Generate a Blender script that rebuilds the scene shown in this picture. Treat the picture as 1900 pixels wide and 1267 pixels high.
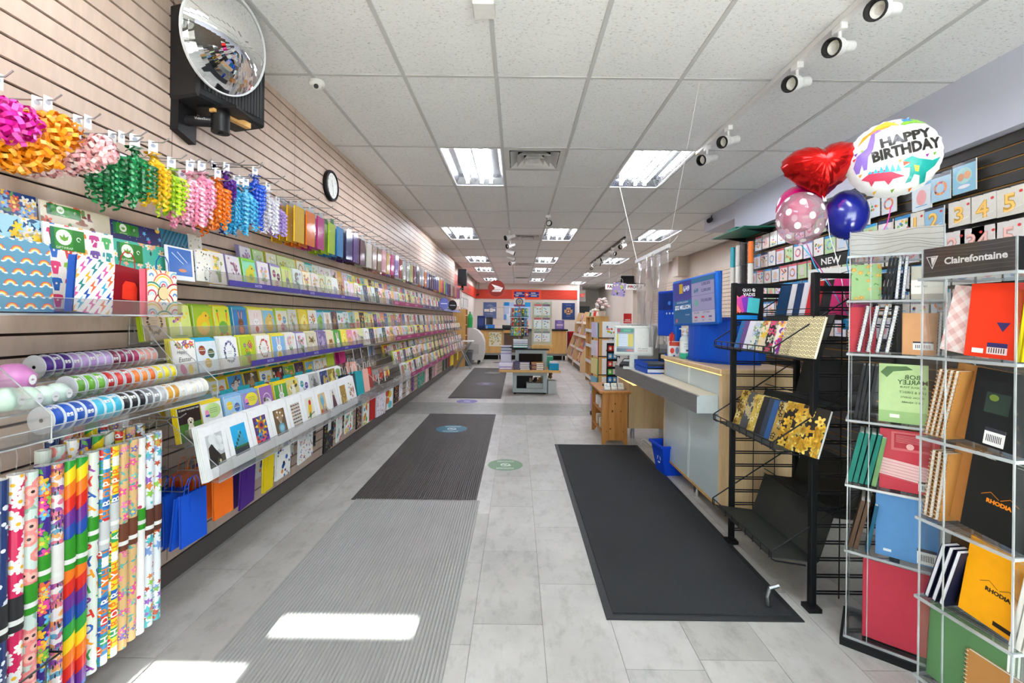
import bpy, math, random
from math import sin, cos, pi, radians, sqrt
from mathutils import Vector, Matrix, Euler
random.seed(11)
rnd = random.Random(5)
scene = bpy.context.scene
for o in list(bpy.data.objects):
    bpy.data.objects.remove(o)

# ------------------------------------------------------------------ camera, sky, sun, exposure
F, VX, VY, CAMZ, ROLL = 820.0, 960.0, 592.0, 1.34, 0.012
cam_d = bpy.data.cameras.new('camera')
cam = bpy.data.objects.new('camera', cam_d)
scene.collection.objects.link(cam)
cam_d.sensor_width = 36.0
cam_d.lens = F / 1900 * 36
cam_d.shift_x = -(VX - 950) / 1900
cam_d.shift_y = -(633.5 - VY) / 1900
cam_d.clip_start, cam_d.clip_end = 0.05, 200
cr, sr = cos(ROLL), sin(ROLL)
cam.matrix_world = Matrix(((cr, -sr, 0, 0), (0, 0, -1, 0), (sr, cr, 0, CAMZ), (0, 0, 0, 1)))
scene.camera = cam

world = bpy.data.worlds.new('sky')
scene.world = world
world.use_nodes = True
wn = world.node_tree
bg = wn.nodes['Background']
sky = wn.nodes.new('ShaderNodeTexSky')
sky.sky_type = 'HOSEK_WILKIE'
sky.turbidity = 4.0
sky.ground_albedo = 0.5
sky.sun_direction = Vector((0.0, -0.78, 0.62)).normalized()
wn.links.new(sky.outputs[0], bg.inputs[0])
bg.inputs[1].default_value = 14.0

sun_d = bpy.data.lights.new('sun', 'SUN')
sun_d.energy = 46.0
sun_d.angle = radians(0.6)
sun_d.color = (1.0, 0.97, 0.94)
sun = bpy.data.objects.new('sun', sun_d)
scene.collection.objects.link(sun)
sun.rotation_euler = Vector((0.0, 0.78, -0.62)).to_track_quat('-Z', 'Y').to_euler()

TUBE = 36.0
vs = scene.view_settings
vs.view_transform = 'Standard'
vs.look = 'None'
vs.gamma = 1.0
vs.use_curve_mapping = False
vs.exposure = 0.88
cy = scene.cycles
cy.use_denoising = True
cy.use_adaptive_sampling = True
cy.adaptive_threshold = 0.03
cy.max_bounces = 8
cy.diffuse_bounces = 6
cy.glossy_bounces = 4
cy.transparent_max_bounces = 32
cy.transmission_bounces = 6
cy.sample_clamp_indirect = 6
cy.caustics_reflective = False
cy.caustics_refractive = False

# ------------------------------------------------------------------ picture -> place
def ray(px, py):
    dx, dy = px - VX, py - VY
    return ((cr * dx + sr * dy) / F, 1.0, -(-sr * dx + cr * dy) / F)
def onY(px, py, Y):
    r = ray(px, py); return Vector((r[0] * Y, Y, CAMZ + r[2] * Y))
def onX(px, py, X):
    r = ray(px, py); k = X / r[0]; return Vector((X, k, CAMZ + r[2] * k))
def onZ(px, py, z):
    r = ray(px, py); k = (z - CAMZ) / r[2]; return Vector((r[0] * k, k, z))

# ------------------------------------------------------------------ colours and materials
def s2l(c):
    return c / 12.92 if c <= 0.04045 else ((c + 0.055) / 1.055) ** 2.4
_cc = {}
def C(h):
    if not isinstance(h, str):
        return h
    if h not in _cc:
        k = h.lstrip('#')
        if len(k) == 3:
            k = ''.join(a + a for a in k)
        _cc[h] = tuple(s2l(int(k[i:i + 2], 16) / 255) for i in (0, 2, 4))
    return _cc[h]

MATS = {}
def nmat(name):
    m = bpy.data.materials.new(name); m.use_nodes = True
    nt = m.node_tree; b = nt.nodes['Principled BSDF']
    MATS[name] = m
    return m, nt, b
def noise(nt, scale, detail=3, rough=0.5, vec=None, dim='3D'):
    n = nt.nodes.new('ShaderNodeTexNoise'); n.inputs['Scale'].default_value = scale
    n.inputs['Detail'].default_value = detail; n.inputs['Roughness'].default_value = rough
    if vec is not None: nt.links.new(vec, n.inputs['Vector'])
    return n
def ramp(nt, fac, stops):
    r = nt.nodes.new('ShaderNodeValToRGB')
    e = r.color_ramp.elements
    while len(e) < len(stops): e.new(0.5)
    for i, (p, c) in enumerate(stops):
        e[i].position = p; e[i].color = (*C(c), 1)
    nt.links.new(fac, r.inputs[0]); return r
def mixc(nt, a, b, fac, mode='MIX'):
    m = nt.nodes.new('ShaderNodeMix'); m.data_type = 'RGBA'; m.blend_type = mode
    for sock, val in ((m.inputs[0], fac), (m.inputs[6], a), (m.inputs[7], b)):
        if hasattr(val, 'links'): nt.links.new(val, sock)
        elif isinstance(val, (int, float)): sock.default_value = val
        else: sock.default_value = (*C(val), 1)
    return m.outputs[2]
def objco(nt, sc=(1, 1, 1), src='Object'):
    t = nt.nodes.new('ShaderNodeTexCoord'); mp = nt.nodes.new('ShaderNodeMapping')
    mp.inputs['Scale'].default_value = sc
    nt.links.new(t.outputs[src], mp.inputs[0]); return mp.outputs[0]
def geoco(nt, sc=(1, 1, 1)):
    t = nt.nodes.new('ShaderNodeNewGeometry'); mp = nt.nodes.new('ShaderNodeMapping')
    mp.inputs['Scale'].default_value = sc
    nt.links.new(t.outputs['Position'], mp.inputs[0]); return mp.outputs[0]
def bump(nt, b, h, strength=0.2, dist=0.01):
    n = nt.nodes.new('ShaderNodeBump'); n.inputs['Strength'].default_value = strength
    n.inputs['Distance'].default_value = dist
    nt.links.new(h, n.inputs['Height']); nt.links.new(n.outputs[0], b.inputs['Normal'])

def attr_mat(name, rough, metal=0.0, coat=0.0, var=0.06, spec=0.5):
    m, nt, b = nmat(name)
    a = nt.nodes.new('ShaderNodeAttribute'); a.attribute_name = 'Col'
    n = noise(nt, 35, 2, vec=objco(nt))
    r = ramp(nt, n.outputs[0], [(0.3, (1 - var,) * 3), (0.7, (1, 1, 1))])
    nt.links.new(mixc(nt, a.outputs[0], r.outputs[0], 1.0, 'MULTIPLY'), b.inputs['Base Color'])
    b.inputs['Roughness'].default_value = rough
    b.inputs['Metallic'].default_value = metal
    b.inputs['Coat Weight'].default_value = coat
    b.inputs['Coat Roughness'].default_value = 0.12
    b.inputs['Specular IOR Level'].default_value = spec
    return m
attr_mat('matte', 0.62, spec=0.25)
attr_mat('gloss', 0.45, coat=0.04, spec=0.22)
attr_mat('film', 0.35, coat=0.2, spec=0.25)
attr_mat('satin', 0.36, coat=0.2, var=0.12)
attr_mat('metal', 0.3, metal=0.9)
attr_mat('latex', 0.22, coat=0.5, var=0.02)
m = attr_mat('foil', 0.16, metal=0.85, var=0.02)

def wood(name, c1, c2, c3, sc, rough=0.5, world_co=False):
    m, nt, b = nmat(name)
    v = (geoco if world_co else objco)(nt, sc)
    n = noise(nt, 2.5, 5, 0.6, v)
    r = ramp(nt, n.outputs[0], [(0.25, c1), (0.5, c2), (0.78, c3)])
    f = noise(nt, 22, 3, 0.6, v)
    r2 = ramp(nt, f.outputs[0], [(0.35, (0.9, 0.9, 0.9)), (0.6, (1, 1, 1))])
    nt.links.new(mixc(nt, r.outputs[0], r2.outputs[0], 1.0, 'MULTIPLY'), b.inputs['Base Color'])
    b.inputs['Roughness'].default_value = rough
    b.inputs['Specular IOR Level'].default_value = 0.3
    return m
wood('slat_maple', '#c9b09e', '#d2bbaa', '#d9c5b5', (7, 1.2, 0.25), 0.45, True)
wood('slat_cream', '#d3c0ac', '#dccbb8', '#e2d3c2', (7, 1.2, 0.25), 0.5, True)
wood('maple', '#d9b487', '#e2c194', '#e9cda4', (6, 6, 0.5), 0.4)
wood('maple_orange', '#cf9d57', '#dbab66', '#e2b878', (6, 6, 0.5), 0.42)
wood('pine', '#9c5f28', '#b67a3c', '#c68d4e', (9, 9, 0.7), 0.42)
wood('oak_dark', '#8a5a2b', '#9c6933', '#ad7a40', (9, 9, 0.7), 0.5)
wood('slat_black', '#2b2927', '#34312e', '#3d3936', (4, 1.0, 6), 0.5, True)
wood('red_board', '#b73322', '#d0402b', '#dd4a33', (1.2, 1.2, 14), 0.4, True)

m, nt, b = nmat('groove'); b.inputs['Base Color'].default_value = (*C('#2c180d'), 1); b.inputs['Roughness'].default_value = 0.7
m, nt, b = nmat('groove_gold'); b.inputs['Base Color'].default_value = (*C('#b98437'), 1); b.inputs['Roughness'].default_value = 0.5

m, nt, b = nmat('floor_tile')
a = nt.nodes.new('ShaderNodeAttribute'); a.attribute_name = 'Col'
g = geoco(nt)
n1 = noise(nt, 2.2, 6, 0.62, g); n2 = noise(nt, 14, 5, 0.7, geoco(nt, (1, 0.5, 1)))
r1 = ramp(nt, n1.outputs[0], [(0.3, '#b2b0ac'), (0.55, '#c5c3bf'), (0.75, '#d1cfcb')])
r2 = ramp(nt, n2.outputs[0], [(0.26, '#bcb9b5'), (0.5, '#ffffff')])
oi = nt.nodes.new('ShaderNodeObjectInfo')
ro = ramp(nt, oi.outputs['Random'], [(0.0, (0.83, 0.83, 0.82)), (1.0, (1, 1, 1))])
c = mixc(nt, r1.outputs[0], r2.outputs[0], 0.55, 'MULTIPLY')
c = mixc(nt, c, ro.outputs[0], 1.0, 'MULTIPLY')
nt.links.new(mixc(nt, c, a.outputs[0], 1.0, 'MULTIPLY'), b.inputs['Base Color'])
b.inputs['Roughness'].default_value = 0.36
b.inputs['Specular IOR Level'].default_value = 0.45
m, nt, b = nmat('grout'); b.inputs['Base Color'].default_value = (*C('#86827c'), 1); b.inputs['Roughness'].default_value = 0.8

m, nt, b = nmat('ceiling_tile')
g = geoco(nt, (1, 1.0, 1))
n1 = noise(nt, 95, 4, 0.75, geoco(nt, (0.55, 1.2, 1)))
r1 = ramp(nt, n1.outputs[0], [(0.32, '#a3a19d'), (0.41, '#eeeeed'), (0.7, '#f6f6f5')])
n2 = noise(nt, 1.2, 2, 0.5, g)
r2 = ramp(nt, n2.outputs[0], [(0.3, (0.95, 0.95, 0.95)), (0.7, (1, 1, 1))])
nt.links.new(mixc(nt, r1.outputs[0], r2.outputs[0], 1.0, 'MULTIPLY'), b.inputs['Base Color'])
b.inputs['Roughness'].default_value = 0.9
bump(nt, b, n1.outputs[0], 0.25, 0.004)

def paint(name, col, rough=0.6, var=0.04):
    m, nt, b = nmat(name)
    n = noise(nt, 3, 4, 0.6, geoco(nt))
    l = C(col)
    r = ramp(nt, n.outputs[0], [(0.3, tuple(x * (1 - var) for x in l)), (0.7, l)])
    nt.links.new(r.outputs[0], b.inputs['Base Color']); b.inputs['Roughness'].default_value = rough
    return m
paint('tee_white', '#c4c4c2', 0.5)
paint('wall_lilac', '#c9cbda', 0.6)
paint('wall_cream', '#ddd2c6', 0.65)
paint('wall_white', '#e6e4e0', 0.65)
paint('kick_dark', '#5a5450', 0.5, 0.15)
paint('bounce_paving', '#d6d4cf', 0.9, 0.2)  # unseen ground outside, made pale to bounce sunlight up to the ceiling
paint('mat_light', '#aaaaa7', 0.45, 0.1)  # grey mat, its tone raised to take in the sun glare
paint('mat_dark', '#4a4542', 0.5, 0.2)
paint('mat_black_edge', '#26282a', 0.6)
m, nt, b = nmat('mat_carpet')
n = noise(nt, 420, 2, 0.7, geoco(nt)); n2 = noise(nt, 3, 4, 0.6, geoco(nt))
r = ramp(nt, n.outputs[0], [(0.36, '#1a1c1f'), (0.55, '#2f3134'), (0.72, '#53565a')])
r2 = ramp(nt, n2.outputs[0], [(0.3, (0.82, 0.82, 0.82)), (0.7, (1, 1, 1))])
nt.links.new(mixc(nt, r.outputs[0], r2.outputs[0], 1.0, 'MULTIPLY'), b.inputs['Base Color'])
b.inputs['Roughness'].default_value = 0.95
bump(nt, b, n.outputs[0], 0.6, 0.006)

def clear(name, tint, gloss_rough, base_fac, edge=0.0):
    m = bpy.data.materials.new(name); m.use_nodes = True; MATS[name] = m
    nt = m.node_tree; nt.nodes.clear()
    out = nt.nodes.new('ShaderNodeOutputMaterial')
    tr = nt.nodes.new('ShaderNodeBsdfTransparent'); tr.inputs[0].default_value = (*C(tint), 1)
    gl = nt.nodes.new('ShaderNodeBsdfGlossy'); gl.inputs['Roughness'].default_value = gloss_rough
    fr = nt.nodes.new('ShaderNodeFresnel'); fr.inputs[0].default_value = 1.45
    ad = nt.nodes.new('ShaderNodeMath'); ad.operation = 'MULTIPLY_ADD'
    ad.inputs[1].default_value = 0.45; ad.inputs[2].default_value = base_fac
    nt.links.new(fr.outputs[0], ad.inputs[0])
    mx = nt.nodes.new('ShaderNodeMixShader')
    nt.links.new(ad.outputs[0], mx.inputs[0]); nt.links.new(tr.outputs[0], mx.inputs[1]); nt.links.new(gl.outputs[0], mx.inputs[2])
    last = mx
    if edge:
        df = nt.nodes.new('ShaderNodeBsdfDiffuse'); df.inputs[0].default_value = (0.8, 0.83, 0.85, 1)
        n = noise(nt, 6, 3, 0.5, objco(nt))
        mm = nt.nodes.new('ShaderNodeMath'); mm.operation = 'MULTIPLY'; mm.inputs[1].default_value = edge * 2
        nt.links.new(n.outputs[0], mm.inputs[0])
        m2 = nt.nodes.new('ShaderNodeMixShader')
        nt.links.new(mm.outputs[0], m2.inputs[0]); nt.links.new(mx.outputs[0], m2.inputs[1]); nt.links.new(df.outputs[0], m2.inputs[2])
        last = m2
    nt.links.new(last.outputs[0], out.inputs[0])
    return m
clear('acrylic', '#fdfdfd', 0.06, 0.0, 0.015)
clear('acrylic_edge', '#dfe4e6', 0.1, 0.1, 0.4)
clear('film_clear', '#fbfbfb', 0.1, 0.02, 0.04)
clear('curtain_clear', '#f4f3f4', 0.14, 0.06, 0.14)
clear('window_glass', '#f4f8f7', 0.02, 0.0)
clear('balloon_clear', '#f3d9e4', 0.08, 0.03, 0.12)
m, nt, b = nmat('frosted'); b.inputs['Base Color'].default_value = (*C('#c3d2d6'), 1); b.inputs['Roughness'].default_value = 0.16
n = noise(nt, 2, 2, 0.5, geoco(nt)); r = ramp(nt, n.outputs[0], [(0.3, '#bccbd0'), (0.7, '#c9d7da')]); nt.links.new(r.outputs[0], b.inputs['Base Color'])
m, nt, b = nmat('chrome'); b.inputs['Base Color'].default_value = (0.75, 0.76, 0.78, 1); b.inputs['Metallic'].default_value = 1; b.inputs['Roughness'].default_value = 0.2
m, nt, b = nmat('reflector'); b.inputs['Base Color'].default_value = (0.42, 0.43, 0.44, 1); b.inputs['Metallic'].default_value = 0.9; b.inputs['Roughness'].default_value = 0.22
m, nt, b = nmat('mirror'); b.inputs['Base Color'].default_value = (0.93, 0.94, 0.95, 1); b.inputs['Metallic'].default_value = 1; b.inputs['Roughness'].default_value = 0.01
m, nt, b = nmat('steel'); b.inputs['Metallic'].default_value = 0.7; b.inputs['Roughness'].default_value = 0.38
n = noise(nt, 6, 3, 0.6, objco(nt, (1, 1, 30))); r = ramp(nt, n.outputs[0], [(0.3, '#8d8f90'), (0.7, '#a7a9aa')]); nt.links.new(r.outputs[0], b.inputs['Base Color'])
def emit(name, col, s):
    m, nt, b = nmat(name)
    b.inputs['Base Color'].default_value = (*C(col), 1)
    b.inputs['Emission Color'].default_value = (*C(col), 1); b.inputs['Emission Strength'].default_value = s
    return m
emit('tube', '#f0f4ff', TUBE)
emit('led_warm', '#ffd777', 1.1)
emit('exit_lit', '#ff3b30', 0.5)
m, nt, b = nmat('screen')   # lit displays: the picture is what the panel shows
a = nt.nodes.new('ShaderNodeAttribute'); a.attribute_name = 'Col'
nt.links.new(a.outputs[0], b.inputs['Base Color']); nt.links.new(a.outputs[0], b.inputs['Emission Color'])
b.inputs['Emission Strength'].default_value = 0.15; b.inputs['Roughness'].default_value = 0.15

# ------------------------------------------------------------------ mesh builder
COL = scene.collection
class MB:
    def __init__(s, M=None):
        s.v = []; s.f = []; s.c = []; s.mi = []; s.sm = []; s.M = M or Matrix()
    def add(s, vs, fs, col='#ffffff', mi=0, sm=False):
        b = len(s.v); M = s.M; col = C(col)
        s.v += [tuple(M @ Vector(p)) for p in vs]
        for f in fs:
            s.f.append([i + b for i in f]); s.c.append(col); s.mi.append(mi); s.sm.append(sm)
        return s
    def box(s, x0, x1, y0, y1, z0, z1, col='#ffffff', mi=0):
        if x0 > x1: x0, x1 = x1, x0
        if y0 > y1: y0, y1 = y1, y0
        if z0 > z1: z0, z1 = z1, z0
        return s.add([(x0, y0, z0), (x1, y0, z0), (x1, y1, z0), (x0, y1, z0), (x0, y0, z1), (x1, y0, z1), (x1, y1, z1), (x0, y1, z1)],
              [(0, 3, 2, 1), (4, 5, 6, 7), (0, 1, 5, 4), (1, 2, 6, 5), (2, 3, 7, 6), (3, 0, 4, 7)], col, mi)
    def cbox(s, c, d, col='#ffffff', mi=0):
        return s.box(c[0] - d[0] / 2, c[0] + d[0] / 2, c[1] - d[1] / 2, c[1] + d[1] / 2, c[2] - d[2] / 2, c[2] + d[2] / 2, col, mi)
    def bevbox(s, x0, x1, y0, y1, z0, z1, r, col='#ffffff', mi=0):
        # box with chamfered vertical and horizontal edges (three stacked rings)
        def ring(ax, z):
            a = ax
            return [(x0 + a, y0 + r, z), (x0 + r, y0 + a, z), (x1 - r, y0 + a, z), (x1 - a, y0 + r, z), (x1 - a, y1 - r, z), (x1 - r, y1 - a, z), (x0 + r, y1 - a, z), (x0 + a, y1 - r, z)]
        vs = ring(r * .9, z0) + ring(0, z0 + r) + ring(0, z1 - r) + ring(r * .9, z1)
        fs = [tuple(range(7, -1, -1)), tuple(range(24, 32))]
        for k in range(3):
            for i in range(8):
                j = (i + 1) % 8
                fs.append((k * 8 + i, k * 8 + j, k * 8 + 8 + j, k * 8 + 8 + i))
        return s.add(vs, fs, col, mi)
    def cyl(s, p0, p1, r, n=10, col='#ffffff', mi=0, r1=None, caps=True):
        p0, p1 = Vector(p0), Vector(p1); d = (p1 - p0)
        if d.length < 1e-9: return s
        q = d.to_track_quat('Z', 'Y').to_matrix(); r1 = r if r1 is None else r1
        vs = []
        for p, rr in ((p0, r), (p1, r1)):
            for i in range(n):
                a = 2 * pi * i / n; vs.append(p + q @ Vector((rr * cos(a), rr * sin(a), 0)))
        s.add(vs, [(i, (i + 1) % n, n + (i + 1) % n, n + i) for i in range(n)], col, mi, True)
        if caps:
            s.add(vs, [tuple(range(n - 1, -1, -1)), tuple(range(n, 2 * n))], col, mi)
        return s
    def tube(s, pts, r, n=6, col='#ffffff', mi=0):
        for a, b in zip(pts, pts[1:]): s.cyl(a, b, r, n, col, mi)
        return s
    def lathe(s, prof, n=20, col='#ffffff', mi=0, c=(0, 0, 0), sm=True, cols=None):
        cx, cy_, cz = c
        for k in range(len(prof) - 1):
            (r0, z0), (r1, z1) = prof[k], prof[k + 1]
            vs = []
            for (r, z) in ((r0, z0), (r1, z1)):
                vs += [(cx + r * cos(2 * pi * i / n), cy_ + r * sin(2 * pi * i / n), cz + z) for i in range(n)]
            s.add(vs, [(i, (i + 1) % n, n + (i + 1) % n, n + i) for i in range(n)], cols[k] if cols else col, mi, sm)
        return s
    def sphere(s, c, r, nu=16, nv=10, col='#ffffff', mi=0, sc=(1, 1, 1), fn=None):
        vs = []
        for j in range(nv + 1):
            t = pi * j / nv
            for i in range(nu):
                a = 2 * pi * i / nu
                p = Vector((sin(t) * cos(a), sin(t) * sin(a), cos(t)))
                k = fn(p) if fn else 1.0
                vs.append((c[0] + r * sc[0] * p.x * k, c[1] + r * sc[1] * p.y * k, c[2] + r * sc[2] * p.z * k))
        fs = []
        for j in range(nv):
            for i in range(nu):
                fs.append((j * nu + i, (j + 1) * nu + i, (j + 1) * nu + (i + 1) % nu, j * nu + (i + 1) % nu))
        return s.add(vs, fs, col, mi, True)
    def prism(s, pts, y0, y1, col='#ffffff', mi=0):
        # pts in local x,z ; extruded along y
        n = len(pts)
        vs = [(p[0], y0, p[1]) for p in pts] + [(p[0], y1, p[1]) for p in pts]
        return s.add(vs, [tuple(range(n)), tuple(range(2 * n - 1, n - 1, -1))] + [(i, n + i, n + (i + 1) % n, (i + 1) % n) for i in range(n)], col, mi)
    def prismx(s, pts, x0, x1, col='#ffffff', mi=0):
        # pts in local y,z ; extruded along x
        n = len(pts)
        vs = [(x0, p[0], p[1]) for p in pts] + [(x1, p[0], p[1]) for p in pts]
        return s.add(vs, [tuple(range(n - 1, -1, -1)), tuple(range(n, 2 * n))] + [(i, (i + 1) % n, n + (i + 1) % n, n + i) for i in range(n)], col, mi)
    def prismz(s, pts, z0, z1, col='#ffffff', mi=0):
        n = len(pts)
        vs = [(p[0], p[1], z0) for p in pts] + [(p[0], p[1], z1) for p in pts]
        return s.add(vs, [tuple(range(n - 1, -1, -1)), tuple(range(n, 2 * n))] + [(i, (i + 1) % n, n + (i + 1) % n, n + i) for i in range(n)], col, mi)
    def art(s, art, y=0.0, x=0.0, z=0.0, mi=0, eps=0.00025, fn=None):
        # flat print on a face that looks to local -Y
        for lay, pts, col in art.p:
            if fn: vs = [fn(u, v, lay) for u, v in pts]
            else: vs = [(x + u, y - eps * lay, z + v) for u, v in pts]
            s.add(vs, [tuple(range(len(vs)))], col, mi)
        return s
    def mesh(s, name):
        me = bpy.data.meshes.new(name)
        me.from_pydata(s.v, [], s.f)
        me.polygons.foreach_set('material_index', s.mi)
        me.polygons.foreach_set('use_smooth', s.sm)
        at = me.color_attributes.new('Col', 'FLOAT_COLOR', 'CORNER')
        buf = []
        for f, c in zip(s.f, s.c):
            buf += [c[0], c[1], c[2], 1.0] * len(f)
        at.data.foreach_set('color', buf)
        me.update()
        return me
    def build(s, name, mats=('matte',), parent=None, loc=(0, 0, 0), rot=(0, 0, 0)):
        me = s.mesh(name)
        for k in ((mats,) if isinstance(mats, str) else mats): me.materials.append(MATS[k])
        return link(name, me, parent, loc, rot)
def link(name, me, parent=None, loc=(0, 0, 0), rot=(0, 0, 0)):
    o = bpy.data.objects.new(name, me); COL.objects.link(o)
    o.location = loc; o.rotation_euler = rot
    if parent is not None: o.parent = parent
    return o
def copy_to(src, loc, rot=None, parent=None):
    def rec(o, par):
        c = o.copy(); COL.objects.link(c)
        if par is not None: c.parent = par
        for ch in o.children: rec(ch, c)
        return c
    c = rec(src, parent); c.location = loc
    if rot is not None: c.rotation_euler = rot
    return c
def tag(o, label, cat, group=None):
    o['label'] = label; o['category'] = cat
    if group: o['group'] = group
    return o
def struct(o):
    o['kind'] = 'structure'; return o
def empty(name, loc=(0, 0, 0), rz=0.0):
    o = bpy.data.objects.new(name, None); COL.objects.link(o); o.location = loc; o.rotation_euler = (0, 0, rz)
    o.empty_display_size = 0.05
    return o
def nth(n):
    return '%d%s' % (n, 'th' if 10 <= n % 100 <= 20 else {1: 'st', 2: 'nd', 3: 'rd'}.get(n % 10, 'th'))

# ------------------------------------------------------------------ flat print: coloured outlines in u (right), v (up)
_txt = {}
def glyphs(s, bold=0.0):
    k = (s, bold)
    if k not in _txt:
        cu = bpy.data.curves.new('lettering', 'FONT'); cu.body = s; cu.size = 1.0; cu.resolution_u = 2; cu.fill_mode = 'FRONT'; cu.offset = bold
        ob = bpy.data.objects.new('lettering', cu); COL.objects.link(ob)
        dg = bpy.context.evaluated_depsgraph_get(); ev = ob.evaluated_get(dg); me = ev.to_mesh()
        vs = [(v.co.x, v.co.y) for v in me.vertices]; fs = [tuple(p.vertices) for p in me.polygons]
        ev.to_mesh_clear(); bpy.data.objects.remove(ob); bpy.data.curves.remove(cu)
        xs = [v[0] for v in vs] or [0]; ys = [v[1] for v in vs] or [0]
        _txt[k] = (vs, fs, min(xs), max(xs), min(ys), max(ys))
    return _txt[k]
class Art:
    def __init__(s): s.p = []
    def poly(s, pts, col, lay=1): s.p.append((lay, list(pts), C(col))); return s
    def rect(s, u0, v0, u1, v1, col, lay=1): return s.poly([(u0, v0), (u1, v0), (u1, v1), (u0, v1)], col, lay)
    def ell(s, u, v, a, b, col, lay=1, n=12, rot=0.0):
        return s.poly([(u + a * cos(t) * cos(rot) - b * sin(t) * sin(rot), v + a * cos(t) * sin(rot) + b * sin(t) * cos(rot)) for t in (2 * pi * i / n for i in range(n))], col, lay)
    def arc(s, u, v, r0, r1, a0, a1, col, lay=1, n=10, sy=1.0):
        for i in range(n):
            t0 = a0 + (a1 - a0) * i / n; t1 = a0 + (a1 - a0) * (i + 1) / n
            s.poly([(u + r0 * cos(t0), v + sy * r0 * sin(t0)), (u + r1 * cos(t0), v + sy * r1 * sin(t0)), (u + r1 * cos(t1), v + sy * r1 * sin(t1)), (u + r0 * cos(t1), v + sy * r0 * sin(t1))], col, lay)
        return s
    def line(s, u0, v0, u1, v1, w, col, lay=1):
        dx, dy = u1 - u0, v1 - v0; L = sqrt(dx * dx + dy * dy) or 1; nx, ny = -dy / L * w / 2, dx / L * w / 2
        return s.poly([(u0 - nx, v0 - ny), (u1 - nx, v1 - ny), (u1 + nx, v1 + ny), (u0 + nx, v0 + ny)], col, lay)
    def star(s, u, v, r, col, lay=1, n=5, k=0.45, rot=0.0):
        return s.poly([(u + (r if i % 2 == 0 else r * k) * sin(rot + pi * i / n), v + (r if i % 2 == 0 else r * k) * cos(rot + pi * i / n)) for i in range(2 * n)], col, lay)
    def flower(s, u, v, r, col, ctr='#f6c945', lay=2, n=5):
        for i in range(n):
            t = 2 * pi * i / n + u * 40
            s.ell(u + .55 * r * cos(t), v + .55 * r * sin(t), .5 * r, .3 * r, col, lay, 7, t)
        return s.ell(u, v, .28 * r, .28 * r, ctr, lay + 1, 6)
    def leaf(s, u, v, r, col, rot, lay=1): return s.poly([(u, v), (u + r * .5 * cos(rot + .45), v + r * .5 * sin(rot + .45)), (u + r * cos(rot), v + r * sin(rot)), (u + r * .5 * cos(rot - .45), v + r * .5 * sin(rot - .45))], col, lay)
    def text(s, str_, u, v, h, col, lay=3, bold=0.0, fit=None, rot=0.0, sx=1.0, slant=0.0, mirror=False, align='c'):
        vs, fs, x0, x1, y0, y1 = glyphs(str_, bold)
        k = h / max(y1 - y0, 1e-3); kx = k * sx
        if fit and (x1 - x0) * kx > fit: kx = fit / (x1 - x0)
        cx = (x0 + x1) / 2 if align == 'c' else (x0 if align == 'l' else x1); cyy = (y0 + y1) / 2; cR, sR = cos(rot), sin(rot)
        def T(p):
            a, b = (p[0] - cx) * kx + slant * (p[1] - cyy) * k, (p[1] - cyy) * k
            if mirror: a = -a
            return (u + a * cR - b * sR, v + a * sR + b * cR)
        for f in fs: s.p.append((lay, [T(vs[i]) for i in f], C(col)))
        return s
    def clip(s, u0, v0, u1, v1):
        out = []
        for lay, pts, col in s.p:
            for ax, lim, sg in ((0, u0, 1), (0, u1, -1), (1, v0, 1), (1, v1, -1)):
                np_ = []
                for i in range(len(pts)):
                    a, b = pts[i - 1], pts[i]
                    ia, ib = (a[ax] - lim) * sg >= 0, (b[ax] - lim) * sg >= 0
                    if ia != ib:
                        t = (lim - a[ax]) / (b[ax] - a[ax]); np_.append((a[0] + t * (b[0] - a[0]), a[1] + t * (b[1] - a[1])))
                    if ib: np_.append(b)
                pts = np_
                if len(pts) < 3: break
            if len(pts) >= 3: out.append((lay, pts, col))
        s.p = out; return s
# ================================================================== the room
CEIL, XL, XR, YB = 2.94, -1.73, 2.93, 20.0
GX = [-0.158 + 0.61 * k for k in range(-3, 9)]          # ceiling main tees
GY = [2.92 + 1.207 * n for n in range(-4, 18)]          # ceiling cross tees (index n+4)
def gy(n): return 2.92 + 1.207 * n
def gx(k): return -0.158 + 0.61 * k

# ---- floor: tiles laid one by one
floor = struct(MB().box(-1.9, 4.2, -1.2, 23.0, -0.12, -0.003).build('floor', 'grout'))
TW, TL = 0.305, 0.61
tile_me = MB().box(-TW / 2 + .001, TW / 2 - .001, -TL / 2 + .001, TL / 2 - .001, -0.006, 0).mesh('tile'); tile_me.materials.append(MATS['floor_tile'])
rest = MB()
col_off = {}
for k in range(-6, 15):
    x0 = -0.178 + TW * k; x1 = x0 + TW
    if x1 < -1.9 or x0 > 4.2: continue
    xa, xb = max(x0, -1.9), min(x1, 4.2)
    off = rnd.random() * TL
    for (ya, yb) in ((-1.2, 6.17), (7.04, 20.0)):
        y = ya - off
        while y < yb:
            t0, t1 = max(y, ya), min(y + TL, yb)
            if t1 - t0 > 0.02:
                own = (1.15 < t1 and t1 < 12.6 and x1 <= 2.75 and xa > -1.8 and not (x0 > 1.5 and t1 > 2.0 and t1 < 6.2))
                if own and t1 - t0 > TL - 1e-4 and xb - xa > TW - 1e-4:
                    link('tile', tile_me, floor, ((x0 + x1) / 2, (t0 + t1) / 2, 0))
                elif own:
                    MB().box(xa + .001 - (xa + xb) / 2, xb - .001 - (xa + xb) / 2, (t0 - t1) / 2 + .001, (t1 - t0) / 2 - .001, -.006, 0).build('tile', 'floor_tile', floor, ((xa + xb) / 2, (t0 + t1) / 2, 0))
                else:
                    rest.box(xa + .001, xb - .001, t0 + .001, t1 - .001, -.006, 0, tuple([0.86 + 0.14 * rnd.random()] * 3))
            y += TL
o = rest.build('tile_field', 'floor_tile', floor); o['kind'] = 'stuff'
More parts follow.
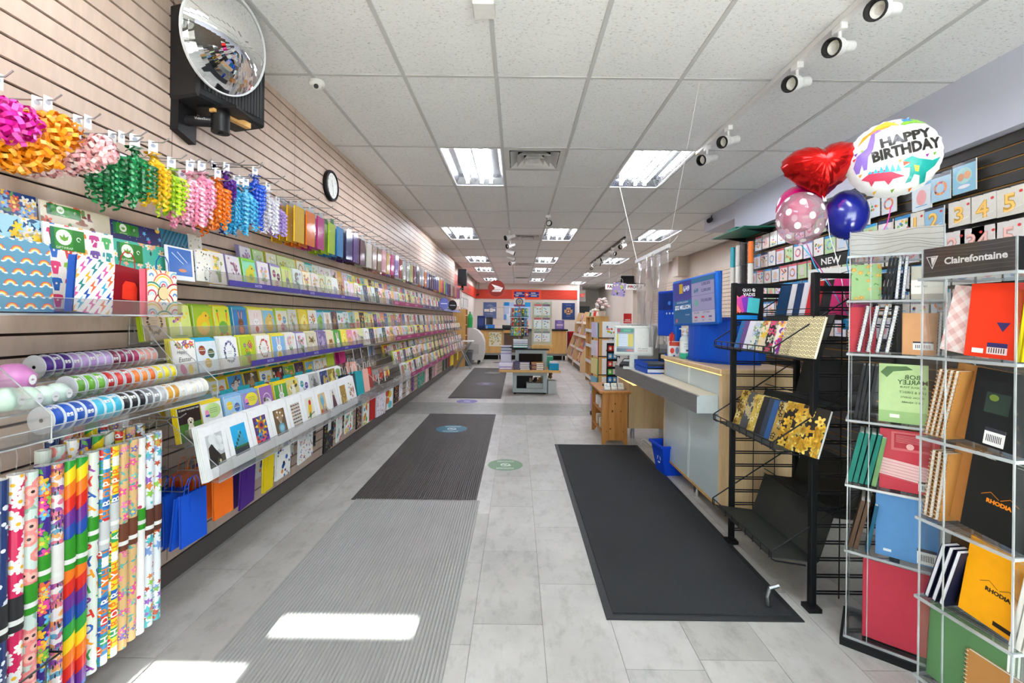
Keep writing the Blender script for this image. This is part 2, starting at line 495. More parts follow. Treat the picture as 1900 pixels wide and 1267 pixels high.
for r in range(3):          # darker planks laid across
    y0 = 6.17 + .29 * r; x = -1.9 - rnd.random() * .9
    while x < 4.2:
        a, b_ = max(x, -1.9), min(x + 1.22, 4.2)
        if b_ - a > .03:
            MB().box(a + .001 - (a + b_) / 2, b_ - .001 - (a + b_) / 2, -.144, .144, -.006, 0, '#cfd4d3').build('plank', 'floor_tile', floor, ((a + b_) / 2, y0 + .145, 0))
        x += 1.22

# ---- ceiling: slab, tees, tiles
ceil = struct(MB().box(-2.1, 4.4, -1.35, 23.2, 3.1, 3.2).build('ceiling', 'wall_white'))
for x in GX:
    MB().box(-.0125, .0125, -1.2, 23.0, CEIL - .008, CEIL + .004).build('main_tee', 'tee_white', ceil, (x, 0, 0))
for y in GY:
    MB().box(-1.9, 4.2, -.011, .011, CEIL - .004, CEIL + .004).build('cross_tee', 'tee_white', ceil, (0, y, 0))
LIGHTS = [(-1, 1), (2, 1), (-2, 4), (1, 4), (4, 4), (-2, 7), (1, 7), (4, 7), (-2, 9), (1, 9), (-2, 12), (1, 12), (4, 10), (4, 13), (-1, -2), (2, -2)]
VENTS = [(0, 1, 0), (0, 4, 1), (0, 8, 0), (0, 11, 1)]
holes = {(k, n) for k, n in LIGHTS}; vh = {(k, n): h for k, n, h in VENTS}
ct_me = MB().box(-.293, .293, -.5915, .5915, 0, .012).mesh('ceiling_tile'); ct_me.materials.append(MATS['ceiling_tile'])
ch_me = MB().box(-.293, .293, -.29, .29, 0, .012).mesh('ceiling_tile'); ch_me.materials.append(MATS['ceiling_tile'])
cl_me = MB().box(-.185, .185, -.5915, .5915, 0, .012).mesh('ceiling_tile'); cl_me.materials.append(MATS['ceiling_tile'])
for n in range(-4, 17):
    yc = gy(n) + .6035
    if yc < -1.3 or yc > 23: continue
    for k in range(-3, 8):
        if (k, n) in holes: continue
        xc = gx(k) + .305
        if k == -3: link('ceiling_tile', cl_me, ceil, (gx(-2) - .2, yc, CEIL)); continue
        if xc > 4.2: continue
        if (k, n) in vh:
            link('ceiling_tile', ch_me, ceil, (xc, yc + (.302 if vh[(k, n)] == 0 else -.302), CEIL)); continue
        link('ceiling_tile', ct_me, ceil, (xc, yc, CEIL))
for k, n, h in VENTS:
    MB().box(-.293, .293, -.011, .011, CEIL - .004, CEIL + .004).build('cross_tee', 'tee_white', ceil, (gx(k) + .305, gy(n) + .6035, 0))

# ---- left wall: slatwall boards
wl = struct(MB().box(-1.9, -1.744, -1.2, 12.0, 0, 3.1).build('wall_left', 'groove'))
PITCH = 0.0775; G0 = 2.118
zs = [G0 + PITCH * k for k in range(-26, 12)]
for a, b_ in zip(zs, zs[1:] + [3.0]):
    z0, z1 = a + .0052, min(b_ - .0052, 2.945)
    if z1 - z0 < .01: continue
    MB().box(-1.744, -1.73, -1.2, 12.0, z0, z1).build('slat', 'slat_maple', wl)
for k in range(9):
    MB().box(-1.7302, -1.7296, -.0012, .0012, .12, 2.94).build('panel_seam', 'groove', wl, (0, 2.2 + 1.205 * k, 0))
MB().box(-1.744, -1.725, 11.99, 12.02, .1, 2.94).build('end_trim', 'slat_cream', wl)
struct(MB().box(-1.744, -1.722, -1.2, 12.0, 0, .105).build('baseboard_left', 'kick_dark'))
wlr = struct(MB().box(-2.0, -1.9, 12.0, 20.1, 0, 3.1).build('wall_left_rear', 'wall_cream'))
wb = struct(MB().box(-2.0, 2.69, 20.0, 20.12, 0, 3.1).build('wall_back', 'wall_cream'))
tb = struct(MB().box(-1.9, 2.69, 19.965, 20.0, 2.25, 2.67).build('trim_1', 'red_board'))
tl = struct(MB().box(-1.9, -1.865, 12.3, 19.965, 2.25, 2.67).build('trim_2', 'red_board'))
struct(MB().box(2.69, 2.8, 20.0, 23.0, 0, 3.1).build('wall_corridor', 'wall_white'))
struct(MB().box(2.69, 4.2, 23.0, 23.1, 0, 3.1).build('wall_back_corridor', 'wall_white'))
d = struct(MB().box(2.85, 3.75, 22.95, 23.0, 0, 2.05, '#7d8b93').build('door_1', 'gloss'))
MB().sphere((3.65, 22.93, 1.0), .03, 10, 6, '#bbbbbb').build('door_knob', 'metal', d)

# ---- right wall: bulkhead and black slatwall near, cream slatwall further back
wr = struct(MB().box(2.944, 3.06, -1.2, 5.85, 0, 2.52).build('wall_right', 'groove_gold'))
zr = [2.49 - PITCH * k for k in range(0, 32)]
for a, b_ in zip(zr[1:], zr):
    MB().box(2.93, 2.944, -1.2, 5.85, a + .006, b_ - .006).build('slat', 'slat_black', wr)
struct(MB().box(2.925, 2.944, -1.2, 5.85, 0, .095).build('baseboard_right', 'kick_dark'))
struct(MB().box(2.86, 3.2, -1.2, 5.85, 2.49, 3.1).build('wall_right_bulkhead', 'wall_lilac'))
struct(MB().box(2.89, 4.25, 5.85, 6.87, 2.72, 3.1).build('trim_3', 'wall_lilac'))
struct(MB().box(2.86, 4.25, -1.2, -1.1, 0, 3.1).build('wall_right_end', 'wall_white'))
wrr = struct(MB().box(4.21, 4.32, 5.85, 23.1, 0, 3.1).build('wall_right_rear', 'wall_cream'))
for k in range(19):
    z1 = 2.46 - PITCH * k
    MB().box(4.19, 4.206, 6.2, 16.0, z1 - PITCH + .009, z1).build('slat', 'slat_cream', wrr)
MB().box(4.204, 4.21, 6.2, 16.0, .98, 2.46).build('slat_backing', 'groove', wrr)
struct(MB().box(3.95, 4.21, 10.9, 11.3, 2.46, 3.1).build('trim_4', 'wall_cream'))
struct(MB().box(3.06, 4.25, 5.8, 5.9, 0, 3.1).build('wall_right_return', 'wall_cream'))
struct(MB().box(3.55, 4.2, 13.6, 13.75, 0, 3.1).build('wall_photo_corner', 'wall_cream'))

# ---- shop front behind the camera
wf = MB()
wf.box(-1.9, -1.45, -1.3, -1.2, -.1, 3.1).box(2.6, 4.25, -1.3, -1.2, -.1, 3.1).box(-1.45, 2.6, -1.3, -1.2, 2.6, 3.1).box(-1.45, 2.6, -1.3, -1.2, -.1, .3)
struct(wf.build('wall_front', 'wall_white'))
wn1 = struct(MB().box(-1.45, 2.6, -1.29, -1.21, .3, .36).box(-1.45, -1.39, -1.29, -1.21, .36, 2.6).box(2.54, 2.6, -1.29, -1.21, .36, 2.6).build('window_1', 'kick_dark'))
MB().box(-1.39, 2.54, -1.28, -1.22, 2.36, 2.45).build('transom', 'kick_dark', wn1)  # unseen bar, height set so its shadow splits the sun patch
for x in (-.4, .6, 1.6):
    MB().box(x - .03, x + .03, -1.28, -1.22, .36, 2.6).build('mullion', 'kick_dark', wn1)
for x0, x1 in ((-1.39, -.43), (-.37, .57), (.63, 1.57), (1.63, 2.54)):
    MB().box(x0, x1, -1.253, -1.247, .36, 2.6).build('pane', 'window_glass', wn1)
MB().box(-1.39, -1.02, -1.2, -1.19, 2.4, 2.6, '#d8d4cc').build('sun_block_panel', 'matte', wn1)  # opaque panels added inside the glass to trim the sun patches
MB().box(-1.39, -1.02, -1.2, -1.19, .4, 2.12, '#d8d4cc').build('sun_block_panel', 'matte', wn1)
MB().box(-1.02, -.43, -1.2, -1.19, .9, 2.4, '#d8d4cc').build('sun_block_panel', 'matte', wn1)
struct(MB().box(-30, 30, -40, -1.3, -.25, -.12).build('ground_outside', 'bounce_paving'))
aw = MB().add([(-.4, -1.32, 2.95), (3.6, -1.32, 2.95), (3.6, -2.7, 2.6), (-.4, -2.7, 2.6), (-.4, -1.32, 2.9), (3.6, -1.32, 2.9), (3.6, -2.7, 2.55), (-.4, -2.7, 2.55)], [(0, 1, 2, 3), (7, 6, 5, 4), (0, 3, 7, 4), (1, 5, 6, 2), (3, 2, 6, 7), (0, 4, 5, 1)], '#d7d3cb').build('awning', 'matte')  # unseen slab added to keep the high sun off the right-hand floor
tag(aw, 'pale canvas awning outside over the shop window', 'awning')

# ---- fluorescent troffers
def troffer():
    r = empty('ceiling_light')
    a, b_, h = .296, .592, .085
    m = MB()
    m.add([(-a, -b_, 0), (a, -b_, 0), (a, b_, 0), (-a, b_, 0), (-a + .05, -b_ + .05, h), (a - .05, -b_ + .05, h), (a - .05, b_ - .05, h), (-a + .05, b_ - .05, h)],
          [(4, 5, 6, 7), (0, 1, 5, 4), (1, 2, 6, 5), (2, 3, 7, 6), (3, 0, 4, 7)], '#c9c9c7')
    m.build('reflector', 'reflector', r)
    m = MB()
    for s in (-1, 1):
        m.box(s * a, s * (a - .016), -b_, b_, -.004, .004, '#f4f4f2').box(-a, a, s * b_, s * (b_ - .016), -.004, .004, '#f4f4f2')
    m.build('frame', 'gloss', r)
    for x in (-.15, .02, .13):
        MB().cyl((0, -.54, 0), (0, .54, 0), .014, 10).build('tube', 'tube', r, (x, 0, .035))
    for s in (-1, 1):
        for x in (-.15, .02, .13):
            MB().box(x - .02, x + .02, s * .54, s * .56, .012, .07, '#e8e8e6').build('socket', 'gloss', r)
    MB().prism([(-.105, .085), (-.065, .03), (-.025, .085)], -.54, .54, '#efefee').build('ridge', 'reflector', r)
    MB().prism([(.055, .085), (.075, .045), (.095, .085)], -.54, .54, '#efefee').build('ridge', 'reflector', r)
    return r
def lname(k, n):
    col = {-2: 'left', -1: 'left', 1: 'centre', 2: 'right', 4: 'right'}[k]
    row = {-2: 'above the shop window', 1: 'in the nearest pair', 4: 'in the second row', 7: 'in the third row', 9: 'in the fourth row', 10: 'above the plastic curtain', 12: 'in the last row by the post counter', 13: 'nearest the exit'}[n]
    return 'recessed fluorescent ceiling light, %s one %s' % (col, row)
t0 = None
for k, n in LIGHTS:
    loc = (gx(k) + .305, gy(n) + .6035, CEIL)
    if t0 is None: t0 = troffer(); t0.location = loc; t = t0
    else: t = copy_to(t0, loc)
    tag(t, lname(k, n), 'ceiling light', 'fluorescent ceiling lights')

# ---- air vents
def vent():
    r = empty('ceiling_vent')
    a = .293
    m = MB()
    for s in (-1, 1):
        m.box(s * a, s * (a - .05), -a, a, -.004, .008, '#d5d2cf').box(-a + .05, a - .05, s * a, s * (a - .05), -.004, .008, '#d5d2cf')
    m.build('frame', 'gloss', r)
    for i, (o_, q) in enumerate(((.235, .16), (.165, .1), (.1, .05))):
        m = MB(); z0, z1 = -.012 - .006 * i, .045
        vs = [(-o_, -o_, z0), (o_, -o_, z0), (o_, o_, z0), (-o_, o_, z0), (-q, -q, z1), (q, -q, z1), (q, q, z1), (-q, q, z1)]
        m.add(vs, [(0, 1, 5, 4), (1, 2, 6, 5), (2, 3, 7, 6), (3, 0, 4, 7)], '#d2cfcc').build('vane', 'gloss', r)
    MB().box(-.05, .05, -.05, .05, -.02, -.014, '#d8d5d2').build('centre_plate', 'gloss', r)
    MB().box(-a, a, -a, a, .06, .07, '#1c1b1a').build('duct', 'matte', r)
    return r
v0 = None
for (k, n, h), w in zip(VENTS, ('between the two nearest lights', 'in the middle of the ceiling', 'third from the camera', 'nearest the post counter')):
    loc = (gx(k) + .305, gy(n) + (.302 if h == 0 else .905), CEIL)
    if v0 is None: v0 = vent(); v0.location = loc; t = v0
    else: t = copy_to(v0, loc)
    tag(t, 'square white ceiling air vent ' + w, 'air vent', 'ceiling air vents')
# ================================================================== left wall, upper part
# ---- peg hooks on the slatwall
def hook_mesh(L):
    m = MB()
    m.cyl((0, 0, 0), (L - .025, 0, -.004), .0026, 6, '#b9bcc0').cyl((L - .025, 0, -.004), (L, 0, .014), .0026, 6, '#b9bcc0')
    m.box(-.002, .004, -.02, .02, -.022, .012, '#a9acb0')
    me = m.mesh('peg_hook'); me.materials.append(MATS['metal']); return me
HK = {L: hook_mesh(L) for L in (.28, .2)}
def hook(Y, z, label, L=.28, grp='peg hooks on the slatwall', x=-1.7305, rz=0.0):
    o = link('peg_hook', HK[L], None, (x, Y, z), (0, 0, rz)); return tag(o, label, 'hook', grp)

# ---- gathered ribbon bows
def bow_mesh(col, hi, n=66, R=.062, seed=1):
    r = random.Random(seed); m = MB()
    for i in range(n):
        zf = 1 - 2 * (i + .5) / n; a = i * 2.39996; q = sqrt(max(0, 1 - zf * zf))
        d = Vector((q * cos(a), q * sin(a), zf)); u = d.orthogonal().normalized(); u.rotate(Matrix.Rotation(r.random() * 6.28, 3, d)); w = d.cross(u)
        L = R * (.85 + .3 * r.random()); wd = .0062; pts = []
        for k in range(8):
            t = pi * (k / 7 * 1.1 - .05)
            pts.append(d * (L * (.35 + .65 * sin(t))) + u * (L * .34 * cos(t)))
        vs = []
        for p in pts: vs += [p - w * wd, p + w * wd]
        for k in range(7):
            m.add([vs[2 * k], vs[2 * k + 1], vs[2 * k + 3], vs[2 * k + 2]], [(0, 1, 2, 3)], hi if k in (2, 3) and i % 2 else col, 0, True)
    me = m.mesh('ribbon_bow'); me.materials.append(MATS['satin']); return me
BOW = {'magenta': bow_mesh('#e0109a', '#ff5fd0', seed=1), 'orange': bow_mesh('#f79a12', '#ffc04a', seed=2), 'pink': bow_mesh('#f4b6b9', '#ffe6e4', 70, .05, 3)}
tagm = MB().add([(-.013, 0, -.035), (.013, 0, -.035), (.013, 0, .012), (-.013, 0, .012)], [(0, 1, 2, 3)], '#e9e9e9').art(Art().ell(0, -.008, .008, .008, '#b9bcc4', 1), -.0002)
tag_me = tagm.mesh('hang_tag'); tag_me.materials.append(MATS['gloss'])
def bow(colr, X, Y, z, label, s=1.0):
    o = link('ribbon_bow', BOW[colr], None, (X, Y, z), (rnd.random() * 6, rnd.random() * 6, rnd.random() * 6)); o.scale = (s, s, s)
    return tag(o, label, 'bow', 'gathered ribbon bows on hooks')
for i, (Y, z) in enumerate(((1.16, 2.02), (1.265, 2.02), (1.40, 2.02), (1.53, 2.02), (1.66, 2.02))):
    hook(Y, z, 'chrome peg hook holding ribbon bows, %s from the near end' % nth(i + 1))
    for j in range(2):
        t_ = link('hang_tag', tag_me, None, (-1.53 + .035 * j, Y, z - .004), (0, .0, 1.2 + .3 * j))
        tag(t_, 'small clear hang tag on the %s bow hook, %s one' % (nth(i + 1), ('inner', 'outer')[j]), 'tag', 'bow hang tags')
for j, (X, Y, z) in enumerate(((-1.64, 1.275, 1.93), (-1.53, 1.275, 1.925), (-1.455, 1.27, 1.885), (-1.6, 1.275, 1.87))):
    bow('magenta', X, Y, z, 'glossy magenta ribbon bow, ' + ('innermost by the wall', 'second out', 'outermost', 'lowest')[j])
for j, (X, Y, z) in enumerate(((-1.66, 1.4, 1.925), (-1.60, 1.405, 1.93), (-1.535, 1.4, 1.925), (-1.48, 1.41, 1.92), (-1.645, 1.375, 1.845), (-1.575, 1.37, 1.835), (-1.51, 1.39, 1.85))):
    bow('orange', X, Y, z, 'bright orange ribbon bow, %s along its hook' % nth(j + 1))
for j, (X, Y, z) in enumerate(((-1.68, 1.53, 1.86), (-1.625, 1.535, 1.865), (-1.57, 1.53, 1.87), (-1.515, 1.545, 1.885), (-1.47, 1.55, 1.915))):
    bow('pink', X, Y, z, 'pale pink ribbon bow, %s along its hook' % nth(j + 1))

# ---- curled ribbon bunches
def curls(cols, n, L, seed, spread=.055):
    r = random.Random(seed); m = MB()
    for i in range(n):
        a = 2.4 * i; q = spread * sqrt((i + .5) / n); cx, cy_ = q * cos(a) * 1.15, q * sin(a)
        col = cols[i % len(cols)]; ln = L * (.62 + .5 * r.random()); top = -.01 - .03 * r.random() - q * .5
        turns = ln / .024; ns = int(turns * 7); rad = .007 + .005 * r.random(); ph = r.random() * 6.3; wd = .0048
        prev = None
        for k in range(ns + 1):
            t = k / ns; an = ph + 2 * pi * turns * t; g = min(1, t * 6)
            c = Vector((cx * g, cy_ * g, top - ln * t)); p = c + Vector((rad * cos(an), rad * sin(an), 0))
            w = Vector((cos(an) * .25, sin(an) * .25, 1)) * wd
            cur = (p - w, p + w)
            if prev: m.add([prev[0], prev[1], cur[1], cur[0]], [(0, 1, 2, 3)], col, 0, True)
            prev = cur
    # curled top knot
    for i in range(16):
        a = i * 2.4; d = Vector((cos(a) * .03, sin(a) * .03, -.005 - .03 * (i % 4) / 4)); w = Vector((-sin(a), cos(a), .5)) * .006
        m.add([(-w.x, -w.y, 0), tuple(w), tuple(d + w), tuple(d - w)], [(0, 1, 2, 3)], cols[0], 0, True)
    return m
BUN = [  # px, py of the knot, X, colours, strands, length, words
    (205, 282, -1.58, ['#0d7a3f', '#0a6a34', '#129250'], 26, .155, 'emerald green', .07), (250, 272, -1.50, ['#0d7a3f', '#129250', '#085c2d'], 26, .15, 'deep emerald', .06),
    (284, 283, -1.52, ['#f2c414', '#f9d93c', '#e0ae08'], 26, .165, 'sunny yellow', .05),
    (318, 312, -1.52, ['#a9cf18', '#8fbb10', '#c3e236'], 24, .15, 'lime green', .05), (338, 335, -1.57, ['#f08fb4', '#f6a9c6', '#e97ba4'], 22, .17, 'rose pink shaded', .05),
    (352, 318, -1.50, ['#f7a6c2', '#fbc6d8', '#f28db0'], 28, .18, 'baby pink', .055), (374, 318, -1.50, ['#f7a6c2', '#fbc6d8', '#ef86ab'], 28, .18, 'candy pink', .05),
    (386, 350, -1.58, ['#f2760f', '#dd640a'], 20, .17, 'burnt orange', .05), (404, 330, -1.50, ['#f58113', '#ff9a35', '#e06c07'], 24, .2, 'bright orange', .045),
    (420, 318, -1.55, ['#5b1790', '#6f22a8', '#45107a'], 22, .13, 'royal purple', .04), (425, 368, -1.6, ['#123a9c', '#0d2f86'], 18, .14, 'navy blue', .045),
    (438, 342, -1.54, ['#2fa7dd', '#55bdea', '#1b8fc6'], 30, .2, 'sky blue', .06), (456, 345, -1.5, ['#4fb6e6', '#77c9ee', '#2e9cd2'], 26, .19, 'pale turquoise', .05),
    (473, 325, -1.5, ['#0b4fd6', '#0a3fb8', '#2a68e8'], 26, .24, 'cobalt blue', .045),
    (497, 353, -1.52, ['#f1edf5', '#ffffff', '#dcd6e6'], 30, .2, 'white', .055), (515, 378, -1.58, ['#b79ae0', '#c9b2ea'], 22, .18, 'lilac', .05)]
for i, (px, py, X, cols, n, L, words, sp) in enumerate(BUN):
    p = onX(px, py, X)
    o = curls(cols, int(n * 1.25), L, 40 + i, sp).build('curled_ribbon', 'satin', None, p)
    tag(o, '%s curled ribbon bunch hanging from a wall hook' % words, 'ribbon', 'curled ribbon bunches')
    MB().add([(-.016, 0, 0), (.016, 0, 0), (.016, 0, .06), (-.016, 0, .06)], [(0, 1, 2, 3)], '#eceaea').art(Art().ell(0, .04, .008, .008, '#9aa3b8', 1).rect(-.012, .012, .012, .016, '#b5b5ba'), -.0003).build('header_card', 'matte', o, (0, 0, -.012), (0, 0, .9 + .3 * rnd.random()))
    hook(p.y - .002, p.z + .045, 'chrome peg hook behind the %s curled ribbon' % words)

# ---- tissue paper packs on their hooks
TCOL = ['#f2c01a', '#f57f0c', '#c62283', '#b9dc12', '#1f8fd0', '#3a3f7a', '#5b2f86', '#5a1f33', '#e8e1d4', '#b39a8a', '#8a6f52', '#e7a7b3', '#d7b25a', '#d81f86', '#8e72c4', '#a5161f', '#dfe3e0', '#cfd4d0', '#d9dd8a', '#8f1430', '#1d2a52', '#b8bcc2', '#e2e2e0', '#f08018', '#8c9ad6', '#4e2c4a', '#6d5f66', '#3b2f86', '#27407e', '#5a3aa0']
TNAME = ['golden yellow', 'orange', 'magenta', 'lime', 'bright blue', 'slate navy', 'plum', 'maroon', 'cream', 'taupe patterned', 'bronze', 'blush pink', 'mustard', 'hot pink', 'lavender', 'crimson', 'white', 'silver', 'pale lime', 'burgundy', 'midnight blue', 'grey', 'pearl white', 'tangerine', 'periwinkle', 'aubergine', 'mushroom', 'indigo', 'denim', 'violet']
Y = 3.02; i = 0
while Y < 11.9:
    h = .27; w = .125
    near = Y < 5.2
    col = TCOL[i % len(TCOL)]
    zt = 2.115
    pat = TNAME[i % len(TNAME)]
    for j in range(4 if near else 2):
        x = -1.50 - .05 * j if near else -1.5 - .1 * j
        m = MB()
        m.box(-w / 2, w / 2, -.004, .004, -h, -.03, col, 0)
        m.add([(-w / 2 - .002, -.0048, -h), (w / 2 + .002, -.0048, -h), (w / 2 + .002, -.0048, 0), (-w / 2 - .002, -.0048, 0)], [(0, 1, 2, 3)], '#ffffff', 1)
        a = Art()
        if i in (9, 16, 17, 21):
            for _ in range(26): a.ell((rnd.random() - .5) * w * .85, -.04 - rnd.random() * .22, .006, .006, rnd.choice(['#ffffff', '#7b6a5c', '#cfc8c2']), 1, 6)
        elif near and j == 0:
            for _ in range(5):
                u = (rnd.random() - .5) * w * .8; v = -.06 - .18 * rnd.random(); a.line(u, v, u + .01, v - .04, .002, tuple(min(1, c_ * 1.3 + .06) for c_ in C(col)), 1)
        m.art(a, -.0043)
        o = m.build('tissue_paper_pack', ('gloss', 'film_clear'), None, (x, Y, zt + rnd.uniform(-.006, .006)), (0, 0, pi / 2 + rnd.uniform(-.05, .05)))
        tag(o, '%s tissue paper pack, %s hook along, %s' % (pat, nth(i + 1), ('foremost', 'second back', 'third back', 'nearest the wall')[j]), 'tissue paper', 'tissue paper packs on hooks')
        hm = MB().add([(-.04, -.002, -.032), (.04, -.002, -.032), (.03, -.002, .01), (-.03, -.002, .01)], [(0, 1, 2, 3)], '#2f7d3a' if i in (3, 28, 29) else '#c9cdd2').build('header_card', 'gloss', o, (0, -.0006, 0))
    hook(Y, zt + .012, 'chrome peg hook with %s tissue paper, %s along' % (pat, nth(i + 1)), grp='tissue paper hooks')
    Y += (.165 if i not in (2, 4, 7) else .2) if near else .19
    i += 1
Y = 2.5; i = 0
while Y < 11.5:
    hook(Y, 2.195, 'empty chrome peg hook in the upper row, %s from the near end' % nth(i + 1), grp='empty upper peg hooks')
    Y += .24; i += 1

# ---- wall clock
p = onX(617, 345, -1.7)
ck = empty('wall_clock', (-1.73, p.y, p.z))
m = MB(Matrix.Rotation(pi / 2, 4, 'Y'))
m.lathe([(.0, 0), (.135, 0), (.14, .02), (.135, .035), (.118, .04), (.112, .03)], 36, '#1c1a1d'); m.build('rim', 'gloss', ck)
a = Art().ell(0, 0, .113, .113, '#eef0ea', 1, 36)
for k in range(12):
    t = 2 * pi * k / 12; a.text(str(12 if k == 0 else k), .09 * sin(t), .09 * cos(t), .016, '#2a2a2a', 2)
MB(Matrix.Rotation(pi / 2, 4, 'Z')).art(a, -.028).build('dial', 'gloss', ck)
MB(Matrix.Rotation(pi / 2, 4, 'Z')).art(Art().line(0, 0, -.02, .05, .006, '#222222', 1), -.031).build('hour_hand', 'matte', ck)
MB(Matrix.Rotation(pi / 2, 4, 'Z')).art(Art().line(0, 0, .015, -.085, .005, '#222222', 1).ell(0, 0, .006, .006, '#222222', 2), -.033).build('minute_hand', 'matte', ck)
tag(ck, 'round wall clock with black rim and white dial', 'clock')

# ---- convex mirror, its cabinet and the wall bracket
br = empty('speaker_bracket', (-1.73, 2.25, 2.36))
MB().prism([(-.065, -.1), (.06, -.13), (.065, .1), (-.06, .13)], -.04, 0, '#1b1b1d').build('wall_plate', 'gloss', br, (.0, 0, 0), (0, 0, pi / 2))
MB().cyl((.03, 0, -.03), (.18, .04, -.02), .026, 12, '#1d1d20').build('arm', 'gloss', br)
MB().cyl((.18, .04, -.075), (.18, .04, .03), .042, 16, '#1a1a1c').cyl((.18, .04, -.085), (.18, .04, -.06), .012, 8, '#1a1a1c').build('swivel', 'gloss', br)
MB().box(.1, .3, -.02, .12, .03, .043, '#1a1a1c').build('shelf_plate', 'gloss', br)
MB().art(Art().text('VideoSecu', 0, 0, .012, '#c8c8c8', 1), 0).build('bracket_lettering', 'matte', br, (.12, -.009, -.022), (0, 0, .2))
tag(br, 'black swivel wall bracket under the convex mirror', 'bracket')
Rm = Matrix.Rotation(radians(71), 4, 'Z')          # local -Y turns towards +X and a little to the camera
cb = empty('speaker_cabinet', (-1.52, 2.33, 2.405), radians(74))
MB().bevbox(-.2, .2, -.02, .2, 0, .47, .012, '#232325').build('cabinet', 'gloss', cb)
m = MB()
for k in range(18): m.box(-.17 + .019 * k, -.158 + .019 * k, -.026, -.021, .04, .41, '#3a3a3c')
o = m.build('grille', 'matte', cb); o['kind'] = 'stuff'
MB().box(-.1, .12, -.0, .03, -.03, 0, '#c08b4d').build('wood_block', 'maple_orange', cb)
tag(cb, 'black loudspeaker cabinet hung under the ceiling behind the convex mirror', 'speaker')
mr = empty('convex_mirror', (-1.455, 2.19, 2.69))
m = MB(); R_, rr = .38, .235
prof = [(rr * k / 12, sqrt(R_ * R_ - (rr * k / 12) ** 2) - sqrt(R_ * R_ - rr * rr)) for k in range(13)]
m.lathe(prof, 48, '#ffffff')
o1 = m.build('mirror_dome', 'mirror', mr)
o2 = MB().lathe([(rr - .002, -.012), (rr + .006, -.006), (rr + .004, .004), (rr - .004, .002)], 48, '#d5d7d8').lathe([(0, -.014), (rr, -.012)], 32, '#b8b8b8').build('rim', 'gloss', mr)
nrm = Vector((.955, -.20, -.24)).normalized()
q = nrm.to_track_quat('Z', 'Y').to_euler()
mr.rotation_euler = q
tag(mr, 'round convex security mirror high on the slatwall', 'mirror')

# ---- dome camera on the ceiling
dc = empty('dome_camera', (gx(-2) , 3.0, CEIL - .006))
MB().lathe([(.05, 0), (.052, -.02), (.04, -.035), (.0, -.04)], 20, '#eceae6').build('base', 'gloss', dc)
MB().sphere((.005, -.012, -.035), .03, 14, 8, '#e6e4e0').build('eyeball', 'gloss', dc)
MB().cyl((.01, -.035, -.047), (.012, -.043, -.052), .015, 14, '#2a2a2a').build('lens', 'gloss', dc)
tag(dc, 'small white dome camera on the ceiling beside the slatwall', 'camera')
bx = empty('alarm_box', (gx(0) - .03, 2.23, CEIL - .006))
MB().bevbox(-.055, .055, -.06, .06, -.045, 0, .006, '#e4e2de').build('housing', 'gloss', bx)
MB().art(Art().ell(.02, 0, .003, .003, '#444444').ell(.03, 0, .003, .003, '#444444').ell(.01, 0, .003, .003, '#444444'), -.0605, 0, -.02).build('indicator_dots', 'gloss', bx)
tag(bx, 'white alarm sensor box on a ceiling tee at the top edge', 'sensor')
# ================================================================== left wall, gift wrap and rolls
def slab(name, w, h, t, art, edge='#f4f4f4', mats=('gloss',), back=None):
    m = MB().box(-w / 2, w / 2, 0, t, 0, h, edge)
    if art: m.art(art, 0, 0, 0)
    me = m.mesh(name)
    for k in mats: me.materials.append(MATS[k])
    return me
def wallrect(px0, py0, px1, py1, X):
    a = onX(px0, py0, X); b_ = onX(px1, py1, X)
    return a.y, b_.y, b_.z, a.z
# art helpers: origin bottom centre, size w x h
def base(w, h, col): return Art().rect(-w / 2, 0, w / 2, h, col, 1)
def scatter(a, w, h, n, fn, r, lay=2):
    for _ in range(n): fn(a, (r.random() - .5) * w * .92, h * (.04 + .92 * r.random()), r)
    return a
def rainbow_at(a, u, v, r, lay=2, cols=('#e2574c', '#f2a34a', '#f4d35e', '#f7efe2', '#7fb7d8')):
    q = r
    for c_ in cols: a.arc(u, v, q * .99, q - r * .15, 0, pi, c_, lay, 7); q -= r * .15
    a.ell(u - r * .85, v, r * .3, r * .16, '#fbfbf7', lay + 1, 8); a.ell(u + r * .85, v, r * .3, r * .16, '#fbfbf7', lay + 1, 8)
def green_label(a, u0, v0, u1, v1, giftwrap=True):
    a.rect(u0, v0, u1, v1, '#2f8f22', 6); a.rect(u0, v0, u0 + (u1 - u0) * .12, v1, '#0f6a48', 7); a.rect(u0 + (u1 - u0) * .64, v0, u1, v1, '#1f7a1e', 7)
    cu, cv = u0 + (u1 - u0) * .38, (v0 + v1) / 2 + (v1 - v0) * .08
    rr = (v1 - v0) * .36; a.ell(cu, cv, rr, rr, '#f3f6ec', 8, 16); a.ell(cu, cv, rr * .72, rr * .72, '#f3f6ec', 9, 14)
    for t in (.9, 1.57, 2.25): a.leaf(cu, cv - rr * .5, rr * .95, '#6aa52c', t, 10)
    a.arc(u0 + (u1 - u0) * .82, cv, rr * .2, rr * .32, 0, 5.2, '#e6f2dc', 8, 8)
    if giftwrap: a.text('GIFTWRAP', cu, v0 + (v1 - v0) * .1, (v1 - v0) * .11, '#f2f6ea', 8)
def art_rainbows(w, h):
    a = base(w, h, '#5f93ad'); s = w / 4.6
    for j in range(int(h / (s * .7)) + 1):
        for i in range(6): rainbow_at(a, -w / 2 + s * (i + .2 + .5 * (j % 2)), .01 + j * s * .7, s * .36)
    return a.clip(-w / 2, 0, w / 2, h)
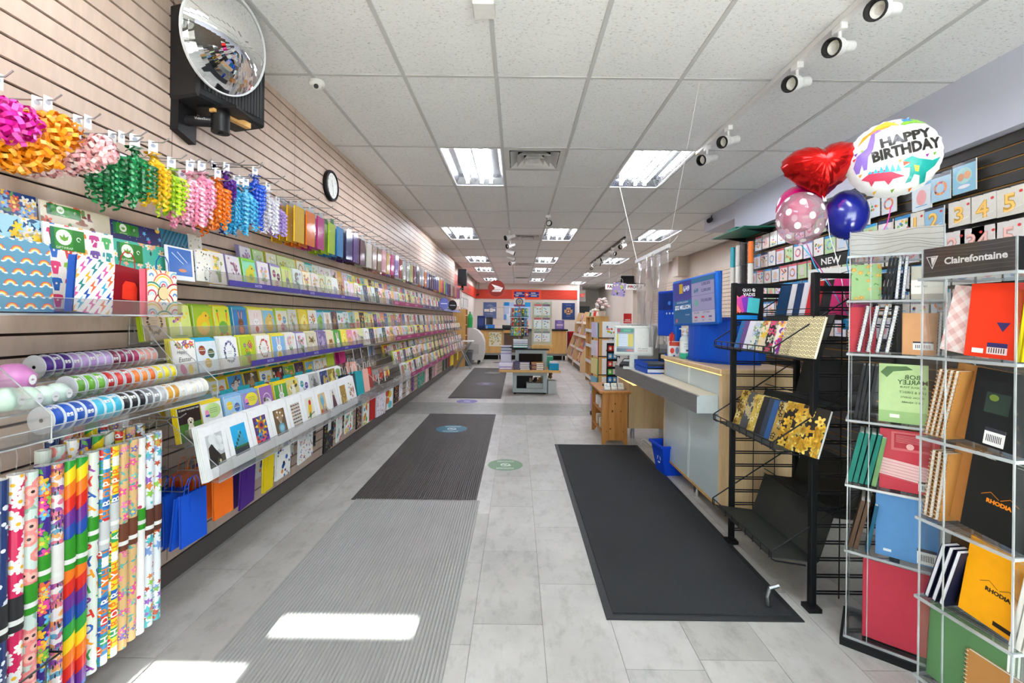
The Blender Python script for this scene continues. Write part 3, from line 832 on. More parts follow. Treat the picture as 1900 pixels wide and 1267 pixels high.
def art_floral(w, h, bg, cols, n=30, leaf='#2d6a3e', seed=1, r0=.02):
    r = random.Random(seed); a = base(w, h, bg)
    for _ in range(n): a.leaf((r.random() - .5) * w, h * r.random(), r0 * 1.5, leaf, r.random() * 6.3, 2)
    for _ in range(n): a.flower((r.random() - .5) * w * .94, h * r.random(), r0 * (.6 + .5 * r.random()), r.choice(cols), lay=3)
    return a.clip(-w / 2, 0, w / 2, h)
def art_onesies(w, h):
    a = base(w, h, '#f4f1ec'); cs = ['#e2447c', '#8ec43c', '#f0722c', '#c63d86', '#4fae62', '#2f6fc4', '#e0463c', '#f2a93c', '#7a58a8', '#3aa6a0']; k = 0; s = w / 5.2
    for j in range(int(h / (s * 1.15)) + 1):
        for i in range(5):
            u, v = -w / 2 + s * (i + .6), s * .1 + j * s * 1.15; c_ = cs[k % 10]; k += 1
            a.poly([(u - s * .16, v), (u + s * .16, v), (u + s * .26, v + s * .55), (u + s * .42, v + s * .55), (u + s * .36, v + s * .85), (u + s * .14, v + s * .9), (u - s * .14, v + s * .9), (u - s * .36, v + s * .85), (u - s * .42, v + s * .55), (u - s * .26, v + s * .55)], c_, 2)
            a.ell(u, v + s * .5, s * .08, s * .08, '#f7ecd0', 3, 6)
    return a.clip(-w / 2, 0, w / 2, h)
def art_bolts(w, h, seed=3):
    r = random.Random(seed); a = base(w, h, '#f5f4f2'); cs = ['#1c4fa8', '#e8a52a', '#3ca4c8', '#ee6a3a', '#d65c9c', '#7a55a8', '#27807e']
    for j in range(7):
        for i in range(4):
            u, v, s = -w / 2 + w * (i + .5 * (j % 2)) / 3.4, h * j / 6.3, w * .19
            a.poly([(u + .3 * s, v + s), (u - .45 * s, v), (u, v), (u - .35 * s, v - s), (u + .5 * s, v + .15 * s), (u + .05 * s, v + .15 * s)], r.choice(cs), 2)
    return a.clip(-w / 2, 0, w / 2, h)
def art_bigrainbows(w, h):
    a = base(w, h, '#f3ede0'); k = 0
    pal = [('#b3273a', '#f0e2c4', '#e98a3c', '#f5f1e6', '#5d8fc4'), ('#e87a5a', '#f6d35a', '#f4efe2', '#7fb5cf', '#d95b6c'), ('#2f8f6f', '#f0c04a', '#f7f2e6', '#d9566a', '#b7d9e2')]
    for j in range(6):
        for i in range(2):
            q = w * .36; u, v = -w / 2 + w * (i + .5 * (j % 2)) * .78 + .02, h * (.86 - .2 * j)
            a.ell(u, v, q * 1.02, q * 1.02, '#f3ede0', 2 + 2 * j, 20)
            for c_ in pal[(k + i) % 3]: a.arc(u, v, q, q - w * .045, -.15, pi + .15, c_, 3 + 2 * j, 12); q -= w * .07
        k += 1
    return a.clip(-w / 2, 0, w / 2, h)
def art_spots(w, h, bg, cols, n=40, seed=1, r0=.006, star=False):
    r = random.Random(seed); a = base(w, h, bg)
    for _ in range(n):
        u, v, q = (r.random() - .5) * w * .95, h * r.random(), r0 * (.5 + r.random())
        (a.star(u, v, q * 1.5, r.choice(cols), 2, 5, .45, r.random() * 6) if star else a.ell(u, v, q, q, r.choice(cols), 2, 7))
    return a.clip(-w / 2, 0, w / 2, h)
def art_space(w, h):
    r = random.Random(8); a = base(w, h, '#1d2368')
    for _ in range(60): a.ell((r.random() - .5) * w, h * r.random(), .0016, .0016, '#e9e6f4', 2, 5)
    for _ in range(10): a.star((r.random() - .5) * w, h * r.random(), .012, r.choice(['#e6438c', '#f2b33c', '#5fb6e6']), 2, 5, .5, r.random() * 6)
    for _ in range(5): a.ell((r.random() - .5) * w, h * r.random(), .014, .013, r.choice(['#f0c24a', '#c65aa8', '#e9873c']), 3, 10)
    return a.clip(-w / 2, 0, w / 2, h)
def art_cowboy(w, h):
    r = random.Random(9); a = base(w, h, '#e9dcc3')
    for _ in range(9):
        u, v = (r.random() - .5) * w, h * r.random(); a.ell(u, v, .026, .007, '#a35a24', 2, 10); a.ell(u, v + .008, .012, .012, '#8a4a1c', 3, 8)
    for _ in range(7):
        u, v = (r.random() - .5) * w, h * r.random(); a.poly([(u - .008, v), (u + .014, v), (u + .004, v + .012), (u + .004, v + .03), (u - .008, v + .03)], '#7a2418', 2)
    for _ in range(9): a.ell((r.random() - .5) * w, h * r.random(), .008, .014, '#5e8a3c', 3, 8)
    for _ in range(6): a.flower((r.random() - .5) * w, h * r.random(), .018, '#d8542c', '#3a1c10', 4)
    return a.clip(-w / 2, 0, w / 2, h)
def art_diag(w, h, c1='#1e7fa0', c2='#0d4f6a'):
    a = base(w, h, c1)
    for k in range(-4, 16): a.line(-w / 2 + k * w / 8, 0, -w / 2 + k * w / 8 + h * .6, h, w / 22, c2, 2)
    return a.clip(-w / 2, 0, w / 2, h)

GW = [  # px0 py0(top) px1 py1(bottom) X  art  words
    (-40, 338, 70, 420, -1.67, lambda w, h: art_floral(w, h, '#173a7c', ['#e2564c', '#7fb4e6', '#f0f0e6', '#e9a54a'], 26, '#5f8f4c', 21, .02), 'navy floral gift wrap pack, back row', 0),
    (-40, 385, 82, 470, -1.61, lambda w, h: art_floral(w, h, '#a9d8ea', ['#f2c928', '#f6d95a', '#f4f2ea'], 22, '#1d4a7a', 22, .024), 'pale blue lemon-flower gift wrap pack', 0),
    (-60, 425, 101, 588, -1.50, art_rainbows, 'blue gift wrap pack printed with small rainbows', 1),
    (80, 369, 208, 470, -1.66, art_cowboy, 'cream western-print gift wrap pack with green label', 2),
    (93, 409, 220, 575, -1.58, art_onesies, 'white gift wrap pack printed with baby bodysuits', 2),
    (206, 404, 303, 500, -1.66, art_space, 'dark blue outer-space gift wrap pack', 2),
    (219, 440, 313, 580, -1.58, lambda w, h: art_floral(w, h, '#49b59e', ['#f6efe6', '#e9a59a', '#f4d9c4'], 22, '#1c3b34', 23, .018), 'teal floral gift wrap pack', 2),
    (302, 422, 355, 520, -1.66, art_diag, 'teal striped boxed card set, back row', 0),
    (312, 453, 362, 523, -1.56, lambda w, h: base(w, h, '#eef1f4').rect(-w * .42, h * .14, w * .42, h * .95, '#2c66b4', 2).line(-w * .3, h * .8, w * .1, h * .5, .003, '#f2f4f8', 3).line(-w * .1, h * .85, w * .25, h * .55, .003, '#f2f4f8', 3).ell(w * .05, h * .3, w * .15, h * .05, '#c8783c', 3), 'blue boxed card set with white streaks', 0),
    (355, 433, 378, 500, -1.66, lambda w, h: art_floral(w, h, '#e9e5d8', ['#8a9a6a', '#c8a05a'], 8, '#7a8a5a', 24, .008), 'cream botanical card set, back row', 0),
    (367, 461, 395, 524, -1.56, lambda w, h: art_spots(w, h, '#e9e6da', ['#3a5a3c', '#8a6a3a', '#a83a2a', '#3a5a8a'], 22, 25, .004), 'cream boxed card set with scattered sprigs', 0)]
for px0, py0, px1, py1, X, fn, words, lab in GW:
    y0, y1, z0, z1 = wallrect(px0, py0, px1, py1, X)
    z0 = max(z0, 1.36 if X < -1.6 else 1.345); w, h = y1 - y0, z1 - z0
    a = fn(w, h)
    if lab == 1: green_label(a, -w * .5, h * .62, -w * .18, h * .93, False)
    if lab == 2: green_label(a, -w * .42, h * .70, w * .04, h * .96)
    o = link('gift_wrap_pack' if 'wrap' in words else 'boxed_card_set', slab('pack', w, h, .006, a, '#e9eef2', ('film',)), None, (X, (y0 + y1) / 2, z0), (-.09, 0, pi / 2))
    tag(o, words + ' on the slatwall shelf', 'gift wrap' if 'wrap' in words else 'cards', 'flat packs on the upper slatwall shelf')

# ---- gift bags (paper, with gusset, handle and tag)
def bag_mesh(w, h, d, col, art=None, side=None):
    m = MB()
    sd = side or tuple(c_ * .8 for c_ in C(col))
    m.add([(-w / 2, -d / 2, 0), (w / 2, -d / 2, 0), (w / 2, -d / 2, h), (-w / 2, -d / 2, h)], [(0, 1, 2, 3)], col)
    m.add([(-w / 2, d / 2, 0), (w / 2, d / 2, 0), (w / 2, d / 2, h), (-w / 2, d / 2, h)], [(3, 2, 1, 0)], col)
    for s in (-1, 1):
        x = s * w / 2
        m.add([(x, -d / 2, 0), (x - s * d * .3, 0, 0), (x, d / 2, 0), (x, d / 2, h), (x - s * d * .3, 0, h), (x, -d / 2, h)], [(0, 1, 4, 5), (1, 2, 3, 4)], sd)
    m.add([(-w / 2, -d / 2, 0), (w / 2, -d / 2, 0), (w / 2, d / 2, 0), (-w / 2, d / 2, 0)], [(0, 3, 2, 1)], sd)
    if art: m.art(art, -d / 2)
    return m
def handle_pts(w, h, k=.3): return [(-w * .22, 0, h), (-w * .2, 0, h + h * k * .6), (-w * .1, 0, h + h * k), (w * .1, 0, h + h * k), (w * .2, 0, h + h * k * .6), (w * .22, 0, h)]
BAGM = {}
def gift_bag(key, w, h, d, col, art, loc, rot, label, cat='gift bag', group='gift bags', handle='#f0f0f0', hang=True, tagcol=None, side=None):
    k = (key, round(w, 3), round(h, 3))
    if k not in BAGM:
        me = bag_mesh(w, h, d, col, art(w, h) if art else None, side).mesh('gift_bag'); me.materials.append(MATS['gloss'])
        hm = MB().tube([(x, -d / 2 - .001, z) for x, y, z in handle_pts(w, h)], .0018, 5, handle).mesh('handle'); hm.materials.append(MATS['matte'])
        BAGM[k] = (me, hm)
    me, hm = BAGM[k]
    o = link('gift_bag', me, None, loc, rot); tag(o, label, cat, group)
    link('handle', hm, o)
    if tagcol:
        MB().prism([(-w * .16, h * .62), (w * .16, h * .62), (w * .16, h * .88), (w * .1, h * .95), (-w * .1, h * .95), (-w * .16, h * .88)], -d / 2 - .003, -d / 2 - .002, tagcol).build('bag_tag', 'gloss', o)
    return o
y0, y1, z0, z1 = wallrect(128, 492, 200, 590, -1.46)
gift_bag('bolts', y1 - y0, z1 - z0 + .02, .03, '#f5f4f2', art_bolts, (-1.46, (y0 + y1) / 2, z0 + .014), (-.06, .12, pi / 2), 'white gift bag with coloured lightning bolts on the upper shelf', side='#1c4fa8')
y0, y1, z0, z1 = wallrect(192, 503, 256, 590, -1.50)
o = gift_bag('red', y1 - y0, z1 - z0 + .015, .03, '#8d1420', None, (-1.50, (y0 + y1) / 2, z0 + .012), (-.06, .1, pi / 2), 'dark red gift bag with glitter tag on the upper shelf', handle='#c21a1a')
w_, h_ = y1 - y0, z1 - z0
tg = MB().prism([(-.032, 0), (.032, 0), (.032, .052), (.02, .07), (-.02, .07), (-.032, .052)], -.001, .001, '#ea3a24').build('glitter_tag', 'matte', o, (.012, -.018, h_ * .34)); tg['label'] = 'glittery red-orange gift tag'
y0, y1, z0, z1 = wallrect(268, 500, 322, 590, -1.44)
o = gift_bag('bigrb', y1 - y0, z1 - z0, .03, '#f3ede0', art_bigrainbows, (-1.44, (y0 + y1) / 2, z0 + .004), (-.03, 0, pi / 2), 'gift bag printed with large overlapping rainbows on the upper shelf', handle='#1c4fa8', side='#d9566a')
MB(Matrix.Rotation(pi / 2, 4, 'X')).lathe([(0, .002), (.026, .002), (.028, 0)], 24, '#5a3216', cols=['#e8cf9c', '#5a3216']).build('round_tag', 'matte', o, (.0, -.018, .095))

# ---- the upper acrylic shelf that carries them
def acr_shelf(name, label, X0, X1, Y0, Y1, z, lip, t=.003, ends=True, par=None, back=0.0):
    r = par or empty(name, (0, 0, 0))
    MB().box(X0, X1, Y0, Y1, z - t, z).build('shelf_plate', 'acrylic', r)
    m = MB().box(X1 - t, X1, Y0, Y1, z, z + lip); m.build('front_lip', 'acrylic', r)
    MB().box(X1 - t, X1 + .0005, Y0, Y1, z + lip, z + lip + .0022).build('lip_edge', 'acrylic_edge', r)
    MB().box(X1 - t, X1 + .0012, Y0, Y1, z - t - .001, z + .002).build('front_edge', 'acrylic_edge', r)
    if ends:
        for y in (Y0, Y1):
            MB().prism([(X0, z), (X1, z), (X1, z + lip), (X0, z + lip * 1.6 + .06)], y - .0015, y + .0015).build('end_panel', 'acrylic', r)
            MB().cyl((X1, y, z + lip), (X0, y, z + lip * 1.6 + .06), .0018, 5).build('end_edge', 'acrylic_edge', r)
    if label: tag(r, label, 'shelf', 'clear acrylic shelves on the slatwall')
    return r
acr_shelf('acrylic_shelf', 'clear acrylic shelf holding flat gift wrap packs', -1.73, -1.41, 1.0, 1.86, 1.338, .05)

# ---- ribbon spools in a stepped acrylic tray
R1 = ['#4a1f86', '#5a2a90', '#4a1f86', '#b592cf', '#c0a0d6', '#b592cf', '#c4a8da', '#bda0d4', '#7c1540', '#8c1a4c', '#a01c5a', '#b8205c', '#f0a9a0', '#f3b3a8', '#f2ada4']
R2 = ['#5f9c2e', '#68aa32', '#74b43c', '#c02a24', '#cf3126', '#c02a24', '#ee7c1c', '#f08a26', '#e86f14', '#ecd81c', '#f2e02c', '#ecd81c']
R3 = ['#1a4fb0', '#1d58be', '#1450a8', '#1b4eae', '#41b6d4', '#4cc0dc', '#38aecd', '#1a1a1c', '#202022', '#1a1a1c', '#6a6c70', '#8a8c90', '#b9b9bb', '#d39b28', '#c88f20', '#efe9dc', '#f2ede2', '#ece5d6', '#f4efe6', '#efe8da']
SPN = {'#4a1f86': 'purple', '#5a2a90': 'violet', '#b592cf': 'lilac', '#c0a0d6': 'pale lilac', '#c4a8da': 'lavender', '#bda0d4': 'mauve', '#7c1540': 'burgundy', '#8c1a4c': 'wine', '#a01c5a': 'crimson', '#b8205c': 'cerise', '#f0a9a0': 'salmon', '#f3b3a8': 'peach', '#f2ada4': 'shell pink', '#5f9c2e': 'leaf green', '#68aa32': 'apple green', '#74b43c': 'light green', '#c02a24': 'red', '#cf3126': 'scarlet', '#ee7c1c': 'orange', '#f08a26': 'light orange', '#e86f14': 'deep orange', '#ecd81c': 'yellow', '#f2e02c': 'lemon'}
def spool(col, r=.041, w=.0305):
    s = empty('ribbon_spool')
    m = MB(Matrix.Rotation(-pi / 2, 4, 'X'))
    for z in (0, w - .002):
        m.lathe([(.006, z), (r, z), (r, z + .002), (.006, z + .002)], 28, '#dfe3ea')
    m.lathe([(.006, 0), (.006, w)], 12, '#33363c')
    a = m.build('flange', 'gloss', s)
    MB(Matrix.Rotation(-pi / 2, 4, 'X')).lathe([(r - .003, .002), (r - .002, w / 2), (r - .003, w - .002)], 28, col).build('ribbon', 'satin', s)
    lb = MB()
    for k in range(3):
        t0, t1 = .6 + .1 * k, .6 + .1 * (k + 1); q = r - .0022
        lb.add([(q * cos(t0), .006, q * sin(t0)), (q * cos(t1), .006, q * sin(t1)), (q * cos(t1), w - .006, q * sin(t1)), (q * cos(t0), w - .006, q * sin(t0))], [(0, 1, 2, 3)], '#f4f4f2')
        if k < 2:
            for y in (.009, .012, .0155, .0185, .021):
                q2 = q + .0003; lb.add([(q2 * cos(t0 + .03), y, q2 * sin(t0 + .03)), (q2 * cos(t1 - .03), y, q2 * sin(t1 - .03)), (q2 * cos(t1 - .03), y + .0016, q2 * sin(t1 - .03)), (q2 * cos(t0 + .03), y + .0016, q2 * sin(t0 + .03))], [(0, 1, 2, 3)], '#3a3a3a')
    lb.build('barcode_label', 'gloss', s)
    return s
ROWS = [(R1, -1.625, 1.158, 1.487, .031, 'back row'), (R2, -1.51, 1.09, 1.48, .0365, 'middle row'), (R3, -1.385, 1.027, 1.288, .0322, 'front row')]
protos = {}
for cols, X, z, Y0, pitch, rw in ROWS:
    for i, c_ in enumerate(cols):
        loc = (X, Y0 + i * pitch, z); rot = (0, rnd.uniform(-.7, .6), 0)
        if c_ in protos: s = copy_to(protos[c_], loc, rot)
        else: s = spool(c_); s.location = loc; s.rotation_euler = rot; protos[c_] = s
        tag(s, '%s ribbon spool, %s in the %s of the spool tray' % (SPN.get(c_, {0: 'blue', 1: 'aqua', 2: 'black', 3: 'metallic', 4: 'cream'}[min(4, (0 if i < 4 else 1 if i < 7 else 2 if i < 10 else 3 if i < 15 else 4))]), nth(i + 1), rw), 'ribbon spool', 'ribbon spools')
sp = empty('spool_tray')
for (X, z, y0, y1) in ((-1.625, 1.158, 1.1, 1.97), (-1.51, 1.09, 1.1, 1.97), (-1.385, 1.027, 1.1, 1.94)):
    zb = z - .045
    MB().box(X - .06, X + .055, y0, y1, zb - .003, zb).build('step', 'acrylic', sp)
    MB().box(X + .052, X + .055, y0, y1, zb, zb + .035).build('step_front', 'acrylic', sp)
    MB().box(X + .0515, X + .0556, y0, y1, zb + .034, zb + .036).build('step_edge', 'acrylic_edge', sp)
    MB().box(X + .052, X + .0565, y0, y1, zb - .004, zb - .0005).build('step_edge', 'acrylic_edge', sp)
for y in (1.265, 1.965):
    MB().prism([(-1.73, .97), (-1.33, .97), (-1.33, 1.05), (-1.60, 1.29), (-1.73, 1.29)], y - .0015, y + .0015).build('end_panel', 'acrylic', sp)
    for p0, p1 in (((-1.33, y, .97), (-1.33, y, 1.05)), ((-1.33, y, 1.05), (-1.60, y, 1.29)), ((-1.6, y, 1.29), (-1.73, y, 1.29))):
        MB().cyl(p0, p1, .002, 5).build('end_edge', 'acrylic_edge', sp)
tag(sp, 'stepped clear acrylic tray of ribbon spools on the slatwall', 'tray')
def egg(cols, r, seed):
    m = MB(); q = random.Random(seed)
    m.sphere((0, 0, 0), r, 22, 12, cols[0], 0, (1, 1.15, 1), lambda p: 1 + .03 * sin(p.z * 60))
    m.M = Matrix.Rotation(pi / 2, 4, 'X'); m.lathe([(r * .35, r * 1.06), (r * .3, r * 1.16), (.0, r * 1.1)], 12, '#26332f')
    return m
for px, py, X, r, c_, words in ((22, 705, -1.55, .05, '#d98ac9', 'shiny pink'), (10, 742, -1.47, .036, '#c4dccb', 'pale green near'), (45, 740, -1.47, .036, '#cfe6d4', 'pale green middle'), (78, 736, -1.48, .034, '#d4e6d8', 'pale green third'), (104, 730, -1.48, .034, '#c9dccf', 'pale green last')):
    p = onX(px, py, X)
    o = egg([c_], r, 1).build('ribbon_egg', 'satin', None, p)
    MB().art(Art().ell(0, 0, .014, .016, '#f2f2f0', 1, 14).text('10m', 0, 0, .006, '#555555', 2), 0).build('paper_label', 'gloss', o, (r * .95, r * .3, 0), (0, 0, pi / 2 + .2))
    tag(o, '%s wound ribbon egg beside the spool tray' % words, 'ribbon', 'ribbon eggs')

# ---- rolls of wrapping paper hung in ranks
def roll_art(kind, W, H):
    r = random.Random(hash(kind) % 1000 if False else sum(map(ord, kind)))
    if kind == 'dots': return art_spots(W, H, '#23386a', ['#e9eef6'], 130, 1, .0055)
    if kind == 'daisy':
        a = base(W, H, '#d8245c')
        for _ in range(60): a.flower((r.random() - .5) * W, H * r.random(), .021, '#f6f2ee', '#f0b62c', 2, 8)
        return a.clip(-W / 2, 0, W / 2, H)
    if kind == 'peach':
        a = base(W, H, '#cfe0d8')
        for _ in range(48): a.leaf((r.random() - .5) * W, H * r.random(), .035, r.choice(['#3f6f5a', '#8fb8a4', '#6fa0a0']), r.random() * 6, 2)
        for _ in range(46):
            u, v = (r.random() - .5) * W, H * r.random(); a.ell(u, v, .024, .022, '#f0908c', 3, 9); a.ell(u, v, .014, .013, '#f6b8ac', 4, 8); a.ell(u, v, .005, .005, '#3a2a30', 5, 6)
        return a.clip(-W / 2, 0, W / 2, H)
    if kind == 'meadow': return art_floral(W, H, '#3f2a86', ['#e2459c', '#f2b32c', '#5fb6e0', '#7cc43c', '#f06a3c'], 90, '#4f9a3c', 5, .02)
    if kind == 'butterfly':
        a = base(W, H, '#e6dcdc')
        for _ in range(170):
            u, v, c_ = (r.random() - .5) * W, H * r.random(), r.choice(['#8a4a9c', '#e0708c', '#e8a05a', '#5f9ab8', '#b8557c'])
            a.ell(u - .011, v, .012, .008, c_, 2, 7, .6); a.ell(u + .011, v, .012, .008, c_, 2, 7, -.6); a.ell(u, v, .002, .008, '#33262c', 3, 5)
        return a.clip(-W / 2, 0, W / 2, H)
    if kind == 'rainbow':
        a = base(W, H, '#d9281c'); cs = ['#d9281c', '#f07a1a', '#f4d51c', '#2f9c3a', '#1d4aa6', '#6a2a8c']
        for k in range(-8, 40):
            v = k * .045; a.poly([(-W / 2, v), (W / 2, v + W * .75), (W / 2, v + W * .75 + .0452), (-W / 2, v + .0452)], cs[k % 6], 2)
        return a.clip(-W / 2, 0, W / 2, H)
    if kind in ('letters', 'birthday', 'birthday2'):
        bgc = {'letters': '#dfe6dc', 'birthday': '#e9d32a', 'birthday2': '#3a8ac0'}[kind]; a = base(W, H, bgc); s = 'HAPPYBIRTHDAY'; k = 0
        cs = ['#d8332a', '#2a5fb0', '#f0a020', '#3a9c4a', '#8a3a9a'] if kind == 'letters' else ['#d8332a', '#f4f2ea', '#2a5fb0', '#2f9c5a', '#ee7a1c']
        st = .045 if kind == 'letters' else .034
        for j in range(int(H / st)):
            for i in range(3 if kind == 'letters' else 5):
                if kind != 'letters': a.rect(-W / 2 + W * i / 5, j * st, -W / 2 + W * (i + 1) / 5, (j + 1) * st, cs[(j + 2 * i) % 5] if (i + j) % 2 else bgc, 2)
                a.text(s[(k) % 13], -W / 2 + W * (i + .5) / (3 if kind == 'letters' else 5), (j + .5) * st, st * .72, cs[(k * 3 + i) % 5] if kind == 'letters' else '#fbfaf4' if (i + j) % 2 else cs[(k + 1) % 5], 3, .02, rot=pi / 2 if kind != 'letters' else .3)
                k += 1
        return a.clip(-W / 2, 0, W / 2, H)
    if kind == 'kraft': return art_floral(W, H, '#d5b078', ['#e2559c', '#f07ab0', '#6fb8b0', '#7a6ab0'], 80, '#5fa8a0', 6, .015)
    if kind == 'stars': return art_spots(W, H, '#dde2e8', ['#7a9ad0', '#d8823c', '#8ac04a', '#8a5ab0', '#b84a2c', '#4ab0b8'], 110, 7, .010, True)
    if kind == 'white': return art_spots(W, H, '#f2f0ee', ['#c83a5a', '#5a9a5a'], 30, 8, .005)
    return base(W, H, '#c8322a')
def roll(kind, band, r=.0186, H=.75):
    W = 2 * pi * r; n = 20
    m = MB(); m.lathe([(r * .75, 0), (r, 0), (r, H), (r * .75, H), (r * .75, H * .9)], n, '#f4f2ee')
    a = roll_art(kind, W, H)
    def fn(u, v, lay):
        t = 2 * pi * u / W - pi / 2 + .6; q = r + .0002 * lay
        return (q * cos(t), q * sin(t), v)
    # print: split so that it follows the curve
    b2 = Art()
    for lay, pts, c_ in a.p:
        u0 = min(p[0] for p in pts); u1 = max(p[0] for p in pts)
        step = W / n
        if u1 - u0 <= step * .8: b2.p.append((lay, pts, c_)); continue
        k0 = int(math.floor((u0 + W) / step))
        for k in range(k0, int(math.ceil((u1 + W) / step))):
            t = Art(); t.p = [(lay, list(pts), c_)]; t.clip(-W + k * step, -9, -W + (k + 1) * step, 9); b2.p += t.p
    m.art(b2, fn=fn, mi=0)
    o = m.build('wrapping_paper_roll', 'film')
    bm = MB()
    if band:
        v0, v1, c_ = band
        bm.lathe([(r + .0018, v0), (r + .0018, v1)], n, c_)
        bm.lathe([(r + .0022, v0 + .02), (r + .0022, v0 + .035)], n, '#e8e8e4' if c_ != '#f2f2ee' else '#2a2a2a')
        bm.build('paper_band', 'gloss', o)
    MB().tube([(0, 0, H - .02), (.0, .004, H + .05), (0, -.004, H + .1)], .0012, 4, '#c8ccd0').build('hang_loop', 'film_clear', o)
    return o
RP = {}
BAND = {'dots': (.3, .4, '#2b2b2e'), 'daisy': (.3, .4, '#2b2b2e'), 'peach': (.33, .42, '#2f8f22'), 'meadow': (.4, .48, '#2f8f22'), 'butterfly': (.38, .5, '#e6e2e0'), 'rainbow': (.4, .5, '#2f8f22'), 'letters': (.45, .53, '#2f8f22'), 'birthday': (.45, .55, '#c9cbcc'), 'birthday2': (.4, .5, '#c9cbcc'), 'kraft': (.36, .46, '#6a3c28'), 'stars': (.36, .46, '#5a3226'), 'white': (.4, .48, '#2f8f22')}
RW = {'dots': 'navy white-dotted', 'daisy': 'hot pink daisy', 'peach': 'peach rose', 'meadow': 'bright meadow-flower', 'butterfly': 'pale butterfly', 'rainbow': 'diagonal rainbow-striped', 'letters': 'white alphabet birthday', 'birthday': 'yellow birthday-lettered', 'birthday2': 'blue birthday-lettered', 'kraft': 'kraft floral', 'stars': 'white star-print', 'white': 'plain white'}
front = [(284, 'stars'), (262, 'stars'), (250, 'white'), (237, 'kraft'), (212, 'kraft'), (188, 'birthday'), (172, 'birthday2'), (155, 'letters'), (127, 'rainbow'), (110, 'rainbow'), (93, 'butterfly'), (76, 'meadow'), (51, 'peach'), (20, 'daisy'), (4, 'dots')]
cnt = {}
yl = None
for rowi, (X, sh) in enumerate(((-1.443, 0), (-1.49, .027), (-1.54, .01))):
    seq = front if rowi == 0 else front[1::2] + [(-20, 'peach'), (-45, 'letters')] if rowi == 1 else front[2::2]
    for px, kind in seq:
        ri = cnt.get(('row', rowi), 0); cnt['row', rowi] = ri + 1
        Yp, X_ = (1.774 - .0385 * ri, X) if rowi == 0 else (1.76 - .044 * ri - .015 * rowi, X)
        zb = .115 + .04 * rowi + rnd.uniform(0, .012)
        loc = (X_, Yp, zb); rot = (rnd.uniform(-.003, .003), rnd.uniform(-.003, .003), rnd.uniform(-.6, .6))
        if kind in RP: o = copy_to(RP[kind], loc, rot)
        else: o = roll(kind, BAND.get(kind)); o.location = loc; o.rotation_euler = rot; RP[kind] = o
        cnt[kind] = cnt.get(kind, 0) + 1; cnt[kind, rowi] = cnt.get((kind, rowi), 0) + 1
        tag(o, '%s wrapping paper roll hanging under the spool tray, %s' % (RW[kind], ['front rank', 'second rank', 'rank by the wall'][rowi] + (', nearer one' if cnt[kind, rowi] > 1 else '')), 'gift wrap', 'rolls of wrapping paper')
wbn = empty('wire_bin', (0, 0, 0))
for z in (.1, .3):
    MB().tube([(-1.72, .9, z), (-1.38, .9, z), (-1.39, 1.36, z), (-1.72, 1.36, z)], .003, 6, '#1d1d1f').build('rail', 'gloss', wbn)
for k in range(4):
    y = .92 + .13 * k; MB().tube([(-1.72, y, .1), (-1.385, y, .1), (-1.385, y, .3)], .002, 5, '#1d1d1f').build('wire', 'gloss', wbn)
for y in (.92, 1.34):
    for x in (-1.7, -1.4): MB().cyl((x, y, 0), (x, y, .1), .004, 6, '#1d1d1f').build('leg', 'gloss', wbn)
tag(wbn, 'black wire floor bin in front of the nearest wrapping paper rolls', 'bin')
for i, (px, py) in enumerate(((345, 773), (322, 778), (288, 787), (272, 792), (235, 800), (208, 807))):
    p = onX(px, py, -1.45); hook(p.y, p.z, 'empty chrome peg hook under the spool tray, %s from the far end' % nth(i + 1), grp='hooks under the spool tray')
# ================================================================== greeting cards along the left wall
def k_wreath(w, h, bg, cols, s):
    r = random.Random(s); a = base(w, h, bg)
    for i in range(34):
        t = 2 * pi * i / 34; u, v = w * .3 * cos(t), h * .52 + h * .32 * sin(t); a.ell(u + r.uniform(-.004, .004), v + r.uniform(-.004, .004), .006 + .004 * r.random(), .005, r.choice(cols), 2 + i % 2, 6, t)
    a.line(-w * .12, h * .54, w * .12, h * .54, .0015, '#7a7a7a', 2); a.line(-w * .09, h * .48, w * .09, h * .48, .0015, '#7a7a7a', 2)
    return a
def k_easter(w, h, bg, cols, s):
    r = random.Random(s); a = base(w, h, bg)
    for _ in range(9): a.flower((r.random() - .5) * w * .9, h * (.82 + .15 * r.random()), .014, r.choice(cols), lay=2)
    for _ in range(10): a.leaf((r.random() - .5) * w * .9, h * .85, .02, '#5f8f4a', r.random() * 6, 2)
    a.ell(-w * .12, h * .17, w * .12, h * .17, '#e0709a', 3, 12, .4); a.ell(w * .2, h * .16, w * .11, h * .15, '#f0d24a', 3, 12); a.flower(w * .38, h * .12, .016, '#e8f0d8', lay=4)
    a.text('Happy', -w * .08, h * .66, h * .13, '#3a3a3a', 4, slant=.25); a.text('Easter', w * .02, h * .46, h * .13, '#3a3a3a', 4, slant=.25)
    return a
def k_eggs(w, h, bg, cols, s):
    r = random.Random(s); a = art_spots(w, h, bg, ['#e9e4f0', '#f2d0d8', '#cfe6ea'], 24, s, .004)
    for i, (u, v) in enumerate(((-.22, .66), (.2, .55), (-.02, .26))):
        c_ = cols[i % len(cols)]; a.ell(w * u, h * v, w * .17, h * .15, c_, 3, 14); a.line(w * u - w * .15, h * v, w * u + w * .15, h * v, .003, '#f4efe4', 4); a.line(w * u - w * .13, h * v + h * .05, w * u + w * .13, h * v + h * .05, .002, '#e2b84a', 4)
    return a
def k_tree(w, h, bg, cols, s):
    r = random.Random(s); a = base(w, h, bg); a.poly([(-w * .05, .0 + h * .12), (w * .05, h * .12), (w * .03, h * .5), (-w * .03, h * .5)], '#f6f6f2', 2)
    for _ in range(26): a.ell(r.gauss(0, .16) * w, h * (.62 + r.gauss(0, .1)), .009, .007, r.choice(cols), 3, 6, r.random() * 3)
    a.ell(0, h * .1, w * .3, h * .03, '#8fb04a', 2)
    return a
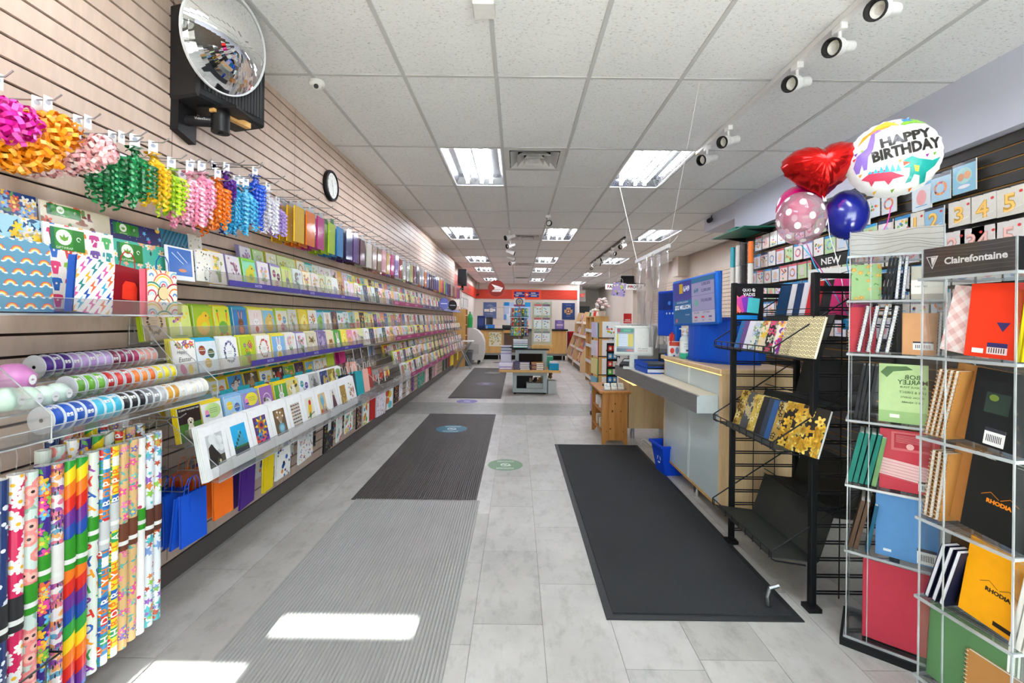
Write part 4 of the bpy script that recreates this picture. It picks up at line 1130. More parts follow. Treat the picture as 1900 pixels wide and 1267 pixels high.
def k_bunny(w, h, bg, cols, s):
    a = base(w, h, bg); c_ = cols[0]
    a.ell(-w * .1, h * .72, w * .055, h * .2, c_, 2, 12, .1).ell(w * .1, h * .72, w * .055, h * .2, c_, 2, 12, -.1)
    a.ell(-w * .1, h * .72, w * .025, h * .14, '#f0a8a8', 3, 10, .1).ell(w * .1, h * .72, w * .025, h * .14, '#f0a8a8', 3, 10, -.1)
    a.ell(0, h * .46, w * .2, h * .14, c_, 4, 16).ell(0, h * .2, w * .24, h * .2, c_, 3, 16).ell(0, h * .2, w * .14, h * .13, cols[-1], 4, 12)
    for s_ in (-1, 1): a.ell(s_ * w * .07, h * .49, .003, .004, '#22201e', 5, 6)
    return a.ell(0, h * .43, .004, .003, '#d85a6a', 5, 6)
def k_chick(w, h, bg, cols, s):
    a = base(w, h, bg); a.ell(-w * .02, h * .4, w * .36, h * .32, cols[0], 2, 18); a.ell(w * .12, h * .66, w * .2, h * .16, cols[0], 3, 16); a.ell(w * .04, h * .38, w * .16, h * .12, cols[-1], 4, 12, .5)
    a.ell(w * .16, h * .69, .005, .006, '#2a1a10', 5, 7); a.poly([(w * .3, h * .66), (w * .42, h * .63), (w * .3, h * .6)], '#ee7a1c', 5)
    for s_ in (-.14, .1): a.line(w * s_, h * .1, w * s_, h * .02, .004, '#ee7a1c', 3)
    return a
def k_carrots(w, h, bg, cols, s):
    a = base(w, h, bg)
    for s_ in (-1, 1):
        a.poly([(s_ * w * .3 - w * .06, h * .8), (s_ * w * .3 + w * .06, h * .8), (s_ * w * .26, h * .36)], '#ee7a22', 2)
        for t in (1.2, 1.57, 1.95): a.leaf(s_ * w * .3, h * .8, .02, '#3f9a2c', t, 3)
    a.ell(0, h * .3, w * .3, h * .22, cols[0], 3, 16).ell(-w * .18, h * .08, w * .09, h * .06, '#e8642c', 4).ell(w * .18, h * .08, w * .09, h * .06, '#e8642c', 4)
    return a
def k_basket(w, h, bg, cols, s):
    r = random.Random(s); a = base(w, h, bg); a.arc(0, h * .4, w * .3, w * .33, 0, pi, '#f2e8d8', 2, 12, 1.2)
    for _ in range(10): a.ell(r.uniform(-.22, .22) * w, h * (.42 + .1 * r.random()), w * .1, h * .09, r.choice(cols), 3, 9, r.random())
    a.poly([(-w * .32, h * .42), (w * .32, h * .42), (w * .24, h * .08), (-w * .24, h * .08)], cols[-1], 4)
    for k in range(3): a.line(-w * .28, h * (.16 + .1 * k), w * .28, h * (.16 + .1 * k), .002, '#f4ecdf', 5)
    return a
def k_flowers(w, h, bg, cols, s):
    r = random.Random(s); a = base(w, h, bg)
    for _ in range(9):
        u, v = r.uniform(-.3, .3) * w, h * r.uniform(.5, .85); a.line(u * .2, h * .2, u, v, .0018, '#5d8a3c', 2); a.flower(u, v, w * .1, r.choice(cols), lay=3)
    for _ in range(6): a.leaf(r.uniform(-.1, .1) * w, h * .3, .03, '#6a9a4a', r.random() * 3.1, 2)
    a.poly([(-w * .14, h * .3), (w * .14, h * .3), (w * .1, h * .06), (-w * .1, h * .06)], cols[-1], 4)
    return a
def k_photo(w, h, bg, cols, s):
    r = random.Random(s); a = base(w, h, bg); a.rect(-w / 2, 0, w / 2, h * .35, cols[0], 2)
    for _ in range(14): a.ell(r.uniform(-.4, .4) * w, h * r.uniform(.1, .9), w * r.uniform(.06, .16), h * r.uniform(.04, .1), r.choice(cols), 3, 9, r.random() * 3)
    a.ell(w * .02, h * .45, w * .18, h * .22, cols[-1], 4, 14).ell(w * .02, h * .66, w * .13, h * .11, cols[-1], 5, 12)
    for s_ in (-1, 1): a.ell(w * .02 + s_ * w * .05, h * .68, .003, .003, '#1a1210', 6, 6)
    return a.clip(-w / 2, 0, w / 2, h)
def k_dog(w, h, bg, cols, s):
    a = base(w, h, '#2c1a16'); a.rect(-w / 2, 0, w / 2, h * .52, '#4f7a33', 2)
    a.ell(.0, h * .26, w * .15, h * .26, '#efe6d2', 3, 14).ell(0, h * .56, w * .11, h * .12, '#f4ecda', 4, 14).ell(-w * .1, h * .56, w * .035, h * .09, '#e0d0b0', 5).ell(w * .1, h * .56, w * .035, h * .09, '#e0d0b0', 5).ell(0, h * .53, .006, .005, '#201614', 6, 8)
    for s_ in (-1, 1): a.ell(s_ * w * .045, h * .59, .003, .003, '#201614', 6, 6)
    a.rect(-w / 2, h * .88, w / 2, h, '#171314', 3); a.text("I'D DRIVE THE BUNNY VAN", 0, h * .93, h * .055, '#f2efe9', 4, .01, w * .9)
    return a.clip(-w / 2, 0, w / 2, h)
def k_speech(w, h, bg, cols, s):
    a = base(w, h, bg); a.ell(w * .05, h * .68, w * .4, h * .24, cols[0], 2, 20)
    for k in range(3): a.line(-w * .12, h * (.62 + .06 * k), w * .28, h * (.62 + .06 * k), .0022, '#6a7a5a', 3)
    a.ell(-w * .26, h * .62, w * .1, h * .12, '#e88ab8', 3, 12).rect(-w * .36, h * .52, -w * .16, h * .58, '#3f4a9a', 4)
    return a
def k_mat(inner):
    def f(w, h, bg, cols, s):
        a = base(w, h, '#f2f3f5'); b_ = inner(w * .64, h * .62, cols[0], cols[1:], s)
        for lay, pts, c_ in b_.p: a.p.append((lay + 1, [(u, v + h * .2) for u, v in pts], c_))
        return a
    return f
def i_elephant(w, h, bg, cols, s):
    a = base(w, h, '#bfc4c6'); a.rect(-w / 2, 0, w / 2, h * .3, '#4c4a3c', 2)
    for u, v, q in ((-.1, .85, .25), (.25, .75, .22), (.1, .6, .2), (.35, .5, .15)): a.ell(w * u, h * v, w * q, h * q * .7, '#e3e6e6', 2, 14)
    a.poly([(-w * .45, h * .1), (-w * .42, h * .62), (-w * .2, h * .72), (0, h * .5), (w * .2, h * .32), (w * .3, h * .1), (w * .05, h * .24), (-w * .1, h * .05)], '#2a2724', 3)
    a.ell(w * .15, h * .12, w * .06, h * .05, '#d9cbb0', 4); return a.clip(-w / 2, 0, w / 2, h)
def i_tri(w, h, bg, cols, s):
    a = base(w, h, '#22a6dc'); a.poly([(-w * .38, h * .28), (w * .38, h * .28), (0, h * .85)], '#2d8fb0', 2)
    for k in range(7): a.line(w * (-.3 + .1 * k), h * .28, w * (-.05 + .016 * k), h * .8, .0015, '#7ccbe4', 3)
    for k in range(5): a.ell(w * (-.4 + .12 * k), h * (.3 + .1 * k), w * .05, h * .06, '#2f4f3a', 4)
    return a.rect(-w / 2, 0, w / 2, h * .22, '#3f4348', 2).rect(-w / 2, h * .22, w / 2, h * .29, '#3a6a3c', 3)
def i_sun(w, h, bg, cols, s):
    a = base(w, h, '#5a2f68'); 
    for t in range(14): a.leaf(w * .05, h * .66, w * .5, '#f0c41c' if t % 2 else '#2f5fa8', 2 * pi * t / 14, 2)
    a.ell(w * .05, h * .66, w * .2, h * .14, '#c8402a', 4).ell(w * .05, h * .66, w * .12, h * .08, '#2c2a5a', 5)
    for i in range(5): a.flower(w * (-.38 + .19 * i), h * (.2 + .08 * (i % 2)), w * .2, ('#e0562c', '#3f9ac0', '#d8407a', '#f0a81c', '#7a4ab0')[i], '#2a3a8a', 3, 7)
    return a.clip(-w / 2, 0, w / 2, h)
def i_vase(w, h, bg, cols, s):
    a = base(w, h, '#6a5238'); a.ell(0, h * .8, w * .4, h * .22, '#8a6a44', 2)
    for u, v in ((-.15, .9), (.1, .85), (.25, .7), (-.2, .7)): a.line(0, h * .4, w * u, h * v, .0022, '#e4dccb', 3); a.ell(w * u, h * v, .008, .006, '#f2ece0', 4, 8)
    return a.ell(w * .02, h * .25, w * .28, h * .2, '#5f98b0', 4, 16).ell(w * .02, h * .25, w * .18, h * .12, '#8fc0cc', 5, 12).rect(-w / 2, 0, w / 2, h * .08, '#3c2c1c', 3).clip(-w / 2, 0, w / 2, h)
def i_butter(w, h, bg, cols, s):
    a = base(w, h, '#cfc8bb'); r = random.Random(s)
    for j in range(7):
        for i in range(4):
            u, v, c_ = w * (-.36 + .24 * i), h * (.08 + .14 * j), r.choice(['#3a2f3a', '#7a3a4a', '#4a5a7a', '#8a6a3a'])
            a.ell(u - .006, v, .007, .005, c_, 2, 6, .5).ell(u + .006, v, .007, .005, c_, 2, 6, -.5)
    return a
def i_parrot(w, h, bg, cols, s):
    a = base(w, h, '#e4e0d0'); a.ell(-w * .02, h * .5, w * .2, h * .36, '#e8b81c', 2, 16, -.3).ell(w * .06, h * .78, w * .15, h * .12, '#c8342a', 3, 12).leaf(0, h * .4, h * .4, '#2f7a4a', -1.9, 3).line(-w * .45, h * .15, w * .45, h * .3, .006, '#5a3c22', 3)
    return a
def i_bluetree(w, h, bg, cols, s):
    a = base(w, h, '#d8bc8a'); a.rect(-w * .06, h * .1, w * .06, h * .5, '#5a87a0', 2).ell(0, h * .65, w * .26, h * .26, '#6fa6c0', 3, 14).ell(0, h * .86, w * .14, h * .1, '#8fbccc', 4).rect(-w / 2, 0, w / 2, h * .12, '#b8763c', 2)
    return a.ell(-w * .25, h * .16, w * .16, h * .1, '#c0623c', 3).ell(w * .28, h * .15, w * .14, h * .09, '#b06a48', 3)
def i_witch(w, h, bg, cols, s):
    a = base(w, h, '#e9e6e4'); a.poly([(-w * .02, h * .97), (w * .14, h * .72), (w * .4, h * .1), (-w * .3, h * .08), (-w * .12, h * .7)], '#5a3548', 2)
    for k in range(6): a.line(0, h * .75, w * (-.28 + .12 * k), h * .02, .002, ('#8a4a5c', '#3a2a38')[k % 2], 3)
    return a.ell(w * .02, h * .74, w * .09, h * .06, '#d8c0ac', 4)
def i_ochre(w, h, bg, cols, s): return art_floral(w, h, '#a8843c', ['#d0a850', '#7a5a28', '#c8bc8a'], 16, '#5f6a38', s, .014)
def i_bouq(w, h, bg, cols, s): return art_floral(w, h, '#efece4', ['#8a1f3a', '#c8506a', '#2f6a4a'], 10, '#2f5a38', s, .018)

PAL = [['#e8739a', '#f0c24a', '#8fb04a', '#7aa6d8'], ['#2f3a6a', '#5a4a86', '#3f6a5a', '#8a94b8'], ['#c8342a', '#3f7a4a', '#e8a090'], ['#8a5ab0', '#e8c43c', '#5fa04a', '#e8869a'], ['#d8a23c', '#a8642c', '#6a8a4a'], ['#f0c81c', '#f4dc5a', '#e88a2c']]
# kind, background, palette, envelope, words
NEAR = {
 'MF': [(k_easter, '#f6f4ee', ['#e8506a', '#f0b42c', '#e8884a', '#8a5ab0'], '#e8d84a', 'white floral Happy Easter'), (k_eggs, '#dfeaf0', ['#8a3a2a', '#3f5a4a', '#c8a83c'], '#35b0d4', 'aqua three-egg'), (k_wreath, '#f2f3f4', PAL[1], '#eeeeee', 'white card with indigo wreath'), (k_flowers, '#b4c81c', ['#c82a5a', '#f0c41c', '#7a4ab0', '#b8783c'], '#d8dc3a', 'lime flower-basket'), (k_wreath, '#f4f1ec', PAL[2], '#f0e6b0', 'white card with red floral wreath'), (k_bunny, '#7fb4e0', ['#f4f2ee', '#f0d23c'], '#f0e04a', 'light blue bunny'), (k_flowers, '#eeeae6', ['#e8a0b0', '#f0c8a0', '#c8b8d8'], '#f2e6d8', 'pale bouquet'), (k_flowers, '#e8e4ec', ['#e86a9a', '#f080b0', '#3f6a4a'], '#8a78b8', 'lilac tulip-pot'), (k_tree, '#d8cdb4', ['#8a6a3c', '#a88a5a'], '#e8e0a8', 'tan pussy-willow'), (k_photo, '#7a6496', ['#8a76a8', '#9a86b4', '#6a5488', '#b8a8c8'], '#8a78b8', 'purple damask'), (k_basket, '#e6d8b4', ['#e8a03c', '#b8642c', '#c89a5a'], '#e8e0c0', 'cream egg-basket'), (k_bunny, '#4f9a3c', ['#f4f4f0', '#e8e8e4'], '#58a844', 'green rabbit'), (k_chick, '#f0dc28', ['#f8ec70', '#e8b81c'], '#f0e04a', 'yellow numeral'), (k_basket, '#e88aa8', ['#f0dc3c', '#f4e88a', '#e8a050'], '#e8c83c', 'pink chick-basket'), (k_flowers, '#f0d0d8', ['#c82a5a', '#e87a9a', '#b8784a'], '#d8dc6a', 'blush bouquet'), (k_basket, '#d8dca0', ['#6a9ac0', '#a8642c', '#b88a5a'], '#e8dc3c', 'sage basket'), (k_wreath, '#f4f4f2', PAL[3], '#f0f0ee', 'white wreath')],
 'MB': [(k_wreath, '#cdb69a', ['#6a4a2a', '#8a6a3a', '#4a3418'], '#b8cc2c', 'tan twig-wreath'), (k_tree, '#d5dd7c', ['#8a5ab0', '#e8a0b0', '#f0c43c', '#7ab04a'], '#b4c828', 'lime blossom-tree'), (k_chick, '#9fbf20', ['#f0c018', '#d8dc3c'], '#94b81c', 'green card with yellow chick'), (k_carrots, '#d8dc28', ['#6aa82c'], '#f0dc1c', 'yellow carrot-and-rabbit'), (k_bunny, '#2f7ab8', ['#7a4a2c', '#e8702c'], '#2f96b8', 'blue card with brown rabbit'), (k_bunny, '#f0e0dc', ['#f6f2f0', '#e0481c'], '#e8dc3c', 'white rabbit in red'), (k_chick, '#8ac0d8', ['#d8b24a', '#e8c86a'], '#f0e04a', 'sky blue chick'), (k_eggs, '#e6e0cc', ['#e8a03c', '#6a9ac0', '#c85a7a'], '#c8d83c', 'beige eggs'), (k_flowers, '#d8d4cc', ['#b8a88a', '#e8e0d0', '#a89878'], '#c8d048', 'grey lily'), (k_chick, '#f0d428', ['#f6e884', '#e8b01c'], '#f0dc2c', 'all-yellow chick'), (k_tree, '#efe9e2', ['#c8342a', '#3f7a4a', '#e8a03c'], '#f0d83c', 'white berry-branch'), (k_chick, '#9cc4e4', ['#8ab84a', '#6a9a3c'], '#2fa0b0', 'pale blue meadow'), (k_bunny, '#f2eee6', ['#c8a884', '#e8d8c0'], '#2fa0b0', 'white hare'), (k_photo, '#5a3448', ['#6a4a3a', '#8a6a4a', '#a8845a'], '#2fa0b0', 'plum bunny-photo'), (k_eggs, '#e2ecec', ['#3f9a6a', '#e87a9a', '#e8c43c'], '#2fa0b0', 'mint eggs'), (k_flowers, '#cfe4e8', ['#e86a8a', '#f0e8e0', '#7ab04a'], '#2fa0b0', 'aqua flower')],
 'TF': [(k_flowers, '#e6e0d8', ['#f0c01c', '#f4d84a', '#7a9a5a'], '#f0c22c', 'white daffodil-vase'), (k_tree, '#dcd6da', ['#b8869a', '#8a5a6a', '#c8a8b0'], '#8a7ab0', 'grey cherry-branch'), (k_chick, '#86cfa8', ['#c8c02c', '#8aa01c'], '#7ac032', 'mint egg-trio'), (k_flowers, '#e4dce0', ['#f0b45a', '#8ab0d8', '#c89ac8'], '#a89ac0', 'lilac hyacinth'), (k_eggs, '#cfd8b4', ['#8a3a6a', '#6a2a5a', '#c87a9a'], '#8a7ab0', 'sage plum-egg'), (k_bunny, '#c3d274', ['#7a7a7a', '#c8c8c0'], '#b4c84a', 'green hare'), (k_flowers, '#d8e0e0', ['#5a4a86', '#7a6ab0', '#3f6a5a'], '#e8e8e4', 'white lavender'), (k_flowers, '#f0e4c8', ['#c8342a', '#f0c41c', '#8a4a9a'], '#e89a2c', 'bright bouquet'), (k_flowers, '#e8dcd8', ['#c86a5a', '#e8b4a0', '#8a9a5a'], '#f0e8dc', 'cream bouquet'), (k_wreath, '#cfd2b0', PAL[4], '#c8d048', 'sage wreath'), (k_wreath, '#dfe4c8', PAL[3], '#e8ecd8', 'pale green script'), (k_basket, '#f0f0ec', ['#8a9ab0', '#c8c8c0', '#a8b0b8'], '#f4f4f2', 'white cross'), (k_photo, '#c8a46a', ['#8a4a2c', '#d8b45a', '#6a3a2c'], '#f0d23c', 'golden scene'), (k_flowers, '#e0dcf0', ['#e8506a', '#f0c41c', '#7ab04a'], '#e8a0b8', 'lavender garden'), (k_bunny, '#e8c8dc', ['#f6f2f4', '#d88ab0'], '#f0e04a', 'pink rabbit'), (k_flowers, '#f0ece0', ['#e8884a', '#8ab84a', '#c8506a'], '#e8dc5a', 'ivory flower'), (k_eggs, '#d4e4d8', ['#c86a9a', '#6a9ac0', '#e8c43c'], '#b8d04a', 'pale green eggs')],
 'TB': [(k_tree, '#e4dee6', ['#b88aa0', '#8a7ab0'], '#a89ac8', 'lilac branch'), (k_tree, '#bcd8a8', ['#f4f4f0', '#8ab04a', '#e8dc8a'], '#8ac82c', 'green blossom-field'), (k_flowers, '#d8d8c8', ['#f4f4f0', '#c8b85a', '#8a9a6a'], '#c8b83c', 'grey daisy'), (k_tree, '#cfd8a0', ['#8a9a4a', '#c8c06a'], '#a8b83c', 'olive sprig'), (k_flowers, '#cfe0a0', ['#e8ecd8', '#a8c84a', '#6a8a3a'], '#a8c83c', 'lime stems'), (k_wreath, '#e8e0cc', PAL[4], '#f0c83c', 'cream wreath'), (k_eggs, '#a8d4c4', ['#e8e0b0', '#4a8a7a', '#c8e0d0'], '#2fb0a0', 'teal eggs'), (k_flowers, '#e0e4d4', ['#7a9a4a', '#a8b87a', '#c8c8a0'], '#e8e8dc', 'pale green leaf'), (k_wreath, '#e8e4e0', PAL[0], '#f0f0ec', 'white garland'), (k_flowers, '#f0ece4', ['#d8a8b8', '#c8d0a0', '#a8c0d0'], '#f0f0ec', 'ivory posy')],
 'L1': [(k_bunny, '#f0f1f2', ['#2f6ab8', '#5a4a9a'], '#f0d41c', 'white card with blue rabbit ears'), (k_photo, '#3a2420', ['#6a4a34', '#a8785a', '#d8c0a8'], '#f0d41c', 'brown puppy-photo'), (k_eggs, '#eef0ea', ['#e8d43c', '#e87a4a', '#8ab0d8'], '#f0d41c', 'white patterned-egg'), (k_photo, '#4a9ad8', ['#6a3a2c', '#e8a0a8', '#f4e4dc'], '#f0d41c', 'blue framed-bunny'), (k_photo, '#5a4a34', ['#8a6a48', '#e8e0d4', '#b8946a'], '#f0d41c', 'brown lamb-photo'), (k_eggs, '#f2f2ee', ['#3f7ab0', '#e8c43c', '#c86a9a'], '#f0d41c', 'white two-egg'), (k_photo, '#2c1c20', ['#8a3a2c', '#e8e0d8', '#c8402a'], '#f0d41c', 'dark costume-photo'), (k_eggs, '#6ab02c', ['#e8dc3c', '#e88a2c', '#d84a6a'], '#f0d41c', 'green confetti-egg'), (k_photo, '#4a2a5a', ['#6a4a3a', '#d8b89a', '#8a5a4a'], '#f0d41c', 'violet mask'), (k_chick, '#7ab0d8', ['#e8c43c', '#d8702c'], '#f0d41c', 'light blue parrot'), (k_wreath, '#f2f2f0', PAL[5], '#f0d41c', 'white joke'), (k_carrots, '#f0ecd8', ['#c89a5a'], '#f0d41c', 'gold hare'), (k_photo, '#c8402a', ['#5a2a1c', '#e8c8a0', '#f0e0d0'], '#f0d41c', 'red rabbit'), (k_eggs, '#e8eef2', ['#5a8ac0', '#e8a0b8', '#f0d84a'], '#f0d41c', 'white pastel-egg')],
 'L2': [(k_dog, '#fff', ['#fff'], '#f0d41c', 'dog photo'), (k_speech, '#f0f1ee', ['#b8d88a'], '#f0d41c', 'white speech-bubble egg'), (k_eggs, '#a8d0f0', ['#f0d43c', '#4a6ab0', '#e8dc8a'], '#8ab8e0', 'sky blue cartoon-egg'), (k_speech, '#9a86c8', ['#e8dc3c'], '#7ab0e0', 'violet speech-bubble'), (k_basket, '#9a6ab0', ['#4a2c1c', '#5a3a2a', '#f4eef4'], '#f0d41c', 'purple chocolate-basket'), (k_bunny, '#5aa03c', ['#f4f2f0', '#3f7ab8'], '#f0d41c', 'green cartoon-bunny'), (k_photo, '#d8cc8a', ['#4a3424', '#e8c41c', '#f4f0e0'], '#f0d41c', 'comic-strip'), (k_eggs, '#f2f2f4', ['#3fa0a8', '#5a4a9a', '#8a5ab0'], '#f0f0f0', 'white turquoise-egg'), (k_photo, '#b8b8b4', ['#8a8a8a', '#d8d8d4', '#6a6a6a'], '#e8e8e8', 'grey people-photo'), (k_photo, '#2c3a6a', ['#4a5a9a', '#8a9ac8', '#c8a85a'], '#f2f2f2', 'indigo night'), (k_photo, '#8a7a2c', ['#c8a83c', '#5a4a1c', '#e8d88a'], '#f2f2f2', 'ochre field')],
 'L3': [(k_mat(i_elephant), '', ['#bbb', '#fff'], '#f4f4f4', 'matted elephant print'), (k_mat(i_tri), '', ['#22a6dc', '#fff'], '#f4f4f4', 'matted blue triangle-house print'), (k_mat(i_sun), '', ['#5a2f68', '#fff'], '#f4f4f4', 'matted sunflower print'), (k_mat(i_vase), '', ['#6a5238', '#fff'], '#f4f4f4', 'matted blue-vase print'), (k_mat(i_butter), '', ['#cfc8bb', '#fff'], '#f4f4f4', 'matted butterfly-chart print'), (k_mat(i_parrot), '', ['#e4e0d0', '#fff'], '#f4f4f4', 'matted yellow-parrot print'), (k_mat(i_bluetree), '', ['#d8bc8a', '#fff'], '#f4f4f4', 'matted blue-tree print'), (k_mat(i_witch), '', ['#e9e6e4', '#fff'], '#f4f4f4', 'matted cloaked-figure print'), (k_mat(i_ochre), '', ['#a8843c', '#fff'], '#f4f4f4', 'matted ochre print'), (k_mat(i_bouq), '', ['#efece4', '#fff'], '#f4f4f4', 'matted bouquet print')]}
GEN = []
gr = random.Random(77)
BGS = [('#f0eee8', 'white'), ('#d8e4ec', 'pale blue'), ('#f0d8dc', 'blush'), ('#e0d4e8', 'lilac'), ('#f0e08a', 'yellow'), ('#c8d89a', 'sage'), ('#4a6aa8', 'blue'), ('#c8404a', 'red'), ('#2f3a4a', 'navy'), ('#e8b45a', 'amber'), ('#8ac0b8', 'teal'), ('#3a2c34', 'dark'), ('#e88a5a', 'coral')]
for i in range(34):
    bgc, bn = BGS[i % len(BGS)]; kd, kn = [(k_flowers, 'bouquet'), (k_wreath, 'wreath'), (k_photo, 'photo'), (k_eggs, 'egg'), (k_bunny, 'rabbit'), (k_basket, 'basket'), (k_tree, 'tree'), (k_speech, 'verse')][(i * 5) % 8]
    GEN.append((kd, bgc, [gr.choice(sum(PAL, [])) for _ in range(4)], gr.choice(['#f2f2f0', '#f0d84a', '#e8e4dc', '#c8d048', '#e8a0b0', '#8ab0d8', '#f4f4f2', '#f4f4f2']), bn + ' ' + kn))
CARDM = {}
def card_mesh(spec, w, h, seed):
    k = (id(spec[0]), spec[1], tuple(spec[2]), spec[4], w, h)
    if k not in CARDM:
        a = spec[0](w, h, spec[1], spec[2], seed)
        if spec[0] in (k_eggs, k_speech, k_bunny, k_chick): a.rect(-w / 2, h * .93, w / 2, h, spec[3], 7)
        a.clip(-w / 2, 0, w / 2, h)
        CARDM[k] = slab('greeting_card', w, h, .003, a, '#f4f2ee', ('gloss',))
        q = MB()
        for j in range(3): q.box(-w / 2 - .004 - .003 * j, w / 2 - .004, .006 + .006 * j, .008 + .006 * j, 0, h + .004 + .004 * j, spec[3])
        me = q.mesh('envelope'); me.materials.append(MATS['matte']); CARDM[k] = (CARDM[k], me)
    return CARDM[k]
TIERS = {  # X of the card foot, z, lean, card w, h, words
 'TB': (-1.655, 1.600, -.16, .115, .165, 'upper rack back row'), 'TF': (-1.565, 1.505, -.16, .118, .17, 'upper rack front row'),
 'MB': (-1.645, 1.222, -.16, .135, .17, 'middle rack back row'), 'MF': (-1.53, 1.06, -.18, .14, .165, 'middle rack front row'),
 'L1': (-1.62, .86, -.2, .13, .135, 'low rack back row'), 'L2': (-1.49, .765, -.2, .135, .155, 'low rack middle row'), 'L3': (-1.335, .615, -.22, .175, .235, 'low rack front row'),
 'L4': (-1.40, .60, -.2, .125, .165, 'low rack front row')}
far_cards = MB()
START = {'TB': 2.72, 'TF': 2.33, 'MB': 2.02, 'MF': 2.05, 'L1': 2.12, 'L2': 2.04, 'L3': 2.005, 'L4': 5.5}
ENDS = {'TB': 11.9, 'TF': 11.9, 'MB': 11.9, 'MF': 11.9, 'L1': 11.9, 'L2': 11.9, 'L3': 3.75, 'L4': 11.9}
ncard = 0
for key in ('L3', 'L2', 'L1', 'MF', 'MB', 'TF', 'TB', 'L4'):
    X, z, lean, w, h, words = TIERS[key]
    Y = START[key]; i = 0; near = NEAR.get(key, [])
    while Y < ENDS[key]:
        if key in ('L1', 'L2') and 3.85 < Y < 5.45: Y = 5.5
        if i < len(near): spec = near[i]
        else: spec = GEN[(i * 7 + len(key) + ord(key[1])) % len(GEN)]
        hh = h
        jit = rnd.uniform(-.004, .004)
        if Y < 7.1:
            me, en = card_mesh(spec, w, hh, 3 + i)
            o = link('greeting_card', me, None, (X + rnd.uniform(-.003, .003), Y, z), (lean + rnd.uniform(-.03, .03), 0, pi / 2 + rnd.uniform(-.04, .04)))
            tag(o, '%s %s, %s along the %s' % (spec[4].replace(' print', ''), 'art print' if 'print' in spec[4] else 'card', nth(i + 1), words), 'card', 'greeting cards, ' + words)
            link('envelope', en, o)
            if key in ('L1', 'L2') and i < 9 and Y < 3.75:
                MB().box(-.05, .05, .024, .026, 0, .022, '#128a92').art(Art().text(('Humorous', 'Wishes', 'Kids', 'Bunny')[i % 4], 0, .011, .007, '#0b3f46', 1), .024).build('divider_tab', 'matte', o, (0, 0, hh + .012))
            ncard += 1
        else:
            a = spec[0](w, hh, spec[1], spec[2], 3 + i)
            far_cards.M = Matrix.Translation((X, Y, z)) @ Matrix.Rotation(pi / 2, 4, 'Z') @ Matrix.Rotation(lean, 4, 'X')
            far_cards.box(-w / 2, w / 2, 0, .003, 0, hh, spec[3])
            a.p = [q for q in a.p if q[0] <= 4][:14]; a.clip(-w / 2, 0, w / 2, hh)
            far_cards.art(a, 0, eps=.0004)
        Y += w + (.022 if Y < 3.4 and key not in ('L3',) else .008); i += 1
o = far_cards.build('greeting_card_mass', 'gloss'); o['kind'] = 'stuff'
tag(o, 'distant greeting cards filling the far end of the left wall racks', 'cards')

# ---- acrylic racks under the cards
SECT = [(1.95, 3.12, 'nearest'), (3.13, 4.3, 'second'), (4.31, 5.45, 'third'), (5.46, 7.1, 'fourth'), (7.11, 9.2, 'fifth'), (9.21, 11.95, 'farthest')]
def strip(rk, X, z, y0, y1, col, txt, h=.03):
    L = y1 - y0; a = Art().rect(-L / 2, 0, L / 2, h, col, 1)
    n = max(1, int(L / .5))
    for k in range(n):
        for s_, q in ((-.12, txt), (.1, '')): 
            if q: a.text(q, -L / 2 + L * (k + .5) / n + s_, h / 2, h * .5, '#c9c4ec' if col == '#40368c' else '#e8b8cc', 2)
    MB().box(-L / 2, L / 2, 0, .0015, 0, h, col).art(a, 0).build('header_strip', 'gloss', rk, (X, (y0 + y1) / 2, z), (0, 0, pi / 2))
for row, keys in (('upper', ('TB', 'TF')), ('middle', ('MB', 'MF')), ('low', ('L1', 'L2', 'L3'))):
    for si, (y0, y1, sw) in enumerate(SECT):
        if row == 'upper' and si == 0: y0 = 2.2
        rk = empty('card_rack')
        for key in keys:
            X, z = TIERS[key][:2]
            lip = .062 if key != 'L3' else .075
            MB().box(X - .06, X + .03, y0, y1, z - .014, z - .0105).build('tray', 'acrylic', rk)
            MB().box(X + .027, X + .03, y0, y1, z - .0105, z + lip).build('front_lip', 'acrylic', rk)
            MB().box(X + .0265, X + .0305, y0, y1, z + lip - .0015, z + lip).build('lip_edge', 'acrylic_edge', rk)
            MB().box(X + .0265, X + .0315, y0, y1, z - .014, z - .0105).build('tray_edge', 'acrylic_edge', rk)
            if key in ('TF', 'MF') and si in (0, 1): strip(rk, X + .032, z - .004, y0 + (.15 if si == 0 and key == 'TF' else .55 if si == 0 else 0), y1, '#40368c', 'EASTER')
            if key in ('TF', 'MF', 'L3') and si in (3, 4): strip(rk, X + .032, z - .004, y0, y1, '#9a2a62' if si == 3 or key != 'TF' else '#3a3560', 'BIRTHDAY', .05)
            if key == 'TF' and si == 5: strip(rk, X + .032, z - .004, y0, y1, '#8f9ad0', '', .04)
        Xb = TIERS[keys[0]][0] - .07; Xf, zf = TIERS[keys[-1]][:2]; zt = TIERS[keys[0]][1]
        for y in (y0 + .003, y1 - .003):
            MB().prism([(Xb, zf - .006), (Xf + .03, zf - .006), (Xf + .03, zf + .05), (Xb, zt + .14)], y - .0015, y + .0015).build('side_panel', 'acrylic', rk)
            MB().cyl((Xf + .03, y, zf + .05), (Xb, y, zt + .14), .0016, 5).build('side_edge', 'acrylic_edge', rk)
            MB().box(-1.728, Xb + .02, y - .002, y + .002, zf + .02, zf + .05).build('wall_clip', 'acrylic_edge', rk)
        tag(rk, '%s clear acrylic card rack, %s section from the near end' % (row, sw), 'card rack', 'acrylic card racks')
